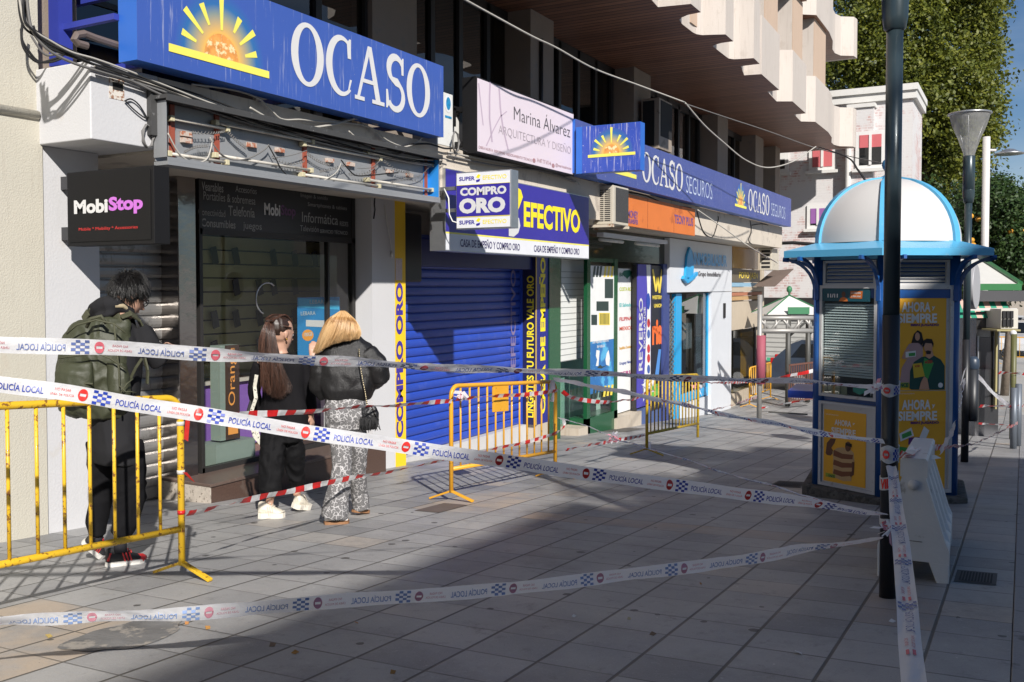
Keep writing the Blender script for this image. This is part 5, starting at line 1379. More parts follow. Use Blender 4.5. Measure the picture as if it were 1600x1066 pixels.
kflat('poster_card', wl_, 0, [(1407, 690), (1428, 681), (1424, 668), (1405, 678)], .012); kflat('poster_card', pgreen, 0, [(1410, 686), (1425, 680), (1423, 673), (1409, 679)], .0135); kflat('poster_card', wl_, 0, [(1434, 690), (1443, 694), (1452, 673), (1444, 666)], .012); kflat('poster_card', purp, 0, [(1419, 695), (1437, 693), (1437, 683), (1420, 684)], .0125)
for (a_, b2) in (((1409, 735), (1420, 722)), ((1420, 728), (1437, 712)), ((1404, 712), (1420, 700))):
 kflat('poster_card', pgreen, 0, [(a_[0], a_[1]), (b2[0], a_[1]+2), (b2[0]+2, b2[1]), (a_[0]+1, b2[1]-2)], .0125)
# side walls
for k in (1, 2, 3, 4): kframe_rect(k, .08, .92, -1.0, -.15); kframe_rect(k, .08, .92, KG+.1, -1.07); kbar('side_panel', mat('frosted_panel', (.42, .42, .43), .4), k, .12, .88, KG+.13, -1.1, -.028, .004); kbar('side_panel', mat('smoked_panel', (.05, .055, .06), .2), k, .12, .88, -.97, -.18, -.028, .004)
# eaves, six sloping plates and a fascia each
ER, Z0e, Z1e, Z2e = 1.03, .262, .325, .40
for k in range(6):
 A, B = kv(k, ER, 0), kv(k+1, ER, 0); C_, D_ = kv(k+1, .72, 0), kv(k, .72, 0)
 mb = MB()
 def z_(p, z): return (p.x, p.y, z)
 mb.quad(z_(A, Z0e), z_(B, Z0e), z_(B, Z1e), z_(A, Z1e)); mb.quad(z_(A, Z1e), z_(B, Z1e), z_(C_, Z2e), z_(D_, Z2e))
 mb.quad(z_(B, Z0e), z_(A, Z0e), z_(D_, Z0e+.02), z_(C_, Z0e+.02))
 mb.build('eave', ksky, kio)
mb = MB(); mb.prism([tuple(kv(k, .715, 0))[:2] for k in range(6)], .24, .405); mb.build('dome_ring', ksky, kio)
prof = [(math.cos(t)**.92 if t < 1.5707 else 0, math.sin(t)) for t in [i/14*math.pi/2 for i in range(15)]]
DR, DH = .69, .625
for k in range(6):
 mb = MB()
 rows = []
 for c, s_ in prof:
  P0, P1 = kv(k, DR*c+.002, .40+DH*s_), kv(k+1, DR*c+.002, .40+DH*s_)
  mid = (P0+P1)/2; out = (mid-Vector((KC.x, KC.y, mid.z)))
  if out.length > 1e-6: out.normalize()
  row = [P0.lerp(P1, j/6)+out*(.055*c*math.sin(math.pi*j/6)) for j in range(7)]
  rows.append(row)
 mb.v = [tuple(p) for r in rows for p in r]
 for i in range(len(rows)-1):
  for j in range(6): mb.f.append((i*7+j, i*7+j+1, i*7+j+8, i*7+j+7)); mb.m.append(0)
 o = mb.build('dome_panel', kwhite, kio, smooth=True)
 mb = MB(); pts = [kv(k, (DR+.015)*c, .40+(DH+.015)*s_) for c, s_ in prof]
 for i in range(len(pts)-1):
  a, b2 = pts[i], pts[i+1]; rad = (a-Vector((KC.x, KC.y, a.z)));
  ang = R(35+240+60*k+90); sd = Vector((math.cos(ang), math.sin(ang), 0))*.042
  ra = Vector((KC.x, KC.y, .40)); na = (a-ra).normalized()*.03; nb = (b2-ra).normalized()*.03
  fa = 1 if i < 11 else .6; fb = 1 if i+1 < 11 else .6
  mb.hexa([a-sd*fa-na, a+sd*fa-na, b2+sd*fb-nb, b2-sd*fb-nb, a-sd*fa, a+sd*fa, b2+sd*fb, b2-sd*fb])
 mb.build('dome_rib', ksky, kio)
mb = MB(); mb.lathe((KC.x, KC.y, .40+DH), [(.09, -.02), (.06, .02), (.02, .04), (.02, .07), (.045, .10), (.055, .135), (.045, .17), (.01, .20), (0, .2)], 16); mb.build('finial', mat('finial_blue', (.03, .16, .32), .35), kio, smooth=True)
# curved brackets under the eaves, two to a wall
for k in range(6):
 A, B = kv(k, KA, 0), kv(k+1, KA, 0); n = ((A+B)/2-KC); n.z = 0; n.normalize()
 for s_ in (.04, .96):
  o = A.lerp(B, s_); mb = MB()
  pts = [o+n*(.02+.30*(1-math.cos(t)))+UZ*(-.06+.31*math.sin(t)) for t in [i/8*math.pi/2 for i in range(9)]]
  for i in range(8): mb.bar(pts[i], pts[i+1], .035, .028, up=tuple(n))
  mb.bar(o+n*.02+UZ*-.14, o+n*.02+UZ*-.04, .04, .04, up=tuple(n)); mb.build('eave_bracket', kblue, kio)
# service counter on the far-left wall
A, B = kv(4, KA, 0), kv(5, KA, 0); n = (A+B)/2-KC; n.z = 0; n.normalize(); t = (B-A).normalized()
mb = MB(); c0 = (A+B)/2+n*.13; mb.obox(Vector((c0.x, c0.y, zs(5, 1275, 618))), n*.13, t*.33, UZ*.035); mb.build('counter', mat('counter_blue', (.02, .06, .40), .4), kio)
# ------------------------------------------------------------------ white plastic water barrier
nb = thing('plastic_barrier', (G(1470, 905).x, G(1470, 905).y, gz(-.4, 6)), 'scuffed white plastic water barrier standing end-on beside the nearest lamp post', 'road barrier')
pl = mat('white_polyethylene', (.62, .62, .61), .5, var=.05, scale=5, bump=.15, bscale=25, dirt=((.22, .20, .17), .60, 7, .6), streak=((.25, .23, .2), .63, .5))
bx, by = -.55, 5.88
zg = gz(bx, by)
# cross-section (offset along local across axis, height); the barrier runs away along d
dv = (G(1490, 800)-G(1470, 905)); dv.z = 0; dv = Vector((-.05, 1, 0)).normalized(); av = Vector((dv.y, -dv.x, 0))
LEN = 1.5
def ring(t, rib):
 w0, wt = .195, .074
 dz = gz(bx, by+t)+.02
 sec = [(-w0, .10), (-w0, .17), (-.170+rib*.8, .23), (-.066+rib*.2, .585), (-.064, .59), (-wt, .595), (-wt, .69), (-wt+.012, .705), (wt-.012, .705), (wt, .69), (wt, .595), (.064, .59), (.066-rib*.2, .585), (.170-rib*.8, .23), (w0, .17), (w0, .10)]
 sc_ = 1.0
 return [Vector((bx, by, 0))+dv*t+av*x+UZ*(dz+z) for x, z in sec]
mb = MB()
ts = []
t = 0
ribs = [(0, 0), (.10, 0), (.14, .05), (.30, .05), (.34, 0), (.46, 0), (.50, .05), (.66, .05), (.70, 0), (.82, 0), (.86, .05), (1.02, .05), (1.06, 0), (1.18, 0), (1.22, .05), (1.38, .05), (1.42, 0), (1.5, 0)]
rows = [ring(a, b2) for a, b2 in ribs]
for r0, r1 in zip(rows, rows[1:]):
 for j in range(len(r0)-1): mb.quad(r0[j], r1[j], r1[j+1], r0[j+1])
mb.poly(rows[0]); mb.poly(list(reversed(rows[-1])))
# arch cut-out suggested by feet: body floats on four feet
mb.build('body', pl, nb, smooth=False, bevel=.008)
for t in (.0, 1.25):
 for s_ in (-1, 1):
  c0 = Vector((bx, by, gz(bx, by+t)))+dv*t; mb = MB()
  p = [c0+av*(s_*.225)+UZ*-.06, c0+av*(s_*.10)+UZ*-.06];
  a_, b2 = (s_*.1945, s_*.13); c_, d_ = (s_*.1945, s_*.085)
  q = lambda x, tt, z: Vector((bx, by, gz(bx, by+t)))+dv*(t+tt)+av*x+UZ*z
  lo = sorted((a_, b2)); hi = sorted((c_, d_))
  mb.hexa([q(lo[0], -.001, .0), q(lo[1], -.001, .0), q(lo[1], .25, -.03), q(lo[0], .25, -.03), q(hi[0], -.001, .121), q(hi[1], -.001, .121), q(hi[1], .25, .121), q(hi[0], .25, .121)])
  mb.build('foot', pl, nb, bevel=.006)
mb = MB(); c0 = Vector((bx, by, zg))+UZ*.57; mb.tube([c0-dv*.02, c0+dv*.0], .03, 16); mb.build('filler_plug', pl, nb, smooth=True)
mb = MB(); mb.box(bx-.07, bx+.05, by-.003, by-.0005, zg+.235, zg+.238); mb.build('seam', mat('grime_line', (.12, .11, .1), .8), nb)
# ------------------------------------------------------------------ yellow pedestrian barriers
yb1 = mat('barrier_yellow_rusty', (.68, .42, .02), .42, var=.06, scale=5, dirt=((.16, .055, .015), .55, 30, .95), coat=.15)
yb2 = mat('barrier_amber', (.68, .34, .025), .42, var=.06, scale=5, dirt=((.22, .08, .02), .62, 24, .8), coat=.15)
yb3 = mat('barrier_yellow_dull', (.50, .33, .02), .5, var=.1, scale=5, dirt=((.14, .06, .015), .55, 22, .8))
def barrier(p0, p1, m, label, nb_, legs, H=1.1, plate=None, r=.021, bend=.10):
 (x0, y0), (x1, y1) = p0, p1
 z0, z1 = gz(x0, y0), gz(x1, y1)
 A, B = Vector((x0, y0, z0)), Vector((x1, y1, z1))
 t_ = thing('crowd_barrier', tuple(A), label, 'barrier', 'yellow crowd barriers on the pavement')
 d = (B-A); L_ = d.length; d.normalize()
 pts = [A+UZ*.08]
 for i in range(7):
  a = i/6*math.pi/2; pts.append(A+UZ*(H-bend+bend*math.sin(a))+d*(bend-bend*math.cos(a)))
 for i in range(7):
  a = i/6*math.pi/2; pts.append(B+UZ*(H-bend+bend*math.cos(a))-d*(bend-bend*math.sin(a)))
 pts.append(B+UZ*.08)
 mb = MB(); mb.tube(pts, r, 12); mb.build('frame', m, t_, smooth=True)
 mb = MB(); mb.tube([A+UZ*.30+d*.02, B+UZ*.30-d*.02], r*.95, 12); mb.build('bottom_rail', m, t_, smooth=True)
 for i in range(nb_):
  s_ = L_*(i+1)/(nb_+1); mb = MB(); mb.tube([A+d*s_+UZ*.31, A+d*s_+UZ*(H-.01)], r*.48, 8); mb.build('bar', m, t_, smooth=True)
 for q, k in zip((A, B), legs):
  if not k: continue
  for s_ in (-1, 1):
   e = Vector((q.x+s_*.24, q.y, gz(q.x+s_*.24, q.y)+.012)); mb = MB(); mb.bar(q+UZ*.095, e, .035, .018); mb.build('foot', m, t_, bevel=.003)
 if plate:
  s0, s1 = plate; mb = MB(); c0 = A+d*(L_*(s0+s1)/2)+UZ*(H-.15); mb.obox(c0, d*(L_*(s1-s0)/2), UX*.012, UZ*.13); mb.build('name_plate', m, t_, bevel=.004)
 return t_
barrier((-4.46, 3.93), (-4.50, 1.93), yb1, 'rust-flecked yellow crowd barrier nearest the camera, in front of the man', 12, (1, 1))
barrier((-4.67, 7.29), (-4.55, 9.25), yb2, 'amber crowd barrier in front of the blue shutter, wrapped in striped tape', 12, (1, 1), plate=(.36, .50), H=1.08)
barrier((-4.50, 11.99), (-4.51, 14.3), yb3, 'dull yellow crowd barrier before the travel and money shops', 14, (1, 0), H=1.08)
bq = FZ(1215, 620, -3.1); barrier((-6.3, 24.4), (-6.2, 26.3), yb2, 'farthest yellow crowd barrier, past the corner of the shops', 10, (1, 1), H=1.05)
# ------------------------------------------------------------------ tapes
tape_w = tape_mat('police_tape_plastic', (.92, .93, .96), .5, .03); tape_r = tape_mat('hazard_tape_red', (.60, .02, .02), .2, 0.02); tape_ww = tape_mat('hazard_tape_white', (.72, .72, .72), .3)
ink_b = mat('tape_ink_blue', (.02, .05, .36), .4); ink_r = mat('tape_ink_red', (.62, .025, .02), .4); ink_b2 = mat('tape_ink_blue_seen_through', (.22, .32, .56), .5); ink_r2 = mat('tape_ink_red_seen_through', (.60, .26, .32), .5)
ink_b3 = mat('tape_ink_blue_faded', (.10, .14, .33), .5); ink_r3 = mat('tape_ink_red_faded', (.5, .10, .13), .5)
def zline(x, a=(52, 3.68), b=(1390, 5.04)):
 ia, ib = 1/a[1], 1/b[1]; return 1/(ia+(ib-ia)*(x-a[0])/(b[0]-a[0]))
def join_print(rib, MBs, inks, t):
 for k, mb in enumerate(MBs):
  n0 = len(rib.v); rib.v += mb.v; rib.f += [tuple(n0+i for i in f) for f in mb.f]; rib.m += [k+1]*len(mb.f)
 rib.build1('ribbon', [tape_w]+list(inks), t, smooth=True)
class Ribbon:
 """tape: list of (point, width, tilt); tilt 0 = hangs upright, 90 = lies flat"""
 def __init__(s, st):
  s.P = [Vector(p) for p, w, t in st]; s.w = [w for p, w, t in st]; s.t = [t for p, w, t in st]
  s.L = [0]
  for a, b in zip(s.P, s.P[1:]): s.L.append(s.L[-1]+(b-a).length)
 def at(s, l, v, e=0.0, sway=True):
  l = max(0, min(s.L[-1]-1e-6, l)); i = 0
  lo, hi = 0, len(s.L)-2
  while lo < hi:
   mid = (lo+hi+1)//2
   if s.L[mid] <= l: lo = mid
   else: hi = mid-1
  i = lo; f = (l-s.L[i])/(s.L[i+1]-s.L[i])
  n = len(s.P)
  p0, p1, p2, p3 = s.P[max(i-1, 0)], s.P[i], s.P[i+1], s.P[min(i+2, n-1)]
  t = f; p = .5*((2*p1)+(p2-p0)*t+(2*p0-5*p1+4*p2-p3)*t*t+(3*p1-p0-3*p2+p3)*t*t*t)
  tan = (p2-p1).normalized(); w = s.w[i]*(1-f)+s.w[i+1]*f; a = R(s.t[i]*(1-f)+s.t[i+1]*f)
  up = (UZ-tan*tan.dot(UZ)).normalized(); sd = tan.cross(up)
  if sd.dot(-p) < 0: sd = -sd            # towards the camera side of the street
  c = up*math.cos(a)+sd*math.sin(a); nn = sd*math.cos(a)-up*math.sin(a)
  wob = .006*math.sin(l*5.3+1)+.005*math.sin(l*11+v*2.5)+.0035*mnoise.noise(Vector((l*16, v*3, 1.7)))+.004*mnoise.noise(Vector((l*6, v*6, 5)))
  return p+c*((v-.5)*w)+nn*(e+wob)
def tape(name, st, label, period=.45, start=0.0, mirror=False, inks=(ink_b, ink_r), group='police tapes strung across the pavement', printed=True, till=None, frm=0.0):
 rb = Ribbon(st); Lt = rb.L[-1]
 t = thing(name, tuple(rb.P[-1]), label, 'tape', group)
 mb = MB(); n = max(8, int(Lt/.035)); m = 4; k = 0
 for i in range(n+1):
  for j in range(m+1): mb.v.append(tuple(rb.at(Lt*i/n, j/m)))
 for i in range(n):
  for j in range(m): mb.f.append((i*(m+1)+j, (i+1)*(m+1)+j, (i+1)*(m+1)+j+1, i*(m+1)+j+1)); mb.m.append(0)
 rib = mb
 if not printed: rib.build('ribbon', tape_w, t, smooth=True); return t
 e = .0035
 def mp(u, v, s0):
  if mirror: l = s0+period*(1-u)
  else: l = s0+period*u
  return rb.at(l, v, e)
 s0 = start
 MBs = [MB(), MB()]
 while s0 < (till or Lt):
  if s0 < frm: s0 += period; continue
  def put(geo, x0, x1, y0, y1, mi):
   vs, fs, (a, b, c, d) = geo; mb = MBs[mi]; n0 = len(mb.v)
   if not (0 <= s0+period*(1-x1 if mirror else x0) and s0+period*(1-x0 if mirror else x1) <= Lt): return
   for (x, y) in vs: mb.v.append(tuple(mp(x0+(x-a)/(b-a)*(x1-x0), y0+(y-c)/(d-c)*(y1-y0), s0)))
   for f in fs: mb.f.append(tuple(n0+i for i in f)); mb.m.append(0)
  put(txt_geo('POLICÍA LOCAL', .012), .205, .60, .24, .74, 0)
  put(txt_geo('NO PASAR', .0), .69, .82, .56, .72, 1); put(txt_geo('LÍNEA DE POLICÍA', .0), .655, .855, .28, .46, 1)
  for cx in range(4):
   for cy in range(5):
    if (cx+cy) % 2: continue
    xa = .008+cx*.038; ya = .07+cy*.175
    mb = MBs[0]; n0 = len(mb.v)
    if not (0 <= s0+period*(1-xa if mirror else xa) <= Lt): continue
    for x, y in ((xa, ya), (xa+.038, ya), (xa+.038, ya+.175), (xa, ya+.175)): mb.v.append(tuple(mp(x, min(y, .985), s0)))
    mb.f.append((n0, n0+1, n0+2, n0+3)); mb.m.append(0)
  cxx, ry = .925, .38; rx = .042
  if 0 <= s0+period*(1-cxx if mirror else cxx) <= Lt-.02:
   mb = MBs[1]; nn = 20
   out = [mp(cxx+rx*math.cos(2*math.pi*i/nn), .5+ry*math.sin(2*math.pi*i/nn), s0) for i in range(nn)]
   bw, bh = .026, .09
   inn = [mp(cxx+bw*max(-1, min(1, 1.6*math.cos(2*math.pi*i/nn))), .5+bh*max(-1, min(1, 1.6*math.sin(2*math.pi*i/nn))), s0) for i in range(nn)]
   for i in range(nn): mb.quad(out[i], out[(i+1) % nn], inn[(i+1) % nn], inn[i])
  s0 += period
 join_print(rib, MBs, inks, t); return t
def pts_line(lst, zf, w=.065):
 """(px, py, tilt[, width]) with depth from a straight run"""
 return [(FD(q[0], q[1], zf(q[0])), q[3] if len(q) > 3 else w, q[2]) for q in lst]
K = Vector((PX0, PY0, 0))
S1 = [(-260, 558, 0), (-120, 582, 0), (0, 601, 0), (100, 613, 0), (200, 630, 0), (300, 645, 0), (400, 662, 0), (500, 679, 0), (600, 693, 0), (700, 708, 0), (800, 722, 4), (900, 738, 4), (1000, 751, 5), (1100, 764, 5), (1200, 778, 10), (1260, 786, 25), (1320, 794, 55), (1378, 804, 70, .035)]
tape('police_tape', pts_line(S1, zline), 'police tape with lettering reading the right way round, sloping down to the lamp post', start=0, period=.45)
S2 = [(-260, 518, 0), (-120, 530, 0), (0, 539, 0), (100, 542, 10), (200, 545, 12), (300, 551, 25), (400, 558, 45), (500, 564.5, 46), (600, 570, 55), (700, 573.5, 55), (800, 578, 58), (900, 584, 62), (1000, 588, 60), (1100, 591, 62), (1200, 595, 65), (1300, 600, 68), (1362, 603, 70, .05), (1376, 604, 50, .06)]
tape('police_tape', pts_line(S2, zline), 'uppermost police tape, lettering mirrored, crossing in front of the people', start=-.02, mirror=True, inks=(ink_b3, ink_r3))
S3 = [(-260, 990, 30), (-120, 982, 30), (0, 971.5, 38), (100, 968, 30), (200, 962, 25), (300, 957, 15), (400, 950, 10), (500, 942, 5), (600, 935, 5), (700, 927, 5), (800, 919, 5), (900, 909, 5), (1000, 895.5, 5), (1100, 883, 8), (1200, 869, 8), (1250, 860, 25), (1300, 853, 40), (1355, 843, 60), (1380, 839, 70, .02)]
tape('police_tape', pts_line(S3, zline), 'lowest police tape, lettering mirrored, rising just above the paving to the lamp post', start=-.05, mirror=True, inks=(ink_b2, ink_r2))
S4 = [(1392, 728, 30, .05), (1396, 745, 25, .05), (1401, 800, 20, .06), (1408, 850, 20, .065), (1413, 900, 18, .065), (1418, 950, 18, .065), (1421, 1000, 15, .065), (1428, 1066, 12, .065), (1440, 1150, 10, .065)]
def z4(y): return 1/(1/4.97+(1/2.5-1/4.97)*(y-728)/(1066-728))
rb4 = [(FD(q[0], q[1], z4(q[1])), q[3], q[2]) for q in S4]
def tape_down(st, label):
 """tape coming straight at the viewer: width across the picture"""
 P_ = [p for p, w, t in st]; t = thing('police_tape', tuple(P_[0]), label, 'tape', 'police tapes strung across the pavement')
 Ls = [0]
 for a, b in zip(P_, P_[1:]): Ls.append(Ls[-1]+(b-a).length)
 def at(l, v, e=0):
  i = 0
  while i < len(Ls)-2 and Ls[i+1] < l: i += 1
  f = (l-Ls[i])/(Ls[i+1]-Ls[i]); p = P_[i].lerp(P_[i+1], f); w = st[i][1]*(1-f)+st[i+1][1]*f
  tan = (P_[i+1]-P_[i]).normalized(); sd = Vector((math.cos(YAW)+.2*math.sin(l*3), math.sin(YAW), .12)); sd = (sd-tan*sd.dot(tan)).normalized(); n = tan.cross(sd);
  if n.dot(-p) < 0: n = -n
  return p+sd*((v-.5)*w)+n*(e+.004*math.sin(v*6.28+l*7))
 mb = MB(); n, m = 60, 6
 for i in range(n+1):
  for j in range(m+1): mb.v.append(tuple(at(Ls[-1]*i/n, j/m)))
 for i in range(n):
  for j in range(m): mb.f.append((i*(m+1)+j, (i+1)*(m+1)+j, (i+1)*(m+1)+j+1, i*(m+1)+j+1)); mb.m.append(0)
 rib = mb
 B_, R_ = MB(), MB(); s0 = .25; pr_ = .45
 while s0 < Ls[-1]-pr_:
  for s, (x0, x1, y0, y1), mbb in (('POLICÍA LOCAL', (.205, .60, .24, .74), B_), ('NO PASAR', (.69, .82, .56, .72), R_), ('LÍNEA DE POLICÍA', (.655, .855, .28, .46), R_)):
   vs, fs, (a, b, c, d) = txt_geo(s); n0 = len(mbb.v)
   for x, y in vs: mbb.v.append(tuple(at(s0+pr_*(x0+(x-a)/(b-a)*(x1-x0)), 1-(y0+(y-c)/(d-c)*(y1-y0)), .004)))
   for f in fs: mbb.f.append(tuple(n0+i for i in f)); mbb.m.append(0)
  for cx in range(4):
   for cy in range(5):
    if (cx+cy) % 2: continue
    xa = .008+cx*.038; ya = .07+cy*.175
    B_.quad(*[at(s0+pr_*x, min(y, .98), .004) for x, y in ((xa, ya), (xa+.038, ya), (xa+.038, ya+.175), (xa, ya+.175))])
  R_.quad(*[at(s0+pr_*x, y, .004) for x, y in ((.885, .3), (.965, .3), (.965, .44), (.885, .44))]); R_.quad(*[at(s0+pr_*x, y, .004) for x, y in ((.885, .58), (.965, .58), (.965, .72), (.885, .72))])
  s0 += pr_
 join_print(rib, [B_, R_], (ink_b3, ink_r3), t)
tape_down(rb4, 'police tape hanging steeply from the nearest lamp post to the bottom edge')
def z5(x): return 1/(1/10.2+(1/5.0-1/10.2)*(x-862)/(1380-862))
tape('police_tape', pts_line([(866, 592, 35, .05), (900, 599, 35, .06), (1000, 618, 40, .06), (1100, 640, 50, .055), (1190, 659, 50, .05), (1260, 672, 40, .05), (1320, 682, 40, .045), (1380, 691, 50, .03)], z5), 'folded police tape from the amber barrier top to the lamp post', start=2.6, mirror=True, frm=2.5, group='police tapes strung across the pavement')
def z6(x): return 1/(1/10.2+(1/5.0-1/10.2)*(x-873)/(1386-873))
tape('police_tape', pts_line([(873, 652, 60, .03), (900, 661, 70, .025), (940, 674, 70, .025), (965, 688, 75, .03), (1010, 699, 75, .025), (1075, 720, 75, .022), (1150, 743, 75, .022), (1200, 758, 70, .022), (1290, 782, 70, .022), (1386, 806, 75, .02)], z6), 'thin twisted police tape from the amber barrier down to the pole', start=.3, mirror=False)
# wraps round the nearest lamp post
def wrap(zc, h, label, tilt=0.0, x=PX0, y=PY0, r=.0475, printed=True):
 t = thing('tape_wrap', (x, y, zc), label, 'tape'); mb = MB(); n = 28
 for i in range(n+1):
  a = 2*math.pi*i/n; w = h*(.5+.1*math.sin(3*a)); dz = tilt*math.sin(a)
  rr = r+.002*math.sin(5*a)
  mb.v += [(x+rr*math.cos(a), y+rr*math.sin(a), zc-w+dz), (x+rr*1.03*math.cos(a), y+rr*1.03*math.sin(a), zc+w+dz)]
 for i in range(n): mb.f.append((2*i, 2*i+2, 2*i+3, 2*i+1)); mb.m.append(0)
 mb.build('band', tape_w, t, smooth=True)
 if printed:
  mb, mr = MB(), MB(); a0 = math.atan2(-y, -x)
  def q(u, v, e=.003): a = a0+u; return (x+(r+e+.003)*math.cos(a), y+(r+e+.003)*math.sin(a), zc+v*h*.45+tilt*math.sin(a))
  for cx in range(4):
   for cy in range(4):
    if (cx+cy) % 2 == 0: mb.quad(q(.35+cx*.16, -.8+cy*.4), q(.51+cx*.16, -.8+cy*.4), q(.51+cx*.16, -.4+cy*.4), q(.35+cx*.16, -.4+cy*.4))
  for i in range(16):
   a, b2 = 2*math.pi*i/16, 2*math.pi*(i+1)/16
   mr.quad(q(-.35+.36*math.cos(a), .62*math.sin(a)), q(-.35+.36*math.cos(b2), .62*math.sin(b2)), q(-.35+.22*math.cos(b2), .16*(1 if math.sin(b2) > 0 else -1)), q(-.35+.22*math.cos(a), .16*(1 if math.sin(a) > 0 else -1)))
  mb.build('print', ink_b, t); mr.build('print', ink_r, t)
 return t
zz1 = lambda py: (HZ-py)/FPX*5.04
wrap(zz1(607), .062, 'crumpled police tape band round the nearest lamp post, topmost of three', .01)
wrap(zz1(710), .085, 'smooth police tape band with a red disc round the lamp post, middle one')
wrap(zz1(816), .05, 'narrow police tape band low on the lamp post', .012)
tw = thing('tape_wrap', (PX0, PY0, zz1(752)), 'red-lettered tape scrap round the lamp post under the disc band', 'tape')
mb = MB(); n = 20
for i in range(n+1):
 a = 2*math.pi*i/n; dz = .02*math.sin(a+1); mb.v += [(PX0+.049*math.cos(a), PY0+.049*math.sin(a), zz1(762)+dz), (PX0+.049*math.cos(a), PY0+.049*math.sin(a), zz1(742)+dz)]
for i in range(n): mb.f.append((2*i, 2*i+2, 2*i+3, 2*i+1)); mb.m.append(0)
mb.build('band', tape_w, tw, smooth=True)
mb = MB(); a0 = math.atan2(-PY0, -PX0)
vs, fs, (a_, b2, c_, d_) = txt_geo('VIDA', .06)
for (x, y) in vs:
 u = a0-1.0+(x-a_)/(b2-a_)*1.9; v = (y-c_)/(d_-c_); mb.v.append((PX0+.0515*math.cos(u), PY0+.0515*math.sin(u), zz1(760)+v*.055+.02*math.sin(u+1)))
mb.f = list(fs); mb.m = [0]*len(fs); mb.build('print', ink_r, tw)
# loose crumpled ends
def crumple(p, r, label, seed, name='tape_knot', m=None):
 random.seed(seed); mb = MB(); c = Vector(p)
 for i in range(14):
  a = Vector((random.gauss(0, 1), random.gauss(0, 1), random.gauss(0, 1))).normalized()*r*random.uniform(.3, 1); b = a+Vector((random.gauss(0, 1), random.gauss(0, 1), random.gauss(0, 1)))*r*.55
  s_ = Vector((random.gauss(0, 1), random.gauss(0, 1), random.gauss(0, 1))).normalized()*r*.35
  mb.quad(c+a-s_, c+a+s_, c+b+s_, c+b-s_, random.choice([0, 0, 0, 1]))
 o = mb.build(name, [m or tape_w, ink_r2], smooth=False); tag(o, label, 'tape'); return o
crumple(FD(1366, 604, 4.98), .035, 'crumpled tape bunch tied at the top band of the lamp post', 3)
crumple(FD(1385, 828, 4.96), .04, 'tangle of tape ends tied low on the lamp post', 5)
mb = MB()
for a_, b2 in (((1394, 823), (1386, 838)), ((1398, 820), (1378, 838)), ((1402, 812), (1384, 836))): mb.tube([FD(*a_, 4.95), FD(*b2, 4.93)], .004, 5)
tag(mb.build('tape_end', tape_w), 'three thin twisted strands of tape fanning from the lowest lamp post knot', 'tape')
# tape between the lamp, the kiosk and the water barrier
def strip(lst, w, label, mA=None, print_=False, seg=.09, group=None, name='hazard_tape', hazard=True, tilt=None):
 """striped red-and-white tape through (px,py,depth)"""
 rb = Ribbon([(FD(q[0], q[1], q[2]), (q[3] if len(q) > 3 else w), (q[4] if len(q) > 4 else 35+35*math.sin(i*1.7))) for i, q in enumerate(lst)])
 mb = MB(); Lt = rb.L[-1]; n = max(4, int(Lt/(seg/3)))
 for i in range(n):
  for j in range(2):
   l0, l1 = Lt*i/n, Lt*(i+1)/n; sk = seg*.35
   mi = int(((l0+l1)/2+j*sk*.0)/seg) % 2
   mb.quad(rb.at(l0, j/2), rb.at(l1, j/2), rb.at(l1, (j+1)/2), rb.at(l0, (j+1)/2), mi)
 o = mb.build(name, [tape_r, tape_ww] if hazard else [tape_w, tape_w], smooth=True); tag(o, label, 'tape', group); return o
g = 'red and white hazard tapes'
strip([(292, 641, 5.56), (340, 645, 5.85), (385, 647, 6.1), (430, 646, 6.35), (500, 641, 6.8), (600, 634, 7.6), (706, 627, 8.6)], .042, 'upper striped tape between the nearest and the amber barrier', group=g, seg=.1)
strip([(712, 623, 8.6), (760, 620, 9.0), (800, 618, 9.4), (845, 614, 9.9), (873, 611, 10.3)], .045, 'striped tape along the upper part of the amber barrier', group=g, seg=.1)
strip([(878, 611, 10.4), (890, 619, 10.5), (905, 624, 10.8), (930, 627.5, 11.2), (955, 628, 11.7), (980, 625, 12.3), (1000, 620, 12.9), (1015, 610, 13.6)], .05, 'sagging striped tape between the amber and the dull yellow barrier', group=g, seg=.12)
strip([(292, 801, 5.5), (350, 790, 5.85), (400, 779, 6.2), (500, 757, 6.9), (600, 738, 7.7), (706, 718, 8.6)], .042, 'low striped tape passing the shoes of the two women', group=g, seg=.1)
strip([(712, 716, 8.6), (757, 705, 9.0), (800, 696, 9.4), (850, 683, 10.0), (876, 674, 10.3), (882, 665, 10.35), (880, 655, 10.3)], .04, 'striped tape along the bottom rail of the amber barrier', group=g, seg=.1)
strip([(884, 702, 10.35), (905, 699, 10.7), (940, 692, 11.4), (975, 686, 12.3), (1008, 681, 13.4)], .045, 'low striped tape from the amber barrier foot to the next one', group=g, seg=.12)
strip([(1088, 597, 15.5), (1110, 598, 16.5), (1140, 598, 18), (1186, 596, 21.5)], .05, 'striped tape behind the uppermost police tape near the boat logo shop', group=g, seg=.15)
strip([(1112, 641, 16), (1140, 634, 17.8), (1165, 626, 19.8), (1187, 619, 21.5)], .05, 'striped tape rising to the scaffold pole at the corner', group=g, seg=.15)
strip([(1187, 594, 21.5), (1215, 590, 21.6), (1245, 585, 21.7), (1272, 579, 21.8)], .09, 'broad striped tape in front of the gazebo', group=g, seg=.25)
strip([(1186, 638, 21.5), (1215, 633, 21.6), (1255, 626, 21.8)], .06, 'low striped tape in front of the gazebo', group=g, seg=.2)
mb = MB()
strip([(1500, 601, 11.6), (1512, 571, 11.7), (1530, 590, 12.2), (1550, 612, 12.8), (1575, 633, 13.4), (1590, 643, 13.8)], .05, 'police tape slanting down from the far lamp post to the grey rails', name='police_tape', hazard=False)
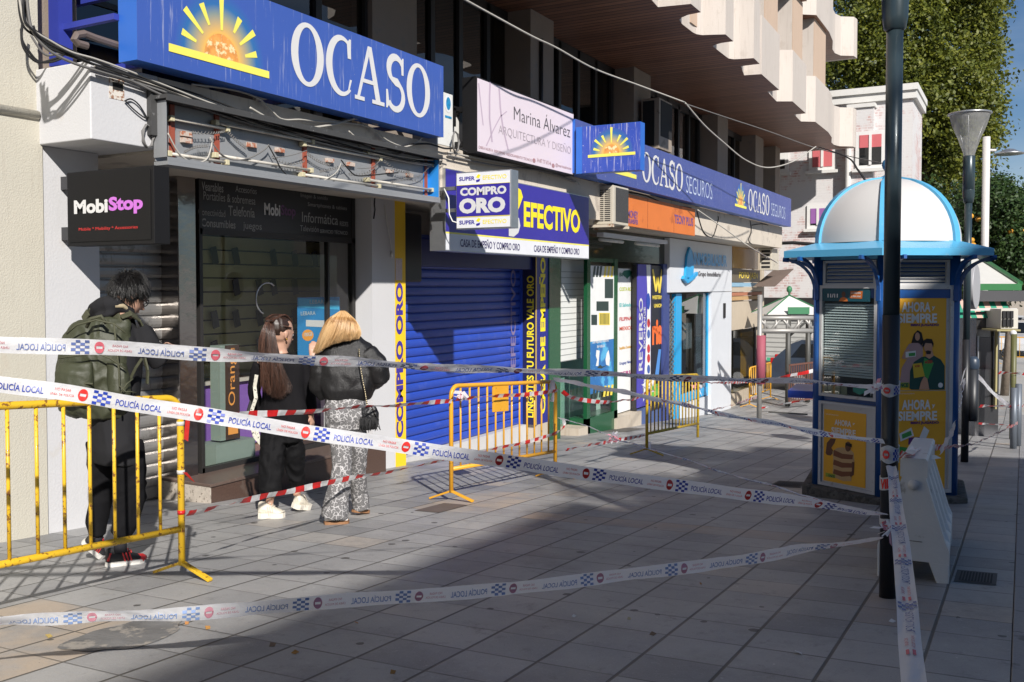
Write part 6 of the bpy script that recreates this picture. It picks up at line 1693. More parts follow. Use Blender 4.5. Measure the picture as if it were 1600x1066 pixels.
strip([(1470, 706, 6.6), (1482, 685, 7.4), (1494, 655, 8.6), (1503, 620, 10.2), (1507, 592, 11.6)], .05, 'tape strung from the water barrier up to the far lamp post', name='police_tape', hazard=False)
strip([(1403, 707, 5.2), (1420, 712, 5.5), (1445, 705, 6.2), (1462, 700, 6.7), (1490, 698, 7.8), (1530, 690, 9.5), (1590, 661, 13.0)], .045, 'striped tape from the water barrier past the kiosk corner to the grey rails', group=g, seg=.08)
strip([(1530, 634, 12.5), (1560, 635, 13), (1600, 634, 14)], .05, 'striped tape in front of the steel cabinet', group=g, seg=.2)
strip([(1560, 582, 14.5), (1580, 583, 14.8), (1610, 585, 15)], .06, 'short striped tape beyond the steel cabinet, upper right', group=g, seg=.12)
strip([(1528, 661, 12.5), (1560, 664, 13), (1582, 664, 13.6)], .03, 'thin striped tape low beside the litter bin', group=g, seg=.2)
crumple(FD(1432, 712, 5.9), .06, 'crumpled striped tape bunched at the front of the water barrier', 11)
crumple(FD(718, 616, 8.62), .06, 'tape knotted at the top corner of the amber barrier', 21)
crumple(FD(960, 684, 11.5), .07, 'tape crossing knotted between two barriers over the paving', 23)
crumple(FD(1012, 604, 13.6), .10, 'tape knotted on top of the dull yellow barrier', 25)
crumple(FD(1090, 606, 15.9), .09, 'tape knotted at the far end of the dull yellow barrier', 27)
for i, (a_, b2, z) in enumerate((((864, 594), (862, 628), 10.2), ((1014, 690), (1016, 712), 13.5), ((1293, 1), (1, 1), 0))):
 if z: strip([(a_[0], a_[1], z, .08), ((a_[0]+b2[0])/2+1, (a_[1]+b2[1])/2, z, .07), (b2[0], b2[1], z, .05)], .07, ('white tape end hanging from the amber barrier', 'white tape end hanging from the dull yellow barrier foot')[i], name='tape_end', hazard=False)
te = MB()
for a_, b2 in (((293, 655), (290, 690)), ((288, 738), (301, 754))): te.quad(FD(a_[0]-3, a_[1], 5.52), FD(a_[0]+4, a_[1], 5.50), FD(b2[0]+4, b2[1], 5.50), FD(b2[0]-3, b2[1]-4, 5.52), 0)
tag(te.build('tape_end', [tape_r]), 'red tape scraps tied to the corner post of the nearest barrier', 'tape')
for py, m_ in ((741, tape_ww), (664, tape_ww), (805, tape_r)):
 w_ = MB(); c0 = FD(285, py, 5.56); w_.cyl((-4.46, 3.93), .024, c0.z-.012, c0.z+.012, 12); tag(w_.build('tape_wrap', m_, smooth=True), {741: 'white tape band halfway down the corner post of the nearest barrier', 664: 'white tape band near the top of the corner post of the nearest barrier', 805: 'red tape band low on the corner post of the nearest barrier'}[py], 'tape')
# ------------------------------------------------------------------ white painted-brick building at the end of the street
def make_brick():
 m, N, L, b = nodes_of('flaking_white_brick')
 tc = N.new('ShaderNodeTexCoord'); mp = N.new('ShaderNodeMapping'); mp.inputs['Rotation'].default_value = (R(90), 0, 0); L.new(tc.outputs['Object'], mp.inputs[0])
 br = N.new('ShaderNodeTexBrick'); br.inputs['Scale'].default_value = 1; br.inputs['Brick Width'].default_value = .28; br.inputs['Row Height'].default_value = .085; br.inputs['Mortar Size'].default_value = .012
 br.inputs['Color1'].default_value = (.42, .16, .13, 1); br.inputs['Color2'].default_value = (.30, .10, .09, 1); br.inputs['Mortar'].default_value = (.66, .64, .62, 1)
 L.new(mp.outputs[0], br.inputs['Vector'])
 nz = N.new('ShaderNodeTexNoise'); nz.inputs['Scale'].default_value = .45; nz.inputs['Detail'].default_value = 8; nz.inputs['Roughness'].default_value = .7; L.new(tc.outputs['Object'], nz.inputs['Vector'])
 n2 = N.new('ShaderNodeTexNoise'); n2.inputs['Scale'].default_value = 5; n2.inputs['Detail'].default_value = 5; L.new(tc.outputs['Object'], n2.inputs['Vector'])
 f = mnode(N, 'ADD', nz.outputs['Fac'], mnode(N, 'MULTIPLY', n2.outputs['Fac'], .55, L), L)
 mr = N.new('ShaderNodeMapRange'); mr.inputs[1].default_value = .77; mr.inputs[2].default_value = .92; mr.inputs[4].default_value = .7; L.new(f, mr.inputs[0])
 mx = N.new('ShaderNodeMix'); mx.data_type = 'RGBA'; L.new(mr.outputs[0], mx.inputs[0]); mx.inputs[6].default_value = (.56, .545, .54, 1); L.new(br.outputs['Color'], mx.inputs[7])
 L.new(mx.outputs[2], b.inputs['Base Color']); b.inputs['Roughness'].default_value = .85
 bp = N.new('ShaderNodeBump'); bp.inputs['Strength'].default_value = .3; bp.inputs['Distance'].default_value = .01; bp.invert = True; L.new(br.outputs['Fac'], bp.inputs['Height']); L.new(bp.outputs[0], b.inputs['Normal']); return m
brick = make_brick()
YB_ = 31.8
def by(px, py, Y=YB_): return FY(px, py, Y)
wb = thing('brick_building', (-5, YB_, -3.2), 'white-painted brick building with flaking red patches and pink window blinds, at the street end', 'building')
xl, xr = -16.0, by(1426, 200).x; zt = by(1421, 132).z
mb = MB(); mb.box(xl, xr, YB_, YB_+3, -3.3, zt-.45); mb.build('wall', brick, wb)
wtrim = mat('white_trim', (.60, .59, .565), .7, var=.04, dirt=((.45, .42, .38), .62, 3, .5))
mb = MB(); mb.box(xl-.1, xr+.12, YB_-.12, YB_+3, zt-.449, zt-.2); mb.box(xl-.1, xr+.16, YB_-.2, YB_+3, zt-.199, zt); mb.build('cornice', wtrim, wb)
# projecting bay with a rounded drain edge
xa, xb2 = by(1330, 200).x, by(1392, 200).x; zb_ = by(1340, 172).z
mb = MB(); mb.box(xa, by(1420, 200).x-1.0, YB_-.35, YB_-.002, -3.3, zb_); mb.build('bay', brick, wb)
mb = MB(); mb.box(xa-.08, by(1420, 200).x-.95, YB_-.42, YB_-.003, zb_+.001, zb_+.12); mb.tube([(xa-.02, YB_-.38, zb_), (xa-.02, YB_-.38, -3.2)], .09, 10); mb.build('bay_trim', wtrim, wb, smooth=False)
pink = mat('pink_blind', (.52, .12, .13), .7, var=.05); lil = mat('lilac_blind', (.26, .10, .32), .7); wf = mat('white_window_frame', (.66, .65, .63), .5)
def win(x0, x1, y0, y1, Y, blind, drop, label=None, mull=True):
 a, b2 = FY(x0, y1, Y), FY(x1, y0, Y); a.z = FY((x0+x1)/2, y1, Y).z; b2.z = FY((x0+x1)/2, y0, Y).z
 mb = MB(); mb.box(a.x-.12, b2.x+.12, Y-.06, Y-.002, a.z-.12, b2.z+.12); f = mb.build('window', wf, wb)
 mb = MB(); mb.box(a.x, b2.x, Y-.07, Y-.0605, a.z, b2.z); mb.build('pane', glass_dark, f)
 f2 = wb
 zz_ = b2.z-(b2.z-a.z)*drop
 mb = MB(); mb.box(a.x, b2.x, Y-.078, Y-.0705, zz_, b2.z); mb.build('blind', blind, f)
 mb = MB(); c = (a.x+b2.x)/2; mb.box(c-.04, c+.04, Y-.1, Y-.0785, a.z, b2.z); mb.build('mullion', wf, f)
 mb = MB(); mb.box(a.x-.2, b2.x+.2, Y-.2, Y-.0005, a.z-.22, a.z-.121); mb.build('sill', wtrim, f)
def _fix(o):
 for c in o.children: c.location = (0, 0, 0)
for args in ((1270, 1301, 234, 261, YB_, pink, 1.0), (1343, 1378, 211, 258, YB_-.35, pink, .42), (1194, 1227, 240, 265, YB_, wf, .45), (1267, 1290, 326, 352, YB_, lil, .9), (1180, 1200, 352, 378, YB_, wf, .3), (1398, 1415, 330, 360, YB_, wf, .4)): win(*args)
for o in wb.children:
 if o.name.startswith('window'): pass
# cable and hanging line on the wall, lower roller shutters
mb = MB(); mb.tube([by(1195, 381), by(1240, 379), by(1290, 383), by(1330, 384)], .05, 6); mb.build('cable', rub, wb, smooth=True)
for a_, b2 in ((1196, 1228), (1231, 1268)):
 p, q = by(a_, 585, YB_-.2), by(b2, 480, YB_-.2); roller('roller_shutter', mat('pale_shutter', (.50, .50, .48), .5, .2, var=.06, dirt=((.3, .3, .28), .62, 2, .4)), wb, 0, 0, 1, 0, 1, .3) if False else None
 mb = MB(); mb.box(p.x, q.x, YB_-.15, YB_-.1, p.z, q.z); s_ = mb.build('roller_shutter', mat('pale_shutter', (.50, .50, .48), .5, .2, var=.06), wb)
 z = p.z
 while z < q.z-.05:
  mb = MB(); mb.box(p.x, q.x, YB_-.165, YB_-.151, z, z+.03); mb.build('slat_shadow', mat('shutter_groove_shade', (.3, .3, .29), .6), wb); z += .155  # darker bars paint the shade in the grooves between shutter slats
mb = MB(); p, q = by(1196, 478), by(1270, 470); mb.box(p.x, q.x+2, YB_-.7, YB_-.1, p.z, q.z+.1); mb.build('canopy', dark_frame, wb)
flatm = [mat('shop_print_green', (.06, .35, .2), .6), mat('shop_print_white', (.65, .65, .65), .6), mat('shop_print_pink', (.5, .15, .3), .6)]
for i in range(6):
 p, q = by(1198+i*11, 566, YB_-.3), by(1207+i*11, 559, YB_-.3); mb = MB(); mb.box(p.x, q.x, YB_-.3, YB_-.28, p.z, q.z); mb.build('shop_print', flatm[i % 3], wb)
mb = MB(); p, q = by(1196, 598, YB_-.4), by(1272, 567, YB_-.4); mb.box(p.x, q.x+1, YB_-.4, YB_-.35, p.z, q.z); mb.build('dark_base', mat('dark_planter', (.07, .065, .06), .8, var=.3), wb)
# ------------------------------------------------------------------ trees
def leaf_mat(name, c0, c1, c2):
 m, N, L, b = nodes_of(name)
 oi = N.new('ShaderNodeTexCoord'); nz = N.new('ShaderNodeTexNoise'); nz.inputs['Scale'].default_value = .7; nz.inputs['Detail'].default_value = 6; L.new(oi.outputs['Object'], nz.inputs['Vector'])
 gi = N.new('ShaderNodeNewGeometry'); wn_ = N.new('ShaderNodeTexWhiteNoise'); wn_.noise_dimensions = '1D'; L.new(gi.outputs['Random Per Island'], wn_.inputs['W'])
 cr = N.new('ShaderNodeValToRGB'); e = cr.color_ramp.elements; e[0].color = (*c0, 1); e[1].color = (*c2, 1); q = e.new(.5); q.color = (*c1, 1)
 L.new(mnode(N, 'ADD', mnode(N, 'MULTIPLY', nz.outputs['Fac'], .5, L), mnode(N, 'MULTIPLY', wn_.outputs['Value'], .5, L), L), cr.inputs[0]); L.new(cr.outputs[0], b.inputs['Base Color']); b.inputs['Roughness'].default_value = .55
 tr = N.new('ShaderNodeBsdfTranslucent'); L.new(cr.outputs[0], tr.inputs[0]); mx = N.new('ShaderNodeMixShader'); mx.inputs[0].default_value = .3
 L.new(b.outputs[0], mx.inputs[1]); L.new(tr.outputs[0], mx.inputs[2]); L.new(mx.outputs[0], N['Material Output'].inputs[0]); return m
plane_leaf = leaf_mat('plane_tree_leaves', (.032, .048, .006), (.10, .12, .012), (.24, .235, .018))
orange_leaf = leaf_mat('orange_tree_leaves', (.012, .035, .008), (.03, .065, .014), (.07, .11, .02))
bark = mat('tree_bark', (.16, .13, .10), .9, var=.25, scale=6, bump=.6, bscale=12)
def tree(name, base, blobs, leaf, n, lm, label, group=None, seed=1, trunk_r=.25, trunk_top=None, extra=None):
 """blobs: (centre, radius x, y, z); leaves clumped on their shells and inside"""
 random.seed(seed)
 t = thing(name, base, label, 'tree', group)
 bz = Vector(base)
 mb = MB(); top = Vector(trunk_top or (base[0], base[1], blobs[0][0][2]))
 mb.tube([bz-UZ*.2, bz.lerp(top, .35)+Vector((.1, .05, 0)), bz.lerp(top, .7)-Vector((.1, 0, 0)), top], [trunk_r, trunk_r*.8, trunk_r*.6, trunk_r*.35], 10); mb.build('trunk', bark, t, smooth=True)
 mb = MB(); st = bz.lerp(top, .6)
 for c, rx, ry, rz in blobs[:14]:
  c = Vector(c); mid = st.lerp(c, .5)+Vector((0, 0, -.3)); mb.tube([st, mid, c], [trunk_r*.35, trunk_r*.2, .03], 6)
 mb.build('limbs', bark, t, smooth=True)
 V, F = [], []
 tot = sum(rx*ry+ry*rz+rx*rz for c, rx, ry, rz in blobs)
 for c, rx, ry, rz in blobs:
  k = int(n*(rx*ry+ry*rz+rx*rz)/tot)
  nc = max(6, k//34)
  for _ in range(nc):
   u = Vector((random.gauss(0, 1), random.gauss(0, 1), random.gauss(0, 1))).normalized()
   rr = random.uniform(.55, 1.12)
   cc = Vector((c[0]+u.x*rx*rr, c[1]+u.y*ry*rr, c[2]+u.z*rz*rr))
   sp = leaf*2.9
   for _k in range(k//nc):
    p = cc+Vector((random.gauss(0, sp), random.gauss(0, sp), random.gauss(0, sp*.8)))
    nrm = (u*.6+Vector((random.gauss(0, .6), random.gauss(0, .6), random.gauss(.5, .6)))).normalized()
    a = nrm.orthogonal().normalized(); a = Matrix.Rotation(random.uniform(0, 6.28), 3, nrm) @ a; b2 = nrm.cross(a)
    s_ = leaf*random.uniform(.6, 1.25); i = len(V)
    V += [tuple(p-a*s_), tuple(p+b2*s_*.62-a*.1*s_), tuple(p+a*s_), tuple(p-b2*s_*.62)]; F.append((i, i+1, i+2, i+3))
 mb = MB(); mb.v = V; mb.f = F; mb.m = [0]*len(F); mb.build('crown', lm, t)
 if extra: extra(t)
 return t
def blob_line(lst, D, ry):
 out = []
 for px, py, rx, rz in lst:
  d = D+random.uniform(-1.5, 1.5) if D > 20 else D+random.uniform(-.4, .4); c = FD(px, py, d); out.append((tuple(c), rx*d/FPX, ry, rz*d/FPX))
 return out
random.seed(3)
D1 = 46.0
pb_ = [(1400, 60, 80, 90), (1330, 40, 60, 70), (1320, 110, 45, 50), (1470, 60, 75, 80), (1520, 30, 40, 60), (1500, 140, 60, 60), (1440, 150, 80, 80), (1430, 250, 80, 80), (1500, 230, 45, 50), (1530, 165, 30, 30), (1380, -60, 90, 70), (1480, -50, 70, 70), (1540, 90, 22, 22), (1495, 300, 50, 60), (1340, 180, 50, 60), (1545, -10, 20, 30), (1538, 205, 20, 22)]
bs_ = blob_line(pb_, D1, 3.0)
base = FD(1430, 600, D1); base.z = -3.2
tree('plane_tree', tuple(base), bs_, .105, 100000, plane_leaf, 'huge yellow-green plane tree rising behind the white brick building', seed=5, trunk_r=.55, trunk_top=tuple(FD(1430, 120, D1)))
random.seed(4)
D2 = 27.0
ob = [(1545, 330, 30, 38), (1575, 330, 35, 42), (1530, 370, 38, 40), (1570, 385, 40, 45), (1600, 400, 40, 50), (1510, 400, 25, 40), (1560, 292, 14, 18), (1520, 318, 24, 32), (1548, 440, 40, 30), (1600, 330, 26, 30), (1620, 430, 40, 40)]
base = FD(1570, 560, D2); base.z = -3.15
def oranges(t):
 for i in range(16):
  x, y = random.uniform(1510, 1600), random.uniform(330, 440); c = FD(x, y, D2-1.6+random.uniform(-.3, .3)); mb = MB(); mb.ball(c, .075, 8, 6); mb.build('orange', mat('orange_fruit', (.55, .26, .02), .5), t, smooth=True)
tree('orange_tree', tuple(base), blob_line(ob, D2, 1.1), .06, 30000, orange_leaf, 'dark green orange tree with fruit, behind the green-roofed stall', seed=8, trunk_r=.12, extra=oranges)
random.seed(9)
D3 = 36.0
base = FD(1500, 560, D3); base.z = -3.2
tree('orange_tree', tuple(base), blob_line([(1440, 330, 40, 45), (1480, 350, 40, 50), (1510, 420, 35, 45), (1455, 400, 45, 50), (1420, 440, 50, 40)], D3, 1.5), .09, 9000, orange_leaf, 'second dark green tree, seen over the kiosk dome on its right side', seed=12, trunk_r=.14)
# distant block with a tiled roof and row of low dark trees closing the horizon
ho = thing('distant_house', tuple(FD(1590, 560, 90)), 'far pale house with an orange tiled roof above the orange tree', 'house')
a = FD(1560, 318, 90); b2 = FD(1680, 312, 90); mb = MB(); mb.box(a.x, b2.x, a.y, a.y+10, -3.4, a.z); mb.build('wall', mat('far_wall', (.6, .5, .42), .8), ho)
z = FD(1590, 296, 90).z; mb = MB(); mb.hexa([(a.x-.5, a.y-.5, a.z), (b2.x, a.y-.5, a.z), (b2.x, a.y+10, a.z), (a.x-.5, a.y+10, a.z), (a.x+2, a.y+4, z), (b2.x, a.y+4, z), (b2.x, a.y+6, z), (a.x+2, a.y+6, z)]); mb.build('roof', mat('far_roof_tiles', (.42, .17, .09), .8), ho)
h2 = thing('distant_house', (10, 75, -3.4), 'long low pale building closing the far side of the square', 'building')
mb = MB(); a = FD(1470, 540, 70); mb.box(a.x-10, a.x+40, a.y, a.y+8, -3.4, 1.2); mb.build('wall', mat('far_render', (.35, .31, .26), .85, var=.1, scale=.6), h2)
mb = MB(); mb.box(a.x-10.3, a.x+40.3, a.y-.3, a.y+8, 1.201, 1.6); mb.build('roof', mat('far_roof_tiles', (.42, .17, .09), .8), h2)
for i in range(9):
 mb = MB(); x = a.x-8+i*5; mb.box(x, x+1.6, a.y-.05, a.y-.001, -2.2, -.2); mb.build('window', glass_dark, h2)
# tall white mast lamp
ml = thing('mast_lamp', tuple(FD(1542, 600, 24.0)), 'tall white mast with a flat disc lamp against the sky', 'street lamp')
q = FD(1541.5, 214, 24.0); z0 = -3.1; rr = 5.5/FPX*24
mb = MB(); mb.cyl((q.x, q.y), rr, z0, q.z, 16); mb.build('mast', mat('mast_white', (.55, .53, .51), .5), ml, smooth=True)
c = FD(1577, 234, 24.0); mb = MB(); d_ = RGT; mb.tube([Vector((q.x, q.y, c.z-.01)), FD(1556, 235, 24)], .035, 8); mb.build('arm', mat('mast_white', (.55, .53, .51), .5), ml, smooth=True)
mb = MB(); mb.lathe(tuple(c), [(0, .02), (.05, .02), (.06, -.03), (.0, .0)], 10); rW = 22/FPX*24; mb.lathe(tuple(c), [(0, .03), (rW*.3, .01), (rW*.7, -.06), (rW, -.10), (rW*.97, -.12), (rW*.6, -.11), (0, -.10)], 28); mb.build('disc_head', alu, ml, smooth=True)
# gazebo with scaffold truss in front of the brick building
gzb = thing('gazebo', (-5.4, 25.5, -3.1), 'white pointed gazebo roof with green edges and knob on a grey metal truss frame', 'gazebo')
tp = FD(1246, 462, 25.5); white_cv = mat('gazebo_canvas', (.60, .59, .565), .7, var=.05, dirt=((.5, .47, .42), .62, 3, .5)); gtrim = mat('gazebo_green', (.03, .16, .07), .5)
el = FD(1199, 492, 24.3); er = FD(1296, 492, 24.3)
eave_z = el.z; c0 = (el+er)/2; u = (er-el)/2; v = Vector((-u.y, u.x, 0))
cc = c0+v; cr4 = [c0-u, c0+u, c0+u+v*2, c0-u+v*2]
mb = MB(); top = Vector((cc.x, cc.y, tp.z))
for i in range(4): mb.poly([cr4[i], cr4[(i+1) % 4], top])
mb.build('roof', white_cv, gzb)
mb = MB()
for i in range(4): mb.tube([cr4[i]+UZ*.02, top+UZ*.02], .016, 6)
mb.build('roof_edge', gtrim, gzb); mb = MB(); mb.ball(top+UZ*.17, .075, 12, 8, sc=(1, 1, 1.3)); mb.tube([top, top+UZ*.2], .03, 6); mb.build('knob', gtrim, gzb, smooth=True)
mb = MB(); m0 = c0+UZ*.06; mb.obox(m0-v*.02+UZ*.05, u.normalized()*.28, v.normalized()*.02, UZ*.09); mb.build('green_badge', gtrim, gzb)
trs = mat('grey_truss', (.34, .33, .31), .5, .4)
A0, B0 = FD(1186, 497, 21.5), FD(1290, 497, 22.0); A1, B1 = FD(1186, 517, 21.5), FD(1290, 517, 22.0)
tz = thing('truss', tuple(A1), 'grey lattice beam spanning in front of the gazebo roof', 'truss')
for a_, b2 in ((A0, B0), (A1, B1)):
 mb = MB(); mb.tube([a_, b2], .055, 8); mb.build('chord', trs, tz, smooth=True)
for i in range(6):
 p = A0.lerp(B0, i/6) if i % 2 == 0 else A1.lerp(B1, i/6); q = A1.lerp(B1, (i+1)/6) if i % 2 == 0 else A0.lerp(B0, (i+1)/6)
 mb = MB(); mb.tube([p, q], .035, 6); mb.build('web', trs, tz, smooth=True)
 mb = MB(); mb.tube([A0.lerp(B0, (i+.5)/6), A1.lerp(B1, (i+.5)/6)], .03, 6); mb.build('web', trs, tz, smooth=True)
for px, z_ in ((1231, 24.6), (1262, 25.5)):
 q = FD(px, 600, z_); mb = MB(); mb.tube([(q.x, q.y, -3.2), (q.x, q.y, eave_z)], .07, 8); mb.tube([(q.x, q.y, eave_z-.6), (q.x+.6, q.y, eave_z-.05)], .03, 6); mb.build('post', mat('gazebo_dark_post', (.06, .06, .055), .5), gzb, smooth=True)
q = FD(1231, 653, 21.8); mb = MB(); mb.bar((q.x-.45, q.y, -3.0), (q.x+.45, q.y, -3.0), .06, .03); mb.build('foot', mat('gazebo_dark_post', (.06, .06, .055), .5), gzb)
# scaffold pole with red padding at the corner
q = G(1186, 655); sp_ = thing('scaffold_pole', (q.x, q.y, q.z), 'grey scaffold pole wrapped in dark pink padding at the shop corner', 'pole')
zt_ = FD(1185, 460, 21.5).z
mb = MB(); mb.cyl((q.x, q.y), .055, gz(q.x, q.y), zt_, 10); mb.build('pole', trs, sp_, smooth=True)
mb = MB(); mb.cyl((q.x+.03, q.y), .10, FD(1186, 592, 21.5).z, FD(1186, 520, 21.5).z, 12); mb.build('padding', mat('faded_red_padding', (.30, .07, .10), .7), sp_, smooth=True)
# brown fences of the terrace behind, and a parked car
fe = thing('terrace_fence', tuple(FD(1240, 620, 25)), 'rusty brown bar fence beside the parked car, left of the kiosk', 'fence')
a_, b2 = FD(1233, 628, 24), FD(1275, 622, 24.5)
mb = MB()
for zz_ in (0, .95): mb.bar(a_+UZ*zz_, b2+UZ*zz_, .05, .04)
mb.build('rail', mat('rust_brown_paint', (.12, .05, .035), .6), fe)
for i in range(13):
 p = a_.lerp(b2, i/12); mb = MB(); mb.bar(p, p+UZ*.95, .025, .025); mb.build('bar', mat('rust_brown_paint', (.12, .05, .035), .6), fe)
def car(loc, ang, col, label, suv=True, L_=4.3, H_=1.55, group='cars parked on the square'):
 t = thing('parked_car', loc, label, 'car', group, rotz=ang)
 def cm(m): return m
 prof = [(-L_/2, .35), (-L_/2-.03, .75), (-L_/2+.05, .98), (-L_/2+.55, H_-.12), (-L_/2+.85, H_), (.45, H_-.02), (1.25, 1.02), (L_/2-.12, .86), (L_/2, .62), (L_/2, .32)]
 W = .88
 mb = MB(); n = len(prof)
 def ring_(y, inset): return [(x, y, z if z < .99 else z) for x, z in prof]
 rows = []
 for y, f in ((-W, 0), (-W, 0), (W, 0)): pass
 def rr_(s_): return [(x, s_*(W-(.0 if z < 1.0 else (z-1.0)*.38)), z) for x, z in prof]
 L0_, R0_ = rr_(-1), rr_(1)
 for i in range(n-1): mb.quad(L0_[i], L0_[i+1], R0_[i+1], R0_[i])
 mb.poly(list(reversed(L0_))); mb.poly(R0_); mb.quad(L0_[0], R0_[0], R0_[-1], L0_[-1])
 body = mb.build('body', mat('car_paint_%s' % label.split()[0], col, .3, .3, coat=.8), t, world=False, bevel=.06)
 g_ = mat('car_glass', (.01, .012, .014), .05)
 mb = MB()
 for s_ in (-1, 1):
  y = lambda z: s_*(W-(z-1.0)*.38+.012)
  mb.poly([(x, y(z), z) for x, z in ((-L_/2+.55, 1.03), (-L_/2+.85, H_-.12), (.42, H_-.12), (1.0, 1.05))])
 mb.build('side_window', g_, t, world=False)
 mb = MB(); mb.quad((-L_/2+.08, -.68, 1.02), (-L_/2+.08, .68, 1.02), (-L_/2+.53, .58, H_-.14), (-L_/2+.53, -.58, H_-.14)); mb.build('rear_window', g_, t, world=False)
 mb = MB(); mb.quad((1.25, -.7, 1.06), (1.25, .7, 1.06), (.5, .6, H_-.05), (.5, -.6, H_-.05)); mb.build('windscreen', g_, t, world=False)
 for x in (-L_/2+.8, L_/2-.85):
  for s_ in (-1, 1):
   mb = MB(); mb.tube([(x, s_*(W-.18), .32), (x, s_*(W+.01), .32)], .32, 18); w = mb.build('wheel', rub, t, world=False, smooth=False)
   mb = MB(); mb.tube([(x, s_*(W+.005), .32), (x, s_*(W+.02), .32)], .20, 12); r_ = mb.build('rim', alu, w, world=False)
 for s_ in (-1, 1):
  mb = MB(); mb.box(-L_/2-.05, -L_/2+.12, s_*.60, s_*.86, .82, 1.0); mb.build('tail_light', mat('tail_light_red', (.40, .01, .01), .2), t, world=False, bevel=.02)
  mb = MB(); mb.box(L_/2-.12, L_/2+.02, s_*.55, s_*.84, .62, .78); mb.build('headlight', mat('headlight_clear', (.6, .6, .6), .1), t, world=False, bevel=.02)
 mb = MB(); mb.box(-L_/2-.06, -L_/2+.1, -.8, .8, .34, .55); mb.build('bumper', mat('bumper_black', (.03, .03, .03), .6), t, world=False, bevel=.03)
 return t
cp = FD(1268, 600, 28.5)
car((cp.x+1.0, cp.y+.3, -3.2), R(8), (.03, .04, .06), 'slate blue hatchback parked beyond the brown fence, half hidden by the kiosk')
c2 = FD(1590, 555, 43); car((c2.x, c2.y, -3.2), R(-90), (.65, .65, .65), 'white car parked on the square behind the yellow fence')
c3 = FD(1625, 548, 47); car((c3.x, c3.y, -3.2), R(-85), (.5, .52, .55), 'silver car parked beside the white one at the right edge')
c4 = FD(1583, 540, 52); car((c4.x, c4.y, -3.2), R(0), (.55, .55, .54), 'pale car parked sideways farthest back on the square')
q = FD(1590, 545, 37.5); barrier((q.x-.8, q.y), (q.x+1.6, q.y+.2), yb2, 'far orange barrier in front of the white parked car', 10, (1, 1))
# folded pushchair
sr = thing('pushchair', tuple(FD(1562, 565, 36)), 'black folded pushchair standing alone on the square', 'pushchair')
o = FD(1562, 562, 36); o.z = -3.2
mb = MB(); mb.tube([o+Vector((-.45, 0, 1.05)), o+Vector((.1, 0, .5)), o+Vector((.45, 0, .12))], .03, 6); mb.tube([o+Vector((-.35, 0, .12)), o+Vector((.15, 0, .75))], .03, 6); mb.build('frame', rub, sr, smooth=True)
mb = MB(); mb.hexa([o+Vector(p) for p in ((-.3, -.2, .45), (.15, -.2, .3), (.15, .2, .3), (-.3, .2, .45), (-.35, -.2, .95), (-.05, -.2, .7), (-.05, .2, .7), (-.35, .2, .95))]); mb.build('seat', mat('black_canvas', (.02, .02, .02), .9), sr)
for dx in (-.35, .45):
 mb = MB(); mb.tube([o+Vector((dx, -.02, .13)), o+Vector((dx, .02, .13))], .13, 14); mb.build('wheel', rub, sr)
# green-roofed stall on the right
stl = thing('market_stall', (-.1, 17.5, gz(-.1, 17)), 'steel snack stall with a white tiled roof, green trim and a striped green awning', 'stall')
DS = 15.6
def sp3(x, y, d=DS): return FD(x, y, d)
tile = mat('white_roof_tiles', (.62, .61, .57), .5, var=.05, dirt=((.4, .36, .3), .62, 5, .5)); gt = mat('green_glazed_trim', (.03, .15, .05), .35); drk = mat('dark_slate_band', (.05, .05, .055), .5)
W1 = sp3(1512, 444); W2 = sp3(1594, 444); up_ = sp3(1560, 405, 17.0); ub = sp3(1500, 395, 17.0)
bk = (FWD.x, FWD.y); bkv = Vector((FWD.x, FWD.y, 0)).normalized()
mb = MB(); mb.quad(W1, W2, sp3(1533, 402, 17.4), sp3(1490, 402, 17.4)); mb.quad(W2, W2+bkv*3, sp3(1533, 402, 17.4)+bkv*.5, sp3(1533, 402, 17.4)); mb.build('roof', tile, stl)
mb = MB(); mb.tube([sp3(1530, 402, 17.35), sp3(1594, 443, DS)], .05, 6); mb.build('roof_trim', gt, stl)
mb = MB(); c = (W1+W2)/2; hw = (W2-W1)/2
mb.obox(c+UZ*-.05+bkv*.03, hw, bkv*.08, UZ*.055); mb.build('roof_trim', gt, stl)
mb = MB(); mb.obox(c+UZ*-.20+bkv*.05+RGT*.08, hw*1.08, bkv*.12, UZ*.09); mb.build('fascia', drk, stl)
for i in range(9):
 p0 = sp3(1500+i*9.2, 468, DS-.1); p1 = sp3(1500+(i+1)*9.2, 468, DS-.1)
 if i > 8: break
 mb = MB(); mb.quad(p0+UZ*-.31, p1+UZ*-.31, p1+bkv*.25, p0+bkv*.25); mb.build('awning_stripe', mat('awning_green', (.01, .22, .13), .7) if i % 2 == 0 else mat('awning_pink', (.50, .34, .28), .7), stl)
mb = MB(); mb.bar(sp3(1505, 483.5, DS-.15), sp3(1588, 483.5, DS-.15), .04, .04); mb.build('awning_rail', mat('mast_white', (.55, .53, .51), .5), stl)
stm = mat('stainless_panel', (.16, .16, .17), .25, .9, var=.2, scale=1.5, bump=.15, bscale=3)
a_, b2 = sp3(1525, 600), sp3(1559, 600); gz_ = gz(a_.x, a_.y)
def upright_box(name, x0, x1, y0, y1, d, dep, m, par, th=None):
 p, q = sp3(x0, (y0+y1)/2, d), sp3(x1, (y0+y1)/2, d); zt_, zb__ = sp3((x0+x1)/2, y0, d).z, sp3((x0+x1)/2, y1, d).z
 mb = MB(); c = (p+q)/2; c.z = (zt_+zb__)/2; mb.obox(c+bkv*dep/2, (q-p)/2*Vector((1, 1, 0)), bkv*dep/2, UZ*(zt_-zb__)/2); return mb.build(name, m, par, bevel=.006)
upright_box('cabinet', 1524, 1561, 487, 694, DS, 1.5, stm, stl); upright_box('cabinet_door', 1530, 1553, 527, 577, DS-.02, .02, mat('steel_door', (.08, .08, .09), .2, .8), stl)
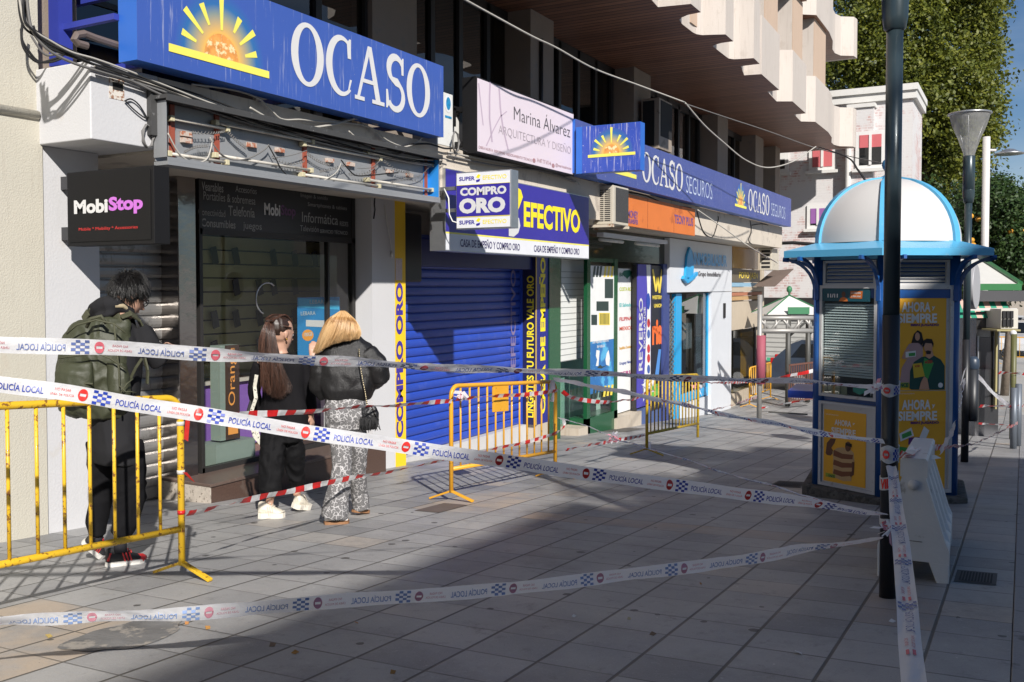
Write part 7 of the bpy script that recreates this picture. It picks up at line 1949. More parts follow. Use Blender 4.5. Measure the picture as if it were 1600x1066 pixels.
upright_box('back_wall', 1500, 1524, 487, 680, DS+.6, .5, mat('stall_dark', (.05, .05, .05), .6), stl)
for x in (1528, 1553): upright_box('door_edge', x, x+2, 525, 578, DS-.05, .03, alu, stl)
upright_box('base', 1522, 1563, 690, 699, DS-.05, 1.4, gt, stl)
upright_box('post', 1556, 1559, 490, 640, DS-.1, .06, mat('yellowed_post', (.30, .26, .12), .6), stl)
ac = thing('air_conditioner', tuple(sp3(1576, 520)), 'grubby white air conditioner on a yellow bracket at the corner of the stall', 'air conditioner', 'wall air conditioners')
upright_box('case', 1564, 1591, 483, 514, DS-.5, .5, mat('old_white_enamel', (.50, .48, .42), .5, dirt=((.3, .27, .2), .6, 8, .5)), ac)
for r_ in range(2):
 for c_ in range(3): upright_box('grille', 1567+c_*6, 1572+c_*6, 486+r_*13, 498+r_*13, DS-.53, .03, rub, ac)
upright_box('bracket', 1558, 1595, 515, 518, DS-.6, .5, mat('yellowed_post', (.30, .26, .12), .6), ac)
q = sp3(1583, 600, 15.0); gp = thing('post', (q.x, q.y, gz(q.x, q.y)), 'olive green post with a white round cap at the right edge', 'post')
mb = MB(); mb.cyl((q.x, q.y), .045, gz(q.x, q.y), sp3(1583, 522, 15).z, 12); mb.build('shaft', mat('olive_paint', (.10, .10, .035), .5), gp, smooth=True)
mb = MB(); mb.ball(sp3(1583, 521, 15), .055, 10, 8); mb.build('cap', letter_white, gp, smooth=True)
# grey rails and litter bin
for i, (x, y0, y1, d) in enumerate(((1584, 606, 700, 13.4), (1591, 600, 690, 13.8))):
 q = FD(x, 650, d); mb = MB(); mb.cyl((q.x, q.y), .045, gz(q.x, q.y)-.02, FD(x, y0, d).z, 12); tag(mb.build('bollard_rail', mat('grey_rail', (.14, .16, .19), .45, .3), smooth=True), ('left one of the two grey upright rails at the right edge', 'right one of the two grey upright rails at the right edge')[i], 'rail', 'grey upright rails')
bn = thing('litter_bin', (pb.x+.2, pb.y-.1, gz(pb.x, pb.y)), 'tall dark litter bin fixed beside the far lamp post', 'litter bin')
zt_, zb__ = FD(1520, 558, 11.6).z, FD(1520, 660, 11.6).z; q = FD(1520, 600, 11.7)
mb = MB(); mb.lathe((q.x, q.y, 0), [(0, zb__), (.055, zb__), (.062, zb__+.03), (.064, zt_-.16), (0, zt_-.16)], 20); mb.build('body', mat('bin_dark_grey', (.02, .022, .026), .45), bn, smooth=True)
mb = MB(); mb.lathe((q.x, q.y, 0), [(.064, zt_-.155), (.075, zt_-.12), (.072, zt_-.04), (.04, zt_), (0, zt_)], 20); mb.build('lid', mat('bin_lid_blue_grey', (.03, .045, .07), .4), bn, smooth=True)
# round mirror disc on the lamp post
rd = thing('round_sign', tuple(FD(1522, 450, 11.9)), 'round sign seen edge-on, fixed to the far lamp post under the kiosk eaves', 'sign')
c = FD(1521, 448, 11.9); ax = Vector((.95, -.1, 0)).normalized(); mb = MB(); mb.tube([c-ax*.04, c+ax*.04], .29, 28); mb.build('disc', mat('sign_back_grey', (.40, .40, .42), .5, .2), rd, smooth=False, bevel=.01)
# ------------------------------------------------------------------ wall air conditioners on the shop building
def wall_ac(xl, xr, yt, yb_, X, Ydeep, label, dark=False):
 """xl..xm louvre end facing the camera, front facing the street"""
 p = FX(xr, yb_, X); q = FX(xr, yt, X)
 m_ = mat('ac_cream_case', (.50, .46, .38), .5, var=.05, dirt=((.25, .2, .14), .6, 5, .6), streak=((.25, .18, .1), .62, .5)) if not dark else mat('ac_dusty_case', (.20, .17, .14), .6, dirt=((.1, .08, .06), .55, 5, .6))
 return p, q, m_
X_ = -5.72
xa, xb3 = FX(958, 340, X_).y, FX(982, 340, X_).y
z1_, z0_ = FX(958, 289, X_).z, FX(958, 350, X_).z
xi = FY(927, 320, xa).x
a1 = thing('air_conditioner', (X_, xa, z0_), 'cream air conditioner on rusty brackets between the blue pawn sign and the orange sign', 'air conditioner', 'wall air conditioners')
m_ = mat('ac_cream_case', (.50, .46, .38), .5, var=.05, dirt=((.25, .2, .14), .6, 5, .6), streak=((.25, .18, .1), .62, .5))
mb = MB(); mb.box(xi, X_, xa, xb3, z0_, z1_); mb.build('case', m_, a1, bevel=.01)
mb = MB(); mb.box(X_, X_+.008, xa+.10, xb3-.02, z0_+.05, z1_-.03); mb.build('fan_grille', mat('grille_dark', (.05, .05, .05), .6, bump=.4, bscale=60), a1)
for i in range(16):
 z = z0_+.05+i*(z1_-z0_-.1)/16
 for s0, s1 in ((.08, .52), (.58, .86)):
  mb = MB(); mb.box(xi+(X_-xi)*s0, xi+(X_-xi)*s1, xa-.006, xa-.001, z, z+.014); mb.build('louvre', rub, a1)
mb = MB(); mb.box(xi-.25, X_+.02, xa-.06, xa+.0, z0_-.05, z0_-.008); mb.box(xi-.25, X_+.03, xb3-.1, xb3-.04, z0_-.05, z0_-.008); mb.build('bracket', mat('rusty_white_bracket', (.55, .48, .38), .7, dirt=((.28, .12, .05), .52, 9, .9)), a1)
X_ = -6.25
xa, xb3 = FX(1030, 200, X_).y, FX(1050, 200, X_).y
z1_, z0_ = FX(1030, 152, X_).z, FX(1030, 232, X_).z; xi = FY(1002, 200, xa).x
a2 = thing('air_conditioner', (X_, xa, z0_), 'dark dusty air conditioner in the shade on the first floor, above the long blue sign', 'air conditioner', 'wall air conditioners')
mb = MB(); mb.box(xi, X_, xa, xb3, z0_, z1_); mb.build('case', mat('ac_dusty_case', (.30, .25, .2), .6, dirt=((.1, .08, .06), .55, 5, .6)), a2, bevel=.01)
mb = MB(); mb.box(xi+.03, X_-.1, xa-.006, xa-.001, z0_+.06, z1_-.05); mb.build('louvre', rub, a2); mb = MB(); mb.box(X_, X_+.008, xa+.08, xb3-.03, z0_+.25, z1_-.04); mb.build('fan_grille', rub, a2)
mb = MB(); mb.box(XG, X_, xa+.1, xa+.16, z0_-.05, z0_-.005); mb.build('bracket', rub, a2)
X_ = -6.1
xa, xb3 = FX(1206, 410, X_).y, FX(1217, 410, X_).y
z1_, z0_ = FX(1206, 388, X_).z, FX(1206, 422, X_).z; xi = FY(1187, 410, xa).x
a3 = thing('air_conditioner', (X_, xa, z0_), 'air conditioner with a barred end hanging under the far corner of the building', 'air conditioner', 'wall air conditioners')
mb = MB(); mb.box(xi, X_, xa, xb3, z0_, z1_); mb.build('case', m_, a3, bevel=.01)
for r_ in range(5):
 mb = MB(); z = z0_+(r_+.5)*(z1_-z0_)/5.5; mb.box(xi+.05, X_-.05, xa-.008, xa-.001, z, z+.06); mb.build('louvre', rub, a3)
# brown canopy plate under it
cn = thing('awning', tuple(FX(1205, 448, -5.4)), 'slanted brown awning sheet jutting out at the far corner of the row', 'awning')
Yc_ = FX(1190, 448, -6.7).y-1.5
p = [FY(1178, 448, Yc_), FY(1211, 448, Yc_), FY(1240, 421, Yc_+2.2), FY(1207, 424, Yc_+2.2)]
mb = MB(); mb.extr(p, (0, 0, .02)); mb.build('sheet', mat('brown_awning', (.16, .12, .10), .7), cn)
# strip light under the beam
sl = thing('strip_light', tuple(FX(950, 370, -6.2)), 'white twin fluorescent fitting under the beam above the travel shop', 'lamp')
X_ = -6.15; p, q = FX(943, 366, X_), FX(1043, 378, X_); q.z = p.z
mb = MB(); mb.box(X_-.12, X_, p.y, q.y, p.z-.04, p.z+.03); mb.build('fitting', letter_white, sl)
for a_, b2 in ((942, 978), (998, 1034)):
 mb = MB(); u1, u2 = FX(a_, 375, X_), FX(b2, 375, X_); mb.tube([(X_-.06, u1.y, p.z-.09), (X_-.06, u2.y, p.z-.09)], .028, 8); mb.build('tube', tubem, sl, smooth=True)
# ------------------------------------------------------------------ cables
cb_ = 0
def cable(pts, r, col, label, group='loose cables on the shop front', n=6, twist=False, par=None):
 out = []
 P_ = [Vector(p) for p in pts]
 for i in range(len(P_)-1):
  p0 = P_[max(i-1, 0)]; p1 = P_[i]; p2 = P_[i+1]; p3 = P_[min(i+2, len(P_)-1)]
  for k in range(8):
   t = k/8; out.append(.5*((2*p1)+(p2-p0)*t+(2*p0-5*p1+4*p2-p3)*t*t+(3*p1-p0-3*p2+p3)*t*t*t))
 out.append(P_[-1]); mb = MB(); mb.tube(out, r, n); o = mb.build('cable', wm[col], par, smooth=True); tag(o, label, None if par else 'cable', group); return o
random.seed(77)
XC_ = XS+.03
def cpx(lst, X=XC_): return [FX(x, y, X) for x, y in lst]
base_ = [(36, -10), (38, 30), (52, 50), (75, 68), (110, 85), (150, 100), (200, 118), (260, 140), (320, 162), (400, 190), (480, 212), (560, 232), (640, 250), (690, 258)]
bun = thing('cable_bundle', tuple(FX(200, 118, XS)), 'bundle of old cables draped over the white box and under the largest blue sign', 'cable bundle')
for i in range(17):
 X = XS+random.uniform(-.08, .09); o = random.uniform(-11, 11); ph_ = random.uniform(0, 6)
 st_, en = (0 if i < 10 else random.choice([3, 5])), (len(base_) if i % 3 else random.choice([8, 10]))
 c_ = cable([FX(x+random.uniform(-3, 3)+(o*.7 if x < 70 else 0), y+o*(.55+.45*math.sin(x*.012+ph_))+random.uniform(-2.5, 2.5), X) for x, y in base_[st_:en]], random.choice([.004, .006, .008, .010]), random.choice('bbgbgw'), None, None, par=bun)
for lst in ([(36, 30), (34, 60), (45, 80), (60, 96), (80, 97), (95, 92)], [(33, 45), (37, 75), (58, 97), (85, 92), (105, 83)], [(52, 40), (60, 62), (82, 78), (110, 88)], [(48, 55), (70, 85), (95, 84), (120, 92)]):
 cable(cpx(lst, XW+.12), .009, random.choice('bg'), None, None, par=bun)
for lst, lb in (([(300, 132), (360, 140), (400, 152), (420, 168), (440, 186), (470, 187), (500, 190), (540, 192), (580, 200), (610, 222), (660, 240)], 'long cable swinging low under the middle of the largest blue sign'), ([(390, 168), (430, 190), (470, 200), (520, 195), (560, 185), (590, 195)], 'short arched cable above the light box middle'), ([(545, 205), (570, 225), (600, 232), (640, 228), (660, 215)], 'sagging cable above the right end of the light box'), ([(640, 226), (670, 225), (695, 232), (715, 232), (735, 240)], 'cable running behind the light box end towards the lilac sign'), ([(700, 238), (760, 250), (830, 262), (890, 275), (905, 288)], 'upper cable along the bottom of the lilac sign'), ([(700, 243), (770, 258), (850, 268), (900, 284)], 'lower cable along the bottom of the lilac sign'), ([(560, 228), (600, 245), (650, 236), (700, 250)], 'wavy cable just over the light box lid at its right end')):
 cable(cpx(lst, XS+.05), random.choice([.008, .011]), random.choice('gbw'), lb)
def coil(px, py, r, X, label):
 c = FX(px, py, X); pts = [c+UY*(r*math.cos(a*.9)*(1+.1*math.sin(a*3)))+UZ*(r*1.8*math.sin(a*.9))+UX*(.01*math.sin(a*2)) for a in range(28)]
 mb = MB(); mb.tube(pts, .007, 5); tag(mb.build('cable_coil', wm['g'], smooth=True), label, 'cable')
coil(231, 213, .05, XS+.02, 'coil of grey cable hanging beside the left end of the light box'); coil(712, 222, .07, XS+.08, 'dark coil of cable by the lilac sign box')
for lst in ([(195, 158), (205, 155), (218, 165), (230, 185)], [(196, 158), (210, 172), (226, 184), (233, 182)]): cable(cpx(lst, XS+.02), .006, 'b', '%s of two short cables from the hole in the white box' % ('upper' if lst[1][1] < 160 else 'lower'))
mb = MB(); mb.box(XS, XS+.05, FX(229, 150, XS).y, FX(239, 150, XS).y, FX(234, 212, XS).z, FX(234, 130, XS).z); tag(mb.build('conduit', dk), 'dark upright cable duct at the left end of the light box', 'duct')
# heavy pipe by the blue post
mb = MB(); mb.tube([FX(x, y, -6.0) for x, y in ((196, 75), (178, 69), (150, 60), (132, 53), (120, 55), (116, 62), (122, 68), (136, 72))], .028, 8); tag(mb.build('pipe', mat('rusty_brown_pipe', (.13, .10, .09), .6)), 'bent brown pipe beside the left end of the big blue sign', 'pipe')
# long lines across the front
def free(lst, r, col, label):
 cable([FD(x, y, d) for x, y, d in lst], r, col, label, 'lines strung over the street')
free([(700, -15, 9.5), (760, 18, 10.2), (830, 56, 11), (870, 75, 11.6), (930, 108, 12.6), (1000, 134, 13.8), (1070, 160, 15)], .012, 'w', 'twisted pale cable crossing in front of the first floor')
free([(1070, 160, 15), (1100, 195, 15.8), (1130, 222, 16.6), (1165, 250, 17.5), (1200, 262, 18.5), (1240, 252, 19.5), (1275, 229, 20.3)], .012, 'w', 'pale cable drooping past the corner of the building')
free([(1070, 162, 15), (1130, 182, 16.5), (1200, 205, 18.5), (1270, 230, 20.5), (1330, 245, 18), (1392, 258, 14)], .009, 'g', 'thin brown cable running on under the timber underside')
free([(1280, 230, 20.5), (1322, 245, 14), (1340, 265, 11), (1354, 285, 9.4)], .012, 'b', 'black cable coming down to the kiosk dome')
free([(1090, 328, 16), (1130, 356, 16.5), (1170, 385, 17), (1215, 411, 15)], .011, 'w', 'straight white cable slanting from the shop beam to the kiosk')
for lst, lb in (([(1089, 330), (1098, 360), (1108, 370), (1115, 368), (1122, 345), (1122, 338)], 'dark loop of cable hanging on the beam right of the orange sign'), ([(1172, 345), (1174, 360), (1170, 375), (1175, 382)], 'dark cable hanging straight down near the far end of the beam'), ([(980, 300), (1010, 306), (1040, 318), (1080, 325)], 'dark cable along the top of the orange sign'), ([(1175, 352), (1190, 350), (1200, 352)], 'short dark cable under the far end of the long blue sign')): cable(cpx(lst, XS+.01), .01, 'b', lb)
# drawn shadows of overhead wires come from real ones
free([(520, 30-260, 5.5), (700, -160, 7), (900, -40, 9.5), (1010, -20, 12)], .008, 'b', 'overhead wire above the picture, in front of the big blue sign')
# ------------------------------------------------------------------ litter, drain covers
for i, (px, py, s_, colr, nm) in enumerate(((1248, 1022, .018, (.6, .6, .6), 'paper scrap'), (1394, 973, .014, (.6, .6, .6), 'paper scrap'), (557, 975, .012, (.45, .2, .06), 'cigarette end'), (461, 1022, .014, (.32, .16, .04), 'dead leaf'), (1020, 993, .014, (.2, .13, .08), 'dead leaf'), (325, 983, .016, (.4, .2, .05), 'dead leaf'), (77, 996, .018, (.45, .33, .1), 'dead leaf'), (983, 969, .01, (.5, .42, .25), 'cigarette end'), (897, 965, .01, (.65, .65, .62), 'chewing gum'), (1095, 914, .008, (.45, .22, .08), 'cigarette end'), (292, 976, .012, (.6, .28, .06), 'cigarette end'), (614, 1053, .013, (.3, .2, .08), 'dead leaf'), (426, 1010, .016, (.2, .12, .08), 'dead leaf'))):
 q = GO(px, py); random.seed(i); a = random.uniform(0, 3); mb = MB(); u = Vector((math.cos(a), math.sin(a), .05)); v = Vector((-u.y, u.x, .1))
 mb.extr([q+u*s_*1.3+UZ*.006, q+v*s_+UZ*.012, q-u*s_*1.2+UZ*.006, q-v*s_*.8+UZ*.004], (0, 0, .002))
 tag(mb.build(nm.replace(' ', '_'), mat('litter_%s_%d' % (nm.split()[0], i % 4), colr, .8)), ('white paper scrap on the paving left of the lamp post', 'white paper scrap beside the tape in front of the lamp post', 'cigarette end under the lowest tape, bottom centre', 'dead leaf nearest the bottom edge, left of centre', 'dead leaf right of the bottom centre', 'dead leaf beside the dark mortar patch, on its right', 'yellow dead leaf at the left end of the mortar patch', 'pale cigarette end near the middle bottom slabs', 'pale flattened gum on the bottom centre slabs', 'cigarette end below the lowest tape, right of centre', 'orange cigarette end at the right tip of the mortar patch', 'dead leaf at the very bottom edge, centre', 'dark dead leaf left of the bottom centre')[i], 'litter', {'paper scrap': 'paper scraps on the paving', 'cigarette end': 'cigarette ends on the paving', 'dead leaf': 'dead leaves on the paving', 'chewing gum': 'gum'}[nm])
def cover(px, py, wx, wy, label, m, slots=0):
 q = G(px, py); t = thing('drain_cover', (q.x, q.y, gz(q.x, q.y)), label, 'drain cover')
 def z(x, y): return gz(x, y)+.004
 mb = MB(); x0, x1, y0, y1 = q.x-wx, q.x+wx, q.y-wy, q.y+wy; mb.quad((x0, y0, z(x0, y0)), (x1, y0, z(x1, y0)), (x1, y1, z(x1, y1)), (x0, y1, z(x0, y1))); mb.build('plate', m, t)
 mb = MB()
 for i in range(slots):
  a = x0+.02+(x1-x0-.04)*(i+.25)/slots; b2 = a+(x1-x0)/slots*.45; mb.quad((a, y0+.03, z(a, y0)+.003), (b2, y0+.03, z(b2, y0)+.003), (b2, y1-.03, z(b2, y1)+.003), (a, y1-.03, z(a, y1)+.003))
 if slots: mb.build('slots', rub, t)
cover(1525, 903, .11, .17, 'ribbed grey drain grate beside the water barrier', mat('cast_iron', (.07, .07, .075), .6, .5), 11)
cover(1233, 757, .16, .24, 'small drain grate on the paving left of the kiosk', mat('cast_iron', (.07, .07, .075), .6, .5), 14)
cover(690, 794, .13, .24, 'brownish sunken cover beside the amber barrier foot', mat('brown_cover', (.13, .10, .085), .7, var=.2, scale=8), 0)
cover(975, 672, .25, .5, 'dark cover in the paving before the travel shop', mat('dark_cover', (.11, .10, .09), .7, var=.2, scale=8), 0)
def blotch(px, py, rx, ry, m, seed, label):
 q = G(px, py); random.seed(seed); mb = MB(); pts = []
 for i in range(36):
  a = 2*math.pi*i/36; r = 1+.10*math.sin(3*a+seed)+.05*math.sin(7*a+seed*2)+random.uniform(-.02, .02); x, y = q.x+rx*r*math.cos(a), q.y+ry*r*math.sin(a); pts.append((x, y, gz(x, y)+.004))
 mb.poly(pts); tag(mb.build('patch', m), label, 'patch')
blotch(200, 992, .20, .30, mat('dark_mortar_patch', (.17, .168, .165), .75, var=.4, scale=5, bump=.3, bscale=40, dirt=((.33, .30, .26), .52, 6, .8)), 2, 'dark grey mortar patch in the tan slabs at lower left')
# ------------------------------------------------------------------ the other side of the street (behind the camera; throws the big shadow)
k = 11.2/1.41
opx = 8.0
zr = gz(-3.2, 4.5)+1.25/1.41*(opx+3.2); zr2 = gz(-3.35, 12)+1.25/1.41*(opx+3.3)
ob2 = thing('apartment_building', (opx+5, -10, -1), 'brick apartment building on the opposite side of the street, behind the camera', 'building')
obm = mat('opposite_brick', (.26, .18, .13), .8, var=.12, scale=2)
yend = 13.8-1.33/1.41*(opx+3.4); ymid = 7.6-1.33/1.41*(opx+3.3)
mb = MB(); mb.box(opx, opx+12, -34, ymid, -3.4, zr-1.1); mb.build('wall', obm, ob2)
mb = MB(); mb.box(opx+.02, opx+12, ymid+.01, yend, -3.4, zr2); mb.build('wall', obm, ob2)
mb = MB(); mb.box(opx-.1, opx+12.1, ymid+.02, yend+.1, zr2-.12, zr2+.001); mb.build('cornice', wtrim, ob2)
mb = MB(); mb.box(opx-.25, opx+12, -34, ymid+.1, zr-1.099, zr-.8); mb.build('cornice', wtrim, ob2)
mb = MB(); mb.box(opx-.2, opx, -34, ymid, zr-.8, zr); mb.build('roof_parapet', obm, ob2)
for fl in range(3):
 for i in range(12):
  y0_ = yend-2.6-i*2.9; mb = MB(); mb.box(opx-.04, opx+.01, y0_, y0_+1.2, .4+fl*2.9, 2.0+fl*2.9); w = mb.build('window', wf, ob2); mb = MB(); mb.box(opx-.06, opx-.041, y0_+.08, y0_+1.12, .48+fl*2.9, 1.92+fl*2.9); mb.build('pane', glass_dark, w)
# unseen street tree, added so its crown bulges the edge of the big shadow
random.seed(31)
tc_ = Vector((-3.5, 9.0, gz(-3.5, 9.0)))+Vector((1.41, -1.33, 1.25))*6.0
blobs = [(tuple(tc_+Vector((-.2, .2, .0))), .55, .6, .4), (tuple(tc_+Vector((.1, -.9, -.4))), .6, .7, .5), (tuple(tc_+Vector((.5, .6, -.6))), .7, .9, .6), (tuple(tc_+Vector((.9, .2, -1.4))), .9, 1.3, .8)]
tree('shade_tree', (tc_.x+.5, tc_.y, gz(0, tc_.y)-.1), blobs, .07, 6000, plane_leaf, 'leafy street tree outside the picture, added for its bulge in the paving shadow', seed=33, trunk_r=.16)
# ------------------------------------------------------------------ people
def sculpt(name, mb, m, parent, voxel=.012, it=4, fold=None, fac=.6):
 """fuse overlapping closed forms into one skin, relax it, add folds"""
 me = bpy.data.meshes.new('tmp'); me.from_pydata(mb.v, [], mb.f); me.update()
 ob = bpy.data.objects.new('tmp', me); COL.objects.link(ob)
 r = ob.modifiers.new('r', 'REMESH'); r.mode = 'VOXEL'; r.voxel_size = voxel
 s = ob.modifiers.new('s', 'SMOOTH'); s.iterations = it; s.factor = fac
 dg = bpy.context.evaluated_depsgraph_get(); dg.update()
 me2 = bpy.data.meshes.new_from_object(ob.evaluated_get(dg))
 bpy.data.objects.remove(ob); bpy.data.meshes.remove(me)
 o3 = parent.location
 nr = [v.normal.copy() for v in me2.vertices]
 for v, n in zip(me2.vertices, nr):
  p = v.co.copy()
  if fold:
   p = p + n*fold(p)
  v.co = p-o3
 me2.name = name; me2.materials.clear(); me2.materials.append(m)
 me2.polygons.foreach_set('use_smooth', [True]*len(me2.polygons)); me2.update()
 o = bpy.data.objects.new(name, me2); COL.objects.link(o); o.parent = parent; return o
def nz3(p, f, s=0): return mnoise.noise(Vector((p[0]*f+s, p[1]*f+s*1.7, p[2]*f-s)))
def folds(amp, f=7.0, stretch=.45, seed=0, fine=.25):
 def g(p):
  q = Vector((p.x*f, p.y*f, p.z*f*stretch)); w = mnoise.noise_vector(q*.6+Vector((seed,)*3)); a = mnoise.noise(q+w*1.1+Vector((seed*2.1,)*3)); r = 1-abs(a)*2.2
  return amp*(r-.35)+amp*fine*mnoise.noise(q*3.1)
 return g
def loft(mb, rings, n=18):
 """rings: (centre, half-axis a, half-axis b) -> closed form"""
 n0 = len(mb.v)
 for c, a, b in rings:
  c, a, b = Vector(c), Vector(a), Vector(b)
  for j in range(n):
   t = 2*math.pi*j/n; mb.v.append(tuple(c+a*math.cos(t)+b*math.sin(t)))
 k = len(rings)
 for i in range(k-1):
  for j in range(n): mb.f.append((n0+i*n+j, n0+i*n+(j+1) % n, n0+(i+1)*n+(j+1) % n, n0+(i+1)*n+j)); mb.m.append(0)
 mb.f.append(tuple(n0+j for j in reversed(range(n)))); mb.m.append(0); mb.f.append(tuple(n0+(k-1)*n+j for j in range(n))); mb.m.append(0)
 return mb
def strands(name, guides, n, m, parent, seed=1, r=.0022, spread=.02, tip=.4, wav=.0):
 """hair: many thin curved locks that follow the guide curves"""
 random.seed(seed); mb = MB()
 for i in range(n):
  g = random.choice(guides); o = Vector((random.gauss(0, spread), random.gauss(0, spread), random.gauss(0, spread*.6))); e = random.uniform(.8, 1.08); ph = random.uniform(0, 6)
  pts = []
  K_ = 9
  for k in range(K_+1):
   t = k/K_*e*(len(g)-1); j = min(int(t), len(g)-2); f = t-j
   p0, p1, p2, p3 = g[max(j-1, 0)], g[j], g[j+1], g[min(j+2, len(g)-1)]
   p = .5*((2*p1)+(p2-p0)*f+(2*p0-5*p1+4*p2-p3)*f*f+(3*p1-p0-3*p2+p3)*f*f*f)
   w = .55+.75*k/K_
   q = p+o*w
   if wav: q += RGT*(wav*math.sin(ph+k*1.25)*k/K_)+bkv*(wav*math.cos(ph+k*1.1)*k/K_)
   pts.append(q)
  mb.tube(pts, [r*(1-(1-tip)*k/K_) for k in range(K_+1)], 4, cap=False)
 return mb.build(name, m, parent, smooth=True)
def sheet_hair(name, G_, n, m, parent, seed=1, r=.0017, jit=.004, tip=.35, wav=.0, depth=.006, e0=.86):
 """hair combed between neighbouring guide curves"""
 random.seed(seed); mb = MB(); K_ = 10
 def cr(g, u):
  u = max(0, min(u, 1))*(len(g)-1); j = min(int(u), len(g)-2); f = u-j; p0, p1, p2, p3 = g[max(j-1, 0)], g[j], g[j+1], g[min(j+2, len(g)-1)]
  return .5*((2*p1)+(p2-p0)*f+(2*p0-5*p1+4*p2-p3)*f*f+(3*p1-p0-3*p2+p3)*f*f*f)
 for i in range(n):
  a = random.uniform(0, len(G_)-1.001); j = int(a); f = a-j; o = Vector((random.gauss(0, jit), random.gauss(0, jit), random.gauss(0, jit*.5))); dp = random.uniform(-depth, depth*.3); e = random.uniform(e0, 1.02); ph = a*5+random.uniform(0, .9)
  pts = []
  for k in range(K_+1):
   t = k/K_*e; p = cr(G_[j], t).lerp(cr(G_[j+1], t), f); q = p+o*(.3+1.1*t)+bkv*(-dp)
   if wav: q += RGT*(wav*math.sin(ph+t*11)*t)+bkv*(wav*.6*math.cos(ph+t*11)*t)
   pts.append(q)
  mb.tube(pts, [r*(1-(1-tip)*(k/K_)**2) for k in range(K_+1)], 3, cap=False)
 return mb.build(name, m, parent, smooth=True)
def fabric(name, col, rough=.85, sheen=.0, bump=.35, bs=420, var=.06, **k): return mat(name, col, rough, var=var, scale=9, bump=bump, bscale=bs, sheen=sheen, spec=.12, **k)
skin = mat('skin_light', (.46, .27, .19), .5, var=.05, scale=12)
skin2 = mat('skin_tan', (.40, .22, .145), .5, var=.05, scale=12)
def hair_mat(name, a, b):
 m, N, L, bb = nodes_of(name)
 gi = N.new('ShaderNodeNewGeometry'); cr = N.new('ShaderNodeValToRGB'); e = cr.color_ramp.elements; e[0].color = (*a, 1); e[1].color = (*b, 1)
 L.new(gi.outputs['Random Per Island'], cr.inputs[0]); L.new(cr.outputs[0], bb.inputs['Base Color']); bb.inputs['Roughness'].default_value = .38; bb.inputs['Specular IOR Level'].default_value = .6; return m
def shoe(parent, heel, toe, w, up, m_up, m_sole, m_acc=None, h=.10, name='shoe', sole_h=.028, side=1):
 """heel/toe points on the sole; up = sole normal"""
 heel, toe, up = Vector(heel), Vector(toe), Vector(up).normalized(); d = (toe-heel); L_ = d.length; d.normalize(); sd = d.cross(up).normalized(); up = sd.cross(d)
 def P(x, y, z): return heel+d*(x*L_)+sd*(y*w)+up*z
 mb = MB()
 outl = [(-.0, 0), (.03, .32), (.15, .42), (.40, .40), (.62, .50), (.80, .50), (.93, .36), (1.0, .05)]
 ring_ = outl+[(x, -y*.95) for x, y in reversed(outl[1:-1])]
 mb.poly([P(x, y, 0) for x, y in reversed(ring_)]); mb.poly([P(x, y, sole_h+(.006 if x > .9 else 0)) for x, y in ring_])
 for i in range(len(ring_)):
  a, b = ring_[i], ring_[(i+1) % len(ring_)]; mb.quad(P(a[0]*1.0, a[1], 0), P(b[0], b[1], 0), P(b[0], b[1], sole_h), P(a[0], a[1], sole_h))
 up_ = MB()
 secs = [(.02, .30, .02, h*.95), (.12, .38, .02, h*1.0), (.30, .38, .02, h*.95), (.48, .40, .02, h*.78), (.65, .44, .02, h*.60), (.82, .43, .02, h*.48), (.94, .28, .02, h*.36)]
 rings = []
 for x, y, z0, z1 in secs: rings.append((P(x, 0, (z0+z1)/2), sd*(y*w), up*((z1-z0)/2)))
 loft(up_, rings, 14)
 o = sculpt(name, up_, m_up, parent, .007, 2)
 s_ = MB(); s_.v = mb.v; s_.f = mb.f; s_.m = mb.m
 ob = s_.build('sole', m_sole, parent, bevel=.006)
 if m_acc:
  for x in (.42, .50, .58):
   a = MB(); a.quad(P(x, -.455, .03), P(x+.035, -.465, .03), P(x-.03, -.36, h*.72), P(x-.065, -.35, h*.72)); a.quad(P(x+.035, .455, .03), P(x, .455, .03), P(x-.065, .36, h*.72), P(x-.03, .36, h*.72)); a.build('stripe', m_acc, parent)
 mb = MB()
 for i in range(4):
  x = .40+i*.07; z = h*(.93-i*.10); mb.tube([P(x, -.22, z), P(x+.01, 0, z+.012), P(x, .22, z)], .004, 5)
 mb.build('laces', m_acc or m_sole, parent, smooth=True)
 return o
def hand(mb, wrist, d, palm_n, s=1.0, curl=.5):
 """palm, four unequal bent fingers and a thumb as overlapping forms"""
 wrist, d, n = Vector(wrist), Vector(d).normalized(), Vector(palm_n).normalized(); sd = d.cross(n).normalized()
 loft(mb, [(wrist, sd*.026*s, n*.018*s), (wrist+d*.04*s, sd*.038*s, n*.016*s), (wrist+d*.088*s, sd*.040*s, n*.014*s)], 12)
 for i, (o, l) in enumerate(((-.030, .068), (-.010, .078), (.010, .074), (.029, .058))):
  b = wrist+d*.082*s+sd*o*s; p = [b]; dd = d.copy()
  for k in range(3):
   dd = (dd+n*curl*.55).normalized(); p.append(p[-1]+dd*l*s/2.6)
  mb.tube(p, [.0092*s, .009*s, .008*s, .0065*s], 8)
 b = wrist+d*.03*s-sd*.034*s; mb.tube([b, b+(d*.6-sd*.8)*.032*s, b+(d*.9-sd*.55+n*.4)*.062*s], [.011*s, .0098*s, .008*s], 8)
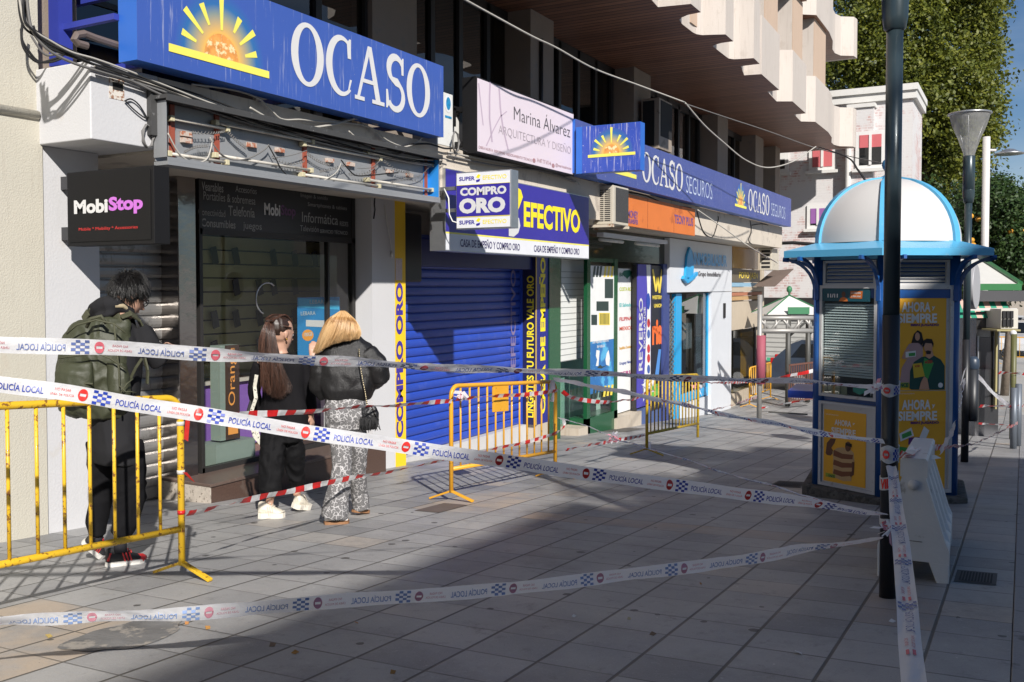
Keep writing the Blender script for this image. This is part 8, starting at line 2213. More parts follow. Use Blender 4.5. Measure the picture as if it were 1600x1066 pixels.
def head(mb, c, r, face, tilt_up=UZ):
 """skull, jaw, neck stub, nose, ears; face = viewing direction of the head"""
 c = Vector(c); f = Vector(face).normalized(); s_ = f.cross(UZ).normalized(); u = s_.cross(f)
 loft(mb, [(c+u*r*k, s_*(r*.80*w), f*(r*.98*w)) for k, w in ((-.98, .15), (-.9, .45), (-.6, .80), (-.2, .97), (.15, 1.0), (.5, .88), (.8, .62), (1.0, .2))], 18)
 j = c-u*r*.72+f*r*.32
 loft(mb, [(j-u*r*.62+f*r*.10, s_*r*.26, f*r*.22), (j-u*r*.42+f*r*.04, s_*r*.42, f*r*.42), (j, s_*r*.62, f*r*.60), (j+u*r*.45, s_*r*.70, f*r*.66)], 14)
 n0 = c+f*r*.95-u*r*.42; mb.tube([n0+u*r*.45-f*r*.02, n0+f*r*.10, n0+f*r*.20-u*r*.14, n0-u*r*.2], [r*.07, r*.09, r*.13, r*.06], 8)
 for sg in (-1, 1):
  e = c+s_*sg*r*.78-u*r*.30-f*r*.05; loft(mb, [(e-u*r*.26, s_*r*.05, f*r*.07), (e-u*r*.1+s_*sg*r*.04, s_*r*.07, f*r*.14), (e+u*r*.14+s_*sg*r*.07, s_*r*.07, f*r*.18), (e+u*r*.26+s_*sg*r*.03, s_*r*.05, f*r*.10)], 10)
 m0 = c+f*r*.90-u*r*.86; mb.tube([m0-s_*r*.22, m0+f*r*.06, m0+s_*r*.22], r*.055, 6)
 for sg in (-1, 1): mb.tube([c+f*r*.86-u*r*.10+s_*sg*r*.15, c+f*r*.93-u*r*.05+s_*sg*r*.35, c+f*r*.72-u*r*.12+s_*sg*r*.56], r*.06, 6)
 return f, s_, u
def eyes(c, r, f, s_, u, parent):
 for sg in (-1, 1):
  mb = MB(); mb.ball(c+f*r*.84-u*r*.25+s_*sg*r*.34, r*.10, 10, 8); mb.build('eye', mat('eye_white', (.7, .68, .65), .2), parent, smooth=True)
  mb = MB(); mb.ball(c+f*r*.895-u*r*.25+s_*sg*r*.34, r*.055, 8, 6); mb.build('iris', mat('iris_dark', (.03, .02, .01), .2), parent, smooth=True)
# ---- man with the backpack
DM = 6.02
def JM(x, y, o=0.0): return FD(x, y, DM+o)
gm = G(190, 880)
man = thing('person', (JM(185, 700).x, JM(185, 700).y, gm.z), 'man in black clothes with dark hair and glasses, green rucksack on his back, looking down', 'person', 'people walking past the shops')
sM = DM/FPX
facing = (RGT*.72+bkv*.70).normalized(); side = facing.cross(UZ).normalized()      # side: his right
def px(v): return v*sM
mb = MB(); hc = JM(204, 456, .02); hr = px(27)
ff = (facing+UZ*-.55).normalized()
f_, s_, u_ = head(mb, hc, hr, ff)
mb.tube([hc-u_*hr*.6-f_*hr*.15, JM(194, 492, .0), JM(188, 515, 0)], [px(15), px(16), px(20)], 12)
# body under the clothes, one skin
hipL, hipR = JM(165, 660, .06), JM(195, 662, -.04)
loft(mb, [(JM(186, 508), side*px(30), facing*px(16)), (JM(182, 540), side*px(36), facing*px(22)), (JM(180, 600), side*px(32), facing*px(22)), (JM(180, 655), side*px(34), facing*px(24)), (JM(180, 680), side*px(30), facing*px(22))], 16)
kR, aR = JM(200, 750, -.02), JM(188, 845, -.03); kL, aL = JM(160, 752, .10), JM(150, 840, .13)
mb.tube([hipR, kR, aR], [px(17), px(12), px(9)], 12); mb.tube([hipL, kL, aL], [px(17), px(12), px(9)], 12)
shR, elR, haR = JM(218, 516, .04), JM(246, 562, .02), JM(262, 540, .22); shL, elL, haL = JM(150, 516, .06), JM(150, 565, .30), JM(215, 555, .40)
mb.tube([shR, elR, haR], [px(11), px(9), px(7)], 10); mb.tube([shL, elL, haL], [px(11), px(9), px(7)], 10)
hand(mb, haR, (haL-haR)+facing*.3, -UZ, 1.1, .4); hand(mb, haL, (haR-haL)*.2+facing, UZ, 1.1, .5)
sculpt('body', mb, skin, man, .0085, 2, fac=.4); eyes(hc, hr, f_, s_, u_, man)
# hoodie
hood = fabric('hoodie_charcoal', (.020, .020, .022), .9)
mb = MB()
loft(mb, [(JM(190, 500, .0), side*px(24), facing*px(17)), (JM(184, 512, .02), side*px(40), facing*px(24)), (JM(184, 530, .03), side*px(47), facing*px(30)), (JM(184, 570, .03), side*px(47), facing*px(33)), (JM(182, 620, .03), side*px(47), facing*px(34)), (JM(179, 660, .02), side*px(50), facing*px(34)), (JM(180, 700, .0), side*px(50), facing*px(33)), (JM(184, 722, .0), side*px(47), facing*px(31))], 20)
mb.tube([JM(221, 516, .02), JM(232, 538, .0), elR+Vector((0, 0, .0)), JM(262, 545, .16)], [px(16), px(17), px(16), px(13)], 14)
mb.tube([JM(150, 516, .10), JM(140, 545, .22), elL], [px(16), px(15), px(14)], 14)
# hood: rolled cloth behind the neck
mb.tube([JM(152, 500, .08), JM(150, 487, .0), JM(162, 476, -.06), JM(182, 474, -.08), JM(200, 486, -.02), JM(208, 497, .05)], [px(10), px(13), px(14), px(12), px(10), px(6)], 14)
loft(mb, [(JM(148, 505, -.04), side*px(14), facing*px(8)), (JM(165, 492, -.07), side*px(20), facing*px(13)), (JM(180, 482, -.04), side*px(14), facing*px(10))], 14)
sculpt('hoodie', mb, hood, man, .011, 4, folds(.010, 6.5, .55, 3))
mb = MB(); mb.tube([JM(180, 478, -.10), JM(192, 478, -.08), JM(203, 486, -.02), JM(208, 494, .03)], px(3.5), 8); mb.build('hood_lining', fabric('beige_lining', (.36, .30, .2)), man, smooth=True)
# trousers
tr_ = fabric('trousers_black', (.009, .009, .0105), .9)
mb = MB()
loft(mb, [(JM(180, 640), side*px(38), facing*px(27)), (JM(180, 690), side*px(40), facing*px(28)), (JM(180, 715), side*px(38), facing*px(26))], 16)
mb.tube([JM(198, 690, -.04), JM(203, 740, -.03), JM(205, 775, -.02), JM(196, 815, -.02), JM(188, 836, -.03)], [px(24), px(24), px(22), px(19), px(15)], 16)
mb.tube([JM(160, 690, .08), JM(160, 735, .09), JM(158, 775, .11), JM(151, 815, .12), JM(153, 836, .13)], [px(24), px(22), px(19), px(16), px(12)], 16)
sculpt('trousers', mb, tr_, man, .011, 4, folds(.011, 7.5, .8, 9))
mb = MB(); mb.tube([JM(188, 832, -.03), JM(188, 862, -.03)], px(9.5), 12); mb.tube([JM(153, 832, .13), JM(150, 850, .13)], px(9), 12); mb.build('sock', fabric('sock_dark', (.03, .03, .035)), man, smooth=True)
blk_k = mat('knit_black', (.018, .018, .02), .7, bump=.3, bscale=300); wsole = mat('sole_white', (.62, .60, .56), .6, dirt=((.3, .27, .24), .6, 20, .5)); redk = mat('shoe_red', (.55, .03, .03), .5)
def gpt(x, y, dz=0.0): q = GO(x, y); return Vector((q.x, q.y, q.z+dz))
h1, t1 = JM(164, 880, -.06), JM(227, 877, .10); h1.z = gz(h1.x, h1.y)+.002; t1.z = gz(t1.x, t1.y)+.002
shoe(man, h1, t1, .105, UZ, blk_k, wsole, redk, .12)
mb = MB(); d_ = (t1-h1); mb.tube([h1+d_*.72+UZ*.03, h1+d_*.9+UZ*.03+side*.02, h1+d_*.985+UZ*.028], [.03, .03, .018], 8); mb.build('toe_cap', redk, man, smooth=True)
mb = MB(); mb.tube([h1+d_*.03+UZ*.04+side*.03, h1+d_*.10+UZ*.09+side*.03], .008, 6); mb.build('heel_tab', redk, man, smooth=True)
h2_, t2_ = JM(127, 849, .10), JM(160, 869, .20); t2_.z = gz(t2_.x, t2_.y)+.004
shoe(man, h2_, t2_, .105, (UZ*.75+RGT*.55), blk_k, wsole, redk, .11)
# hair: short, thick, sticking up
hm = hair_mat('hair_black', (.003, .003, .003), (.012, .0105, .010))
mb = MB(); loft(mb, [(hc+u_*hr*k-f_*hr*.14, s_*(hr*.93*w), f_*(hr*.98*w)) for k, w in ((-.62, .62), (-.4, .86), (0, 1.0), (.4, .98), (.75, .80), (1.0, .5), (1.12, .2))], 18)
sculpt('hair', mb, mat('hair_black_base', (.006, .0055, .0055), .6, spec=.2), man, .010, 2, folds(.002, 12, 1, 2))
random.seed(5); mb = MB()
for i in range(5200):
 v = Vector((random.gauss(0, 1), random.gauss(0, 1), random.gauss(0, 1))).normalized()
 if v.dot(u_) < -.45 or (v.dot(f_) > .6 and v.dot(u_) < .3): continue
 if v.dot(s_) > .6 and v.dot(f_) > .1 and v.dot(u_) < -.05: continue
 p = hc-f_*hr*.12+Vector(s_*(v.dot(s_)*hr*.90)+f_*(v.dot(f_)*hr*.95)+u_*(v.dot(u_)*hr*1.08)); cw = (u_*.8-f_*.6).normalized(); d_ = ((v*v.dot(cw)-cw)*.95+v*(random.uniform(.0, .16) if random.random() < .8 else random.uniform(.2, .55))+Vector((random.gauss(0, .09), random.gauss(0, .09), random.gauss(0, .09)))).normalized()
 L_ = hr*random.uniform(.3, .62); mb.tube([p, p+d_*L_*.5+v*L_*.05, p+d_*L_-UZ*L_*.12-v*L_*.06], [.0017, .0014, .0005], 3, cap=False)
mb.build('hair_tufts', hm, man, smooth=True)
mb = MB(); g0 = hc+f_*hr*1.0-u_*hr*.22
for sg in (-1, 1):
 c = g0+s_*sg*hr*.36; mb.tube([c+s_*(hr*.27*math.cos(t))+u_*(hr*.20*math.sin(t)) for t in [i/14*6.283 for i in range(14)]], .0035, 6, closed=True)
 mb.tube([c+s_*sg*hr*.27, hc+s_*sg*hr*.86-u_*hr*.18+f_*hr*.1], .0035, 6)
mb.tube([g0-s_*hr*.1, g0+s_*hr*.1], .003, 5); mb.build('glasses', mat('glasses_black', (.01, .01, .012), .25), man, smooth=True)
# ---- rucksack
rk = thing('rucksack', tuple(JM(155, 648, -.15)), 'olive green rucksack with side pockets, worn on the back of the man at the barrier', 'rucksack')
bd = (-facing).normalized()
olv = mat('olive_nylon', (.036, .040, .020), .58, var=.12, scale=7, bump=.25, bscale=25, sheen=.0)
olv2 = mat('olive_webbing', (.06, .062, .034), .7, var=.08, bump=.3, bscale=200)
def JB(x, y, o=0): return JM(x, y, -.10+o)
mb = MB()
ax = (RGT*.80+UZ*.06); bx_ = (bkv*.9)
loft(mb, [(JB(168, 497), RGT*px(30), bkv*px(10)), (JB(158, 506), RGT*px(44), bkv*px(17)), (JB(151, 530), RGT*px(52), bkv*px(25)), (JB(146, 570), RGT*px(56), bkv*px(29)), (JB(144, 610), RGT*px(57), bkv*px(30)), (JB(148, 640), RGT*px(52), bkv*px(27)), (JB(156, 652), RGT*px(40), bkv*px(18))], 22)
sculpt('main_bag', mb, olv, rk, .009, 4, folds(.013, 9, .6, 6, .5))
mb = MB(); loft(mb, [(JB(120, 566, -.13), RGT*px(24), bkv*px(9)), (JB(116, 580, -.15), RGT*px(28), bkv*px(14)), (JB(117, 612, -.15), RGT*px(28), bkv*px(15)), (JB(122, 632, -.13), RGT*px(24), bkv*px(10))], 18); sculpt('front_pocket', mb, olv, rk, .009, 4, folds(.006, 10, .6, 8))
mb = MB(); loft(mb, [(JB(182, 566, -.08), RGT*px(14), bkv*px(10)), (JB(186, 590, -.10), RGT*px(17), bkv*px(14)), (JB(186, 625, -.10), RGT*px(16), bkv*px(14)), (JB(182, 640, -.08), RGT*px(12), bkv*px(10))], 16); sculpt('side_pocket', mb, olv, rk, .009, 4, folds(.007, 12, .6, 12))
for pts in ([(104, 522), (120, 508), (150, 500), (178, 506), (196, 520)], [(92, 560), (118, 556), (150, 552), (172, 560), (196, 576)], [(178, 505), (182, 540), (186, 580), (188, 640)], [(92, 600), (120, 598), (145, 600)]):
 mb = MB(); mb.tube([JB(x, y, -.20+.0006*abs(x-140)) for x, y in pts], .006, 6); mb.build('zip', olv2, rk, smooth=True)
mb = MB(); mb.tube([JB(135, 512, -.16), JB(142, 498, -.17), JB(158, 494, -.17), JB(166, 506, -.15)], .011, 8); mb.build('grab_handle', olv2, rk, smooth=True)
for pts, w in (([(172, 508, -.06), (188, 496, -.10), (204, 490, -.06), (216, 498, .0), (226, 520, .06)], 16), ([(130, 500, .0), (138, 488, -.02), (146, 484, .02)], 14), ([(190, 625, -.12), (200, 600, -.13), (212, 575, -.14), (222, 560, -.13)], 5), ([(226, 560, -.05), (231, 580, -.06), (230, 600, -.05)], 7)):
 mb = MB(); P_ = [JM(x, y, o-.03) for x, y, o in pts]
 for a, b in zip(P_, P_[1:]): mb.bar(a, b, px(w), .012, up=tuple(bd))
 mb.build('strap', olv2, rk, bevel=.003)
mb = MB(); mb.tube([JB(183, 640, -.1), JB(190, 612, -.2), JB(198, 600, -.18), JB(208, 592, -.14)], .004, 6); mb.tube([JB(186, 602, -.2), JB(196, 612, -.2), JB(204, 612, -.18), JB(212, 614, -.15)], .004, 6); mb.build('cord', olv2, rk, smooth=True)
# ---- woman with the long ponytail
DW = 7.93
def JW(x, y, o=0.0): return FD(x, y, DW+o)
sW = DW/FPX
def pw2(v): return v*sW
w1 = thing('person', (JW(440, 700).x, JW(440, 700).y, gz(-5.6, 6.0)), 'woman in a black blazer and black trousers with a long wavy brown ponytail', 'person', 'people walking past the shops')
facing = (bkv*.93+RGT*.36).normalized(); side = facing.cross(UZ).normalized()
mb = MB(); hc = JW(436, 516); hr = pw2(23.5); f_, s_, u_ = head(mb, hc, hr, (facing+RGT*.35+UZ*-.12).normalized())
mb.tube([hc-u_*hr*.6-f_*hr*.1, JW(438, 548), JW(440, 562)], [pw2(10), pw2(10), pw2(14)], 12)
loft(mb, [(JW(441, 560), side*pw2(28), facing*pw2(12)), (JW(441, 600), side*pw2(25), facing*pw2(16)), (JW(441, 650), side*pw2(25), facing*pw2(17)), (JW(442, 665), side*pw2(22), facing*pw2(15))], 16)
aL_, aR_ = JW(421, 786, -.10), JW(464, 764, .20)
mb.tube([JW(432, 655, -.03), JW(432, 715, -.07), aL_, aL_-UZ*.06], [pw2(13), pw2(9), pw2(6), pw2(6.5)], 12); mb.tube([JW(450, 655, .03), JW(456, 712, .06), aR_, aR_-UZ*.06], [pw2(13), pw2(9), pw2(6), pw2(6.5)], 12)
mb.tube([JW(409, 568), JW(396, 600, .08), JW(404, 640, .14)], [pw2(8), pw2(7), pw2(5)], 10); mb.tube([JW(474, 568), JW(484, 612, .05), JW(486, 650, .08)], [pw2(8), pw2(7), pw2(5)], 10)
hand(mb, JW(486, 648, .08), -UZ+facing*.2, -side, .95, .35); hand(mb, JW(404, 638, .14), -UZ*.4+facing, side, .95, .6)
sculpt('body', mb, skin, w1, .0085, 2, fac=.4); eyes(hc, hr, f_, s_, u_, w1)
blz = fabric('blazer_black', (.009, .0085, .010), .8)
mb = MB()
loft(mb, [(JW(440, 552), side*pw2(14), facing*pw2(11)), (JW(441, 558), side*pw2(30), facing*pw2(15)), (JW(442, 570), side*pw2(37), facing*pw2(18)), (JW(443, 605), side*pw2(35), facing*pw2(21)), (JW(443, 640), side*pw2(41), facing*pw2(23)), (JW(443, 668), side*pw2(43), facing*pw2(23))], 20)
mb.tube([JW(407, 568, .0), JW(400, 590, .04), JW(397, 614, .08), JW(402, 640, .13)], [pw2(11), pw2(11), pw2(10), pw2(9)], 14); mb.tube([JW(474, 567, .0), JW(481, 595, .02), JW(484, 620, .05), JW(487, 646, .08)], [pw2(11), pw2(11), pw2(10), pw2(8.5)], 14)
sculpt('blazer', mb, blz, w1, .011, 4, folds(.007, 6.5, .4, 21))
mb = MB(); trw = fabric('trousers_black_satin', (.008, .008, .009), .6)
loft(mb, [(JW(441, 650), side*pw2(31), facing*pw2(20)), (JW(441, 672), side*pw2(32), facing*pw2(21)), (JW(441, 690), side*pw2(29), facing*pw2(19))], 16)
mb.tube([JW(428, 672, -.04), JW(426, 710, -.07), JW(423, 745, -.09), JW(422, 764, -.10), JW(423, 776, -.10)], [pw2(19), pw2(19), pw2(18), pw2(16), pw2(12)], 16); mb.tube([JW(454, 672, .04), JW(459, 705, .07), JW(461, 735, .14), JW(463, 752, .18), JW(465, 762, .20)], [pw2(18), pw2(17), pw2(15), pw2(13), pw2(9)], 16)
sculpt('trousers', mb, trw, w1, .011, 3, folds(.013, 8.5, 1.0, 27))
crm = mat('sneaker_cream', (.62, .57, .47), .6, bump=.4, bscale=60); crs = mat('sneaker_sole', (.66, .62, .54), .6, dirt=((.3, .26, .2), .58, 25, .5)); crl = mat('sneaker_lace', (.45, .40, .33), .7)
h1, t1 = JW(403, 807, -.12), JW(446, 803, -.10); h1.z = gz(h1.x, h1.y)+.002; t1.z = gz(t1.x, t1.y)+.002
shoe(w1, h1, t1, .12, UZ, crm, crs, crl, .14, sole_h=.045)
h1, t1 = JW(458, 776, .16), JW(482, 784, .34); t1.z = gz(t1.x, t1.y)+.004; h1.z = gz(h1.x, h1.y)+.035
shoe(w1, h1, t1, .115, UZ+RGT*.2-bkv*.1, crm, crs, crl, .12, sole_h=.045)
# hair
hbm = mat('hair_brown_base', (.030, .016, .011), .45, var=.2, scale=20)
mb = MB(); loft(mb, [(hc+u_*hr*k-f_*hr*.16, s_*(hr*.90*w), f_*(hr*.95*w)) for k, w in ((-.55, .42), (-.35, .74), (0, .93), (.4, .92), (.75, .74), (.96, .42), (1.03, .12))], 18)
mb.tube([hc-f_*hr*.8+u_*hr*.35, JW(420, 508, -.15), JW(419, 540, -.18), JW(425, 575, -.18), JW(430, 600, -.17)], [pw2(8), pw2(6), pw2(8), pw2(11), pw2(7)], 12)
sculpt('hair', mb, hbm, w1, .009, 2, folds(.006, 22, .35, 31))
hm2 = hair_mat('hair_brown', (.010, .005, .004), (.13, .062, .040))
gds = [[JW(421+dx*.28, 500, -.13-.03*(1-abs(dx)/12)), JW(418+dx*.62, 517, -.19-.04*(1-abs(dx)/12)), JW(419+dx*.95, 545, -.20-.04*(1-abs(dx)/12)), JW(424+dx*1.3, 575, -.20-.04*(1-abs(dx)/12)), JW(430+dx*1.45, 602, -.19-.03*(1-abs(dx)/12)), JW(433+dx*1.1, 624-abs(dx)*.8, -.18)] for dx in (-12, -8, -4, 0, 4, 8, 12)]
sheet_hair('ponytail', gds, 2100, hm2, w1, 3, .0018, .007, .3, .030, .03, .74)
gd2 = [[hc+f_*hr*.66+u_*hr*.62+s_*hr*(.42*k), hc+u_*hr*1.02+s_*hr*.50*k, hc-f_*hr*.72+u_*hr*.70+s_*hr*.4*k, JW(423, 503, -.17)] for k in (-1, -.5, 0, .5, 1)]+[[hc+s_*hr*.80*k+f_*hr*.35+u_*hr*.2, hc+s_*hr*.88*k-f_*hr*.2+u_*hr*.25, hc-f_*hr*.85+s_*hr*.3*k+u_*hr*.3, JW(423, 504, -.17)] for k in (-1, 1)]
strands('hair_swept', gd2, 800, hm2, w1, 4, .0017, .005, .8)
mb = MB(); mb.tube([JW(421, 502, -.15)+RGT*(pw2(4)*math.cos(t))+bkv*(pw2(4)*math.sin(t)) for t in [i/12*6.283 for i in range(12)]], .008, 6, closed=True); mb.build('hair_band', rub, w1, smooth=True)
mb = MB(); mb.ball(hc+s_*hr*.86-u_*hr*.58, .009, 8, 6); mb.build('earring', mat('gold', (.7, .45, .12), .25, 1.0), w1, smooth=True)
# her shoulder bag with a patterned strap
sb = thing('shoulder_bag', tuple(JW(400, 660, .05)), 'black shoulder bag on a white lettered strap at the left hip of the ponytailed woman', 'handbag')
mb = MB(); loft(mb, [(JW(398, 622, .12), side*pw2(3), facing*pw2(12)), (JW(396, 640, .12), side*pw2(6), facing*pw2(16)), (JW(397, 662, .12), side*pw2(6), facing*pw2(15))], 14); sculpt('bag', mb, rub, sb, .01, 2)
stp = mat('strap_white_printed', (.60, .58, .50), .7, dirt=((.03, .03, .03), .55, 45, 1.0))
mb = MB(); P_ = [JW(401, 586, -.12), JW(398, 604, -.09), JW(400, 622, -.08), JW(394, 640, -.05), JW(392, 660, -.04), JW(398, 682, -.02), JW(408, 694, .0)]
for a, b in zip(P_, P_[1:]): mb.bar(a, b, .030, .006, up=tuple(-bkv))
mb.build('strap', stp, sb); mb = MB(); P_ = [JW(408, 694, .0), JW(402, 676, -.01), JW(398, 655, -.02)]
for a, b in zip(P_, P_[1:]): mb.bar(a, b, .026, .006, up=tuple(-bkv))
mb.build('strap', stp, sb)
# ---- blonde woman
DB = 7.66
def JF(x, y, o=0.0): return FD(x, y, DB+o)
sB = DB/FPX
def pf(v): return v*sB
w2 = thing('person', (JF(540, 700).x, JF(540, 700).y, gz(-5.0, 6.1)), 'blonde woman in a short black fur jacket and grey trousers with white chain print', 'person', 'people walking past the shops')
facing = (bkv*.97-RGT*.22).normalized(); side = facing.cross(UZ).normalized()
mb = MB(); hc = JF(531, 516, .0); hr = pf(23.5); f_, s_, u_ = head(mb, hc, hr, (facing-RGT*.55+UZ*-.05).normalized())
mb.tube([hc-u_*hr*.6-f_*hr*.1, JF(536, 545), JF(541, 560)], [pf(10), pf(10), pf(14)], 12)
loft(mb, [(JF(542, 556), side*pf(30), facing*pf(12)), (JF(543, 600), side*pf(24), facing*pf(16)), (JF(541, 640), side*pf(28), facing*pf(19)), (JF(541, 662), side*pf(26), facing*pf(18))], 16)
aL_, aR_ = JF(523, 800, -.16), JF(562, 776, .28)
mb.tube([JF(530, 650, -.05), JF(536, 722, -.10), aL_], [pf(15), pf(10), pf(7)], 12); mb.tube([JF(555, 650, .05), JF(562, 718, .10), aR_], [pf(15), pf(10), pf(7)], 12)
mb.tube([JF(576, 566), JF(596, 592, .0), JF(578, 600, .22)], [pf(9), pf(8), pf(6)], 10); mb.tube([JF(506, 566), JF(498, 600, .0), JF(492, 560, .22)], [pf(9), pf(8), pf(6)], 10)
hand(mb, JF(578, 600, .22), facing-RGT*.4, -UZ, .95, .6); hand(mb, JF(489, 560, .20), UZ+facing*.2, facing, .95, .5)
sculpt('body', mb, skin, w2, .0085, 2, fac=.4); eyes(hc, hr, f_, s_, u_, w2)
fur = mat('black_faux_fur', (.006, .0055, .006), .45, var=.3, scale=9, bump=.35, bscale=160, spec=.6)
mb = MB()
loft(mb, [(JF(541, 527), side*pf(22), facing*pf(16)), (JF(543, 538), side*pf(36), facing*pf(20)), (JF(545, 556), side*pf(45), facing*pf(24)), (JF(546, 585), side*pf(45), facing*pf(28)), (JF(545, 608), side*pf(42), facing*pf(28)), (JF(543, 619), side*pf(38), facing*pf(25)), (JF(543, 624), side*pf(34), facing*pf(22))], 22)
mb.tube([JF(573, 552), JF(588, 568, -.02), JF(593, 588, .0), JF(580, 600, .16)], [pf(16), pf(18), pf(17), pf(12)], 14); mb.tube([JF(511, 556), JF(501, 580, -.01), JF(499, 606, .02), JF(508, 622, .06)], [pf(16), pf(17), pf(16), pf(10)], 14)
mb.tube([JF(515, 536, .05), JF(530, 526, -.04), JF(552, 525, -.04), JF(565, 536, .04)], [pf(8), pf(10), pf(10), pf(8)], 12)
sculpt('fur_jacket', mb, fur, w2, .011, 3, lambda p: .012*mnoise.noise(p*8)+.005*mnoise.noise(p*19))
# short pile over the jacket
jk = w2.children[-1]; me = jk.data; random.seed(8); mb = MB(); o3 = w2.location
for v in me.vertices:
 if random.random() < .42:
  p = v.co+o3; n = v.normal; fl = mnoise.noise_vector(p*14); d_ = (n*.6+Vector((0, 0, -.7))+fl*.8).normalized(); L_ = random.uniform(.010, .020); mb.tube([p, p+d_*L_*.6+n*.002, p+d_*L_], [.0013, .0010, .0003], 3, cap=False)
mb.build('fur_pile', hair_mat('fur_tips', (.004, .004, .004), (.016, .015, .016)), w2, smooth=True)
def chain_mat():
 m, N, L, b = nodes_of('chain_print_trousers')
 tc = N.new('ShaderNodeTexCoord'); vo = N.new('ShaderNodeTexVoronoi'); vo.feature = 'DISTANCE_TO_EDGE'; vo.inputs['Scale'].default_value = 33; L.new(tc.outputs['Object'], vo.inputs['Vector'])
 mr = mnode(N, 'LESS_THAN', vo.outputs['Distance'], .075, L); nz = N.new('ShaderNodeTexNoise'); nz.inputs['Scale'].default_value = 26; L.new(tc.outputs['Object'], nz.inputs['Vector'])
 mk = mnode(N, 'MULTIPLY', mr, mnode(N, 'GREATER_THAN', nz.outputs['Fac'], .47, L), L)
 n2 = N.new('ShaderNodeTexNoise'); n2.inputs['Scale'].default_value = 260; L.new(tc.outputs['Object'], n2.inputs['Vector'])
 cr = N.new('ShaderNodeValToRGB'); e = cr.color_ramp.elements; e[0].position = .4; e[1].position = .6; e[0].color = (.075, .073, .075, 1); e[1].color = (.19, .185, .185, 1); L.new(n2.outputs['Fac'], cr.inputs[0])
 mx = N.new('ShaderNodeMix'); mx.data_type = 'RGBA'; L.new(mk, mx.inputs[0]); L.new(cr.outputs[0], mx.inputs[6]); mx.inputs[7].default_value = (.42, .41, .41, 1); L.new(mx.outputs[2], b.inputs['Base Color']); b.inputs['Roughness'].default_value = .85; return m
mb = MB()
loft(mb, [(JF(543, 614), side*pf(30), facing*pf(20)), (JF(541, 632), side*pf(33), facing*pf(24)), (JF(541, 652), side*pf(34), facing*pf(26)), (JF(541, 670), side*pf(31), facing*pf(23))], 18)
mb.ball(JF(529, 650, -.08), pf(17), 14, 10); mb.ball(JF(556, 650, -.04), pf(16), 14, 10)
mb.tube([JF(528, 660, -.04), JF(533, 700, -.08), JF(534, 735, -.11), JF(528, 770, -.14), JF(524, 800, -.15), JF(523, 808, -.15)], [pf(19), pf(16), pf(15), pf(18), pf(21), pf(21)], 16); mb.tube([JF(554, 660, .03), JF(560, 700, .06), JF(559, 735, .14), JF(561, 765, .24), JF(564, 790, .28), JF(565, 797, .28)], [pf(18), pf(15), pf(13), pf(13), pf(14.5), pf(14)], 16)
sculpt('trousers', mb, chain_mat(), w2, .011, 3, folds(.006, 8, .5, 41))
h1, t1 = JF(506, 819, -.18), JF(546, 816, -.12); h1.z = gz(h1.x, h1.y)+.002; t1.z = gz(t1.x, t1.y)+.002
shoe(w2, h1, t1, .10, UZ, mat('trainer_white', (.66, .65, .62), .5), mat('gum_sole', (.26, .13, .06), .6), mat('trainer_black', (.015, .015, .015), .5), .095, sole_h=.022)
h1, t1 = JF(553, 797, .22), JF(574, 801, .38); h1.z = gz(h1.x, h1.y)+.03; t1.z = gz(t1.x, t1.y)+.002
shoe(w2, h1, t1, .10, UZ, mat('trainer_white', (.66, .65, .62), .5), mat('gum_sole', (.26, .13, .06), .6), mat('trainer_black', (.015, .015, .015), .5), .095, sole_h=.022)
hyb = mat('hair_blonde_base', (.42, .25, .11), .5, var=.2, scale=20)
mb = MB(); loft(mb, [(hc+u_*hr*k-f_*hr*.14, s_*(hr*.93*w), f_*(hr*.98*w)) for k, w in ((-.9, .45), (-.6, .78), (-.2, .94), (.2, .96), (.6, .82), (.92, .5), (1.02, .15))], 18)
mb.tube([JF(522, 520, -.06), JF(512, 533, -.06), JF(501, 545, -.03)], [pf(13), pf(10), pf(4)], 10)
sculpt('hair', mb, hyb, w2, .009, 2, folds(.005, 22, .4, 51))
hm3 = hair_mat('hair_blonde', (.36, .19, .07), (.72, .50, .26)); hm4 = hair_mat('hair_blonde_roots', (.20, .09, .03), (.46, .25, .09))
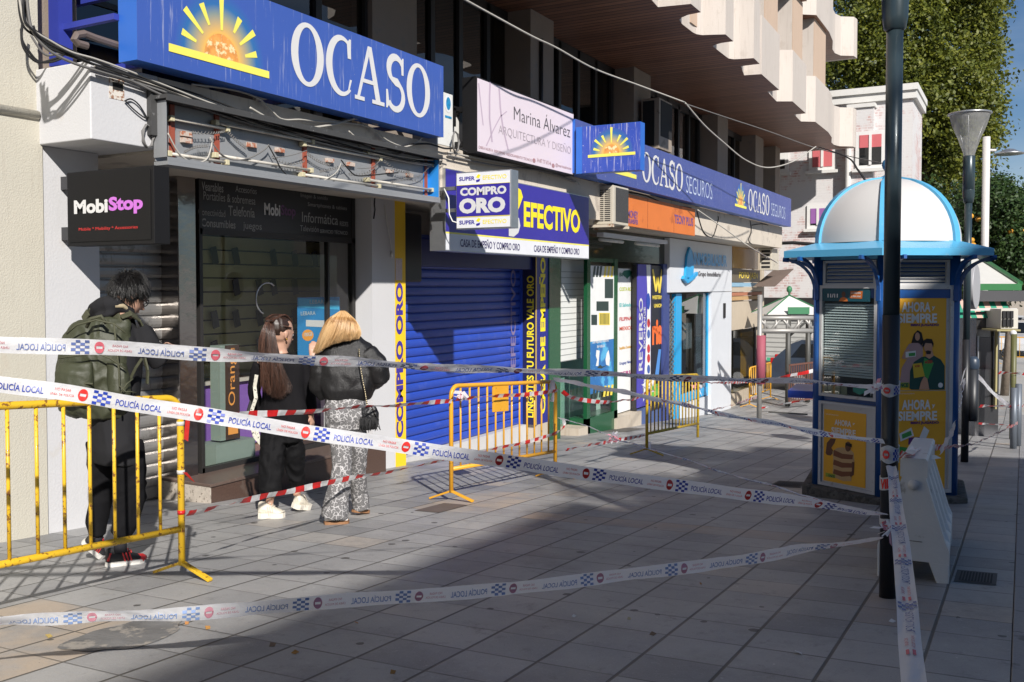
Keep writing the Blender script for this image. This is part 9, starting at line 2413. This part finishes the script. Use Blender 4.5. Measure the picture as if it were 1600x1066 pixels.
gd = [[JF(*q) for q in g] for g in (((531, 487, .0), (512, 500, -.02), (500, 522, .0), (494, 540, .02), (489, 552, .03)), ((532, 486, -.03), (516, 499, -.08), (505, 522, -.09), (499, 540, -.07), (496, 553, -.04)), ((533, 486, -.05), (522, 498, -.12), (512, 520, -.145), (506, 538, -.13), (502, 549, -.11)), ((534, 486, -.05), (528, 498, -.145), (521, 518, -.175), (515, 532, -.17), (510, 543, -.15)), ((536, 486, -.05), (535, 498, -.155), (530, 517, -.19), (525, 529, -.19), (521, 538, -.17)), ((538, 486, -.05), (542, 498, -.145), (541, 516, -.18), (538, 526, -.18), (536, 534, -.17)), ((540, 487, -.04), (549, 499, -.12), (551, 516, -.155), (550, 524, -.155), (549, 532, -.14)), ((541, 488, -.02), (554, 501, -.07), (559, 515, -.10), (559, 523, -.10), (559, 530, -.09)), ((541, 488, .02), (556, 503, .01), (562, 516, .0), (563, 524, .0), (561, 531, .0)))]
sheet_hair('hair_locks', gd, 3000, hm3, w2, 9, .0017, .003, .3, .004, .02, .84)
sheet_hair('hair_crown', [[g[0], g[1], g[1].lerp(g[2], .5)] for g in gd], 900, hm4, w2, 10, .0017, .003, .5, 0, -.006, .7)
# black chain bag
cbg = thing('shoulder_bag', tuple(JF(577, 650, -.1)), 'small black bag on a gold chain at the right hip of the blonde woman', 'handbag')
mb = MB(); loft(mb, [(JF(575, 634, -.05), RGT*pf(11), bkv*pf(5)), (JF(577, 645, -.06), RGT*pf(15), bkv*pf(8)), (JF(577, 662, -.06), RGT*pf(15), bkv*pf(8)), (JF(575, 672, -.05), RGT*pf(12), bkv*pf(5))], 16); sculpt('bag', mb, mat('black_leather', (.012, .012, .013), .35, bump=.4, bscale=50), cbg, .009, 2, folds(.006, 14, .5, 61))
mb = MB(); mb.poly([JF(580, 636, -.11), JF(594, 660, -.09), JF(588, 650, -.13), JF(583, 640, -.13)]); mb.build('gold_edge', mat('gold', (.7, .45, .12), .25, 1.0), cbg)
random.seed(12); mb = MB()
for i in range(26):
 x = 563+i*1.15; p = JF(x, 655+random.uniform(-4, 4), -.12); mb.tube([p, p-UZ*.05+RGT*random.uniform(-.01, .01), p-UZ*random.uniform(.08, .11)+RGT*random.uniform(-.02, .02)], [.005, .005, .003], 4)
mb.build('fringe', rub, cbg, smooth=True)
P_ = [JF(561, 545, -.14), JF(562, 565, -.17), JF(566, 590, -.17), JF(571, 615, -.14), JF(574, 635, -.11)]
mb = MB(); L0_ = 0
for a, b in zip(P_, P_[1:]):
 n_ = int((b-a).length/.02)+1
 for i in range(n_):
  p, q = a.lerp(b, i/n_), a.lerp(b, (i+.8)/n_); mb.tube([p, q], .0055, 5)
mb.build('chain', mat('gold_pale', (.6, .5, .32), .3, .9), cbg, smooth=True)
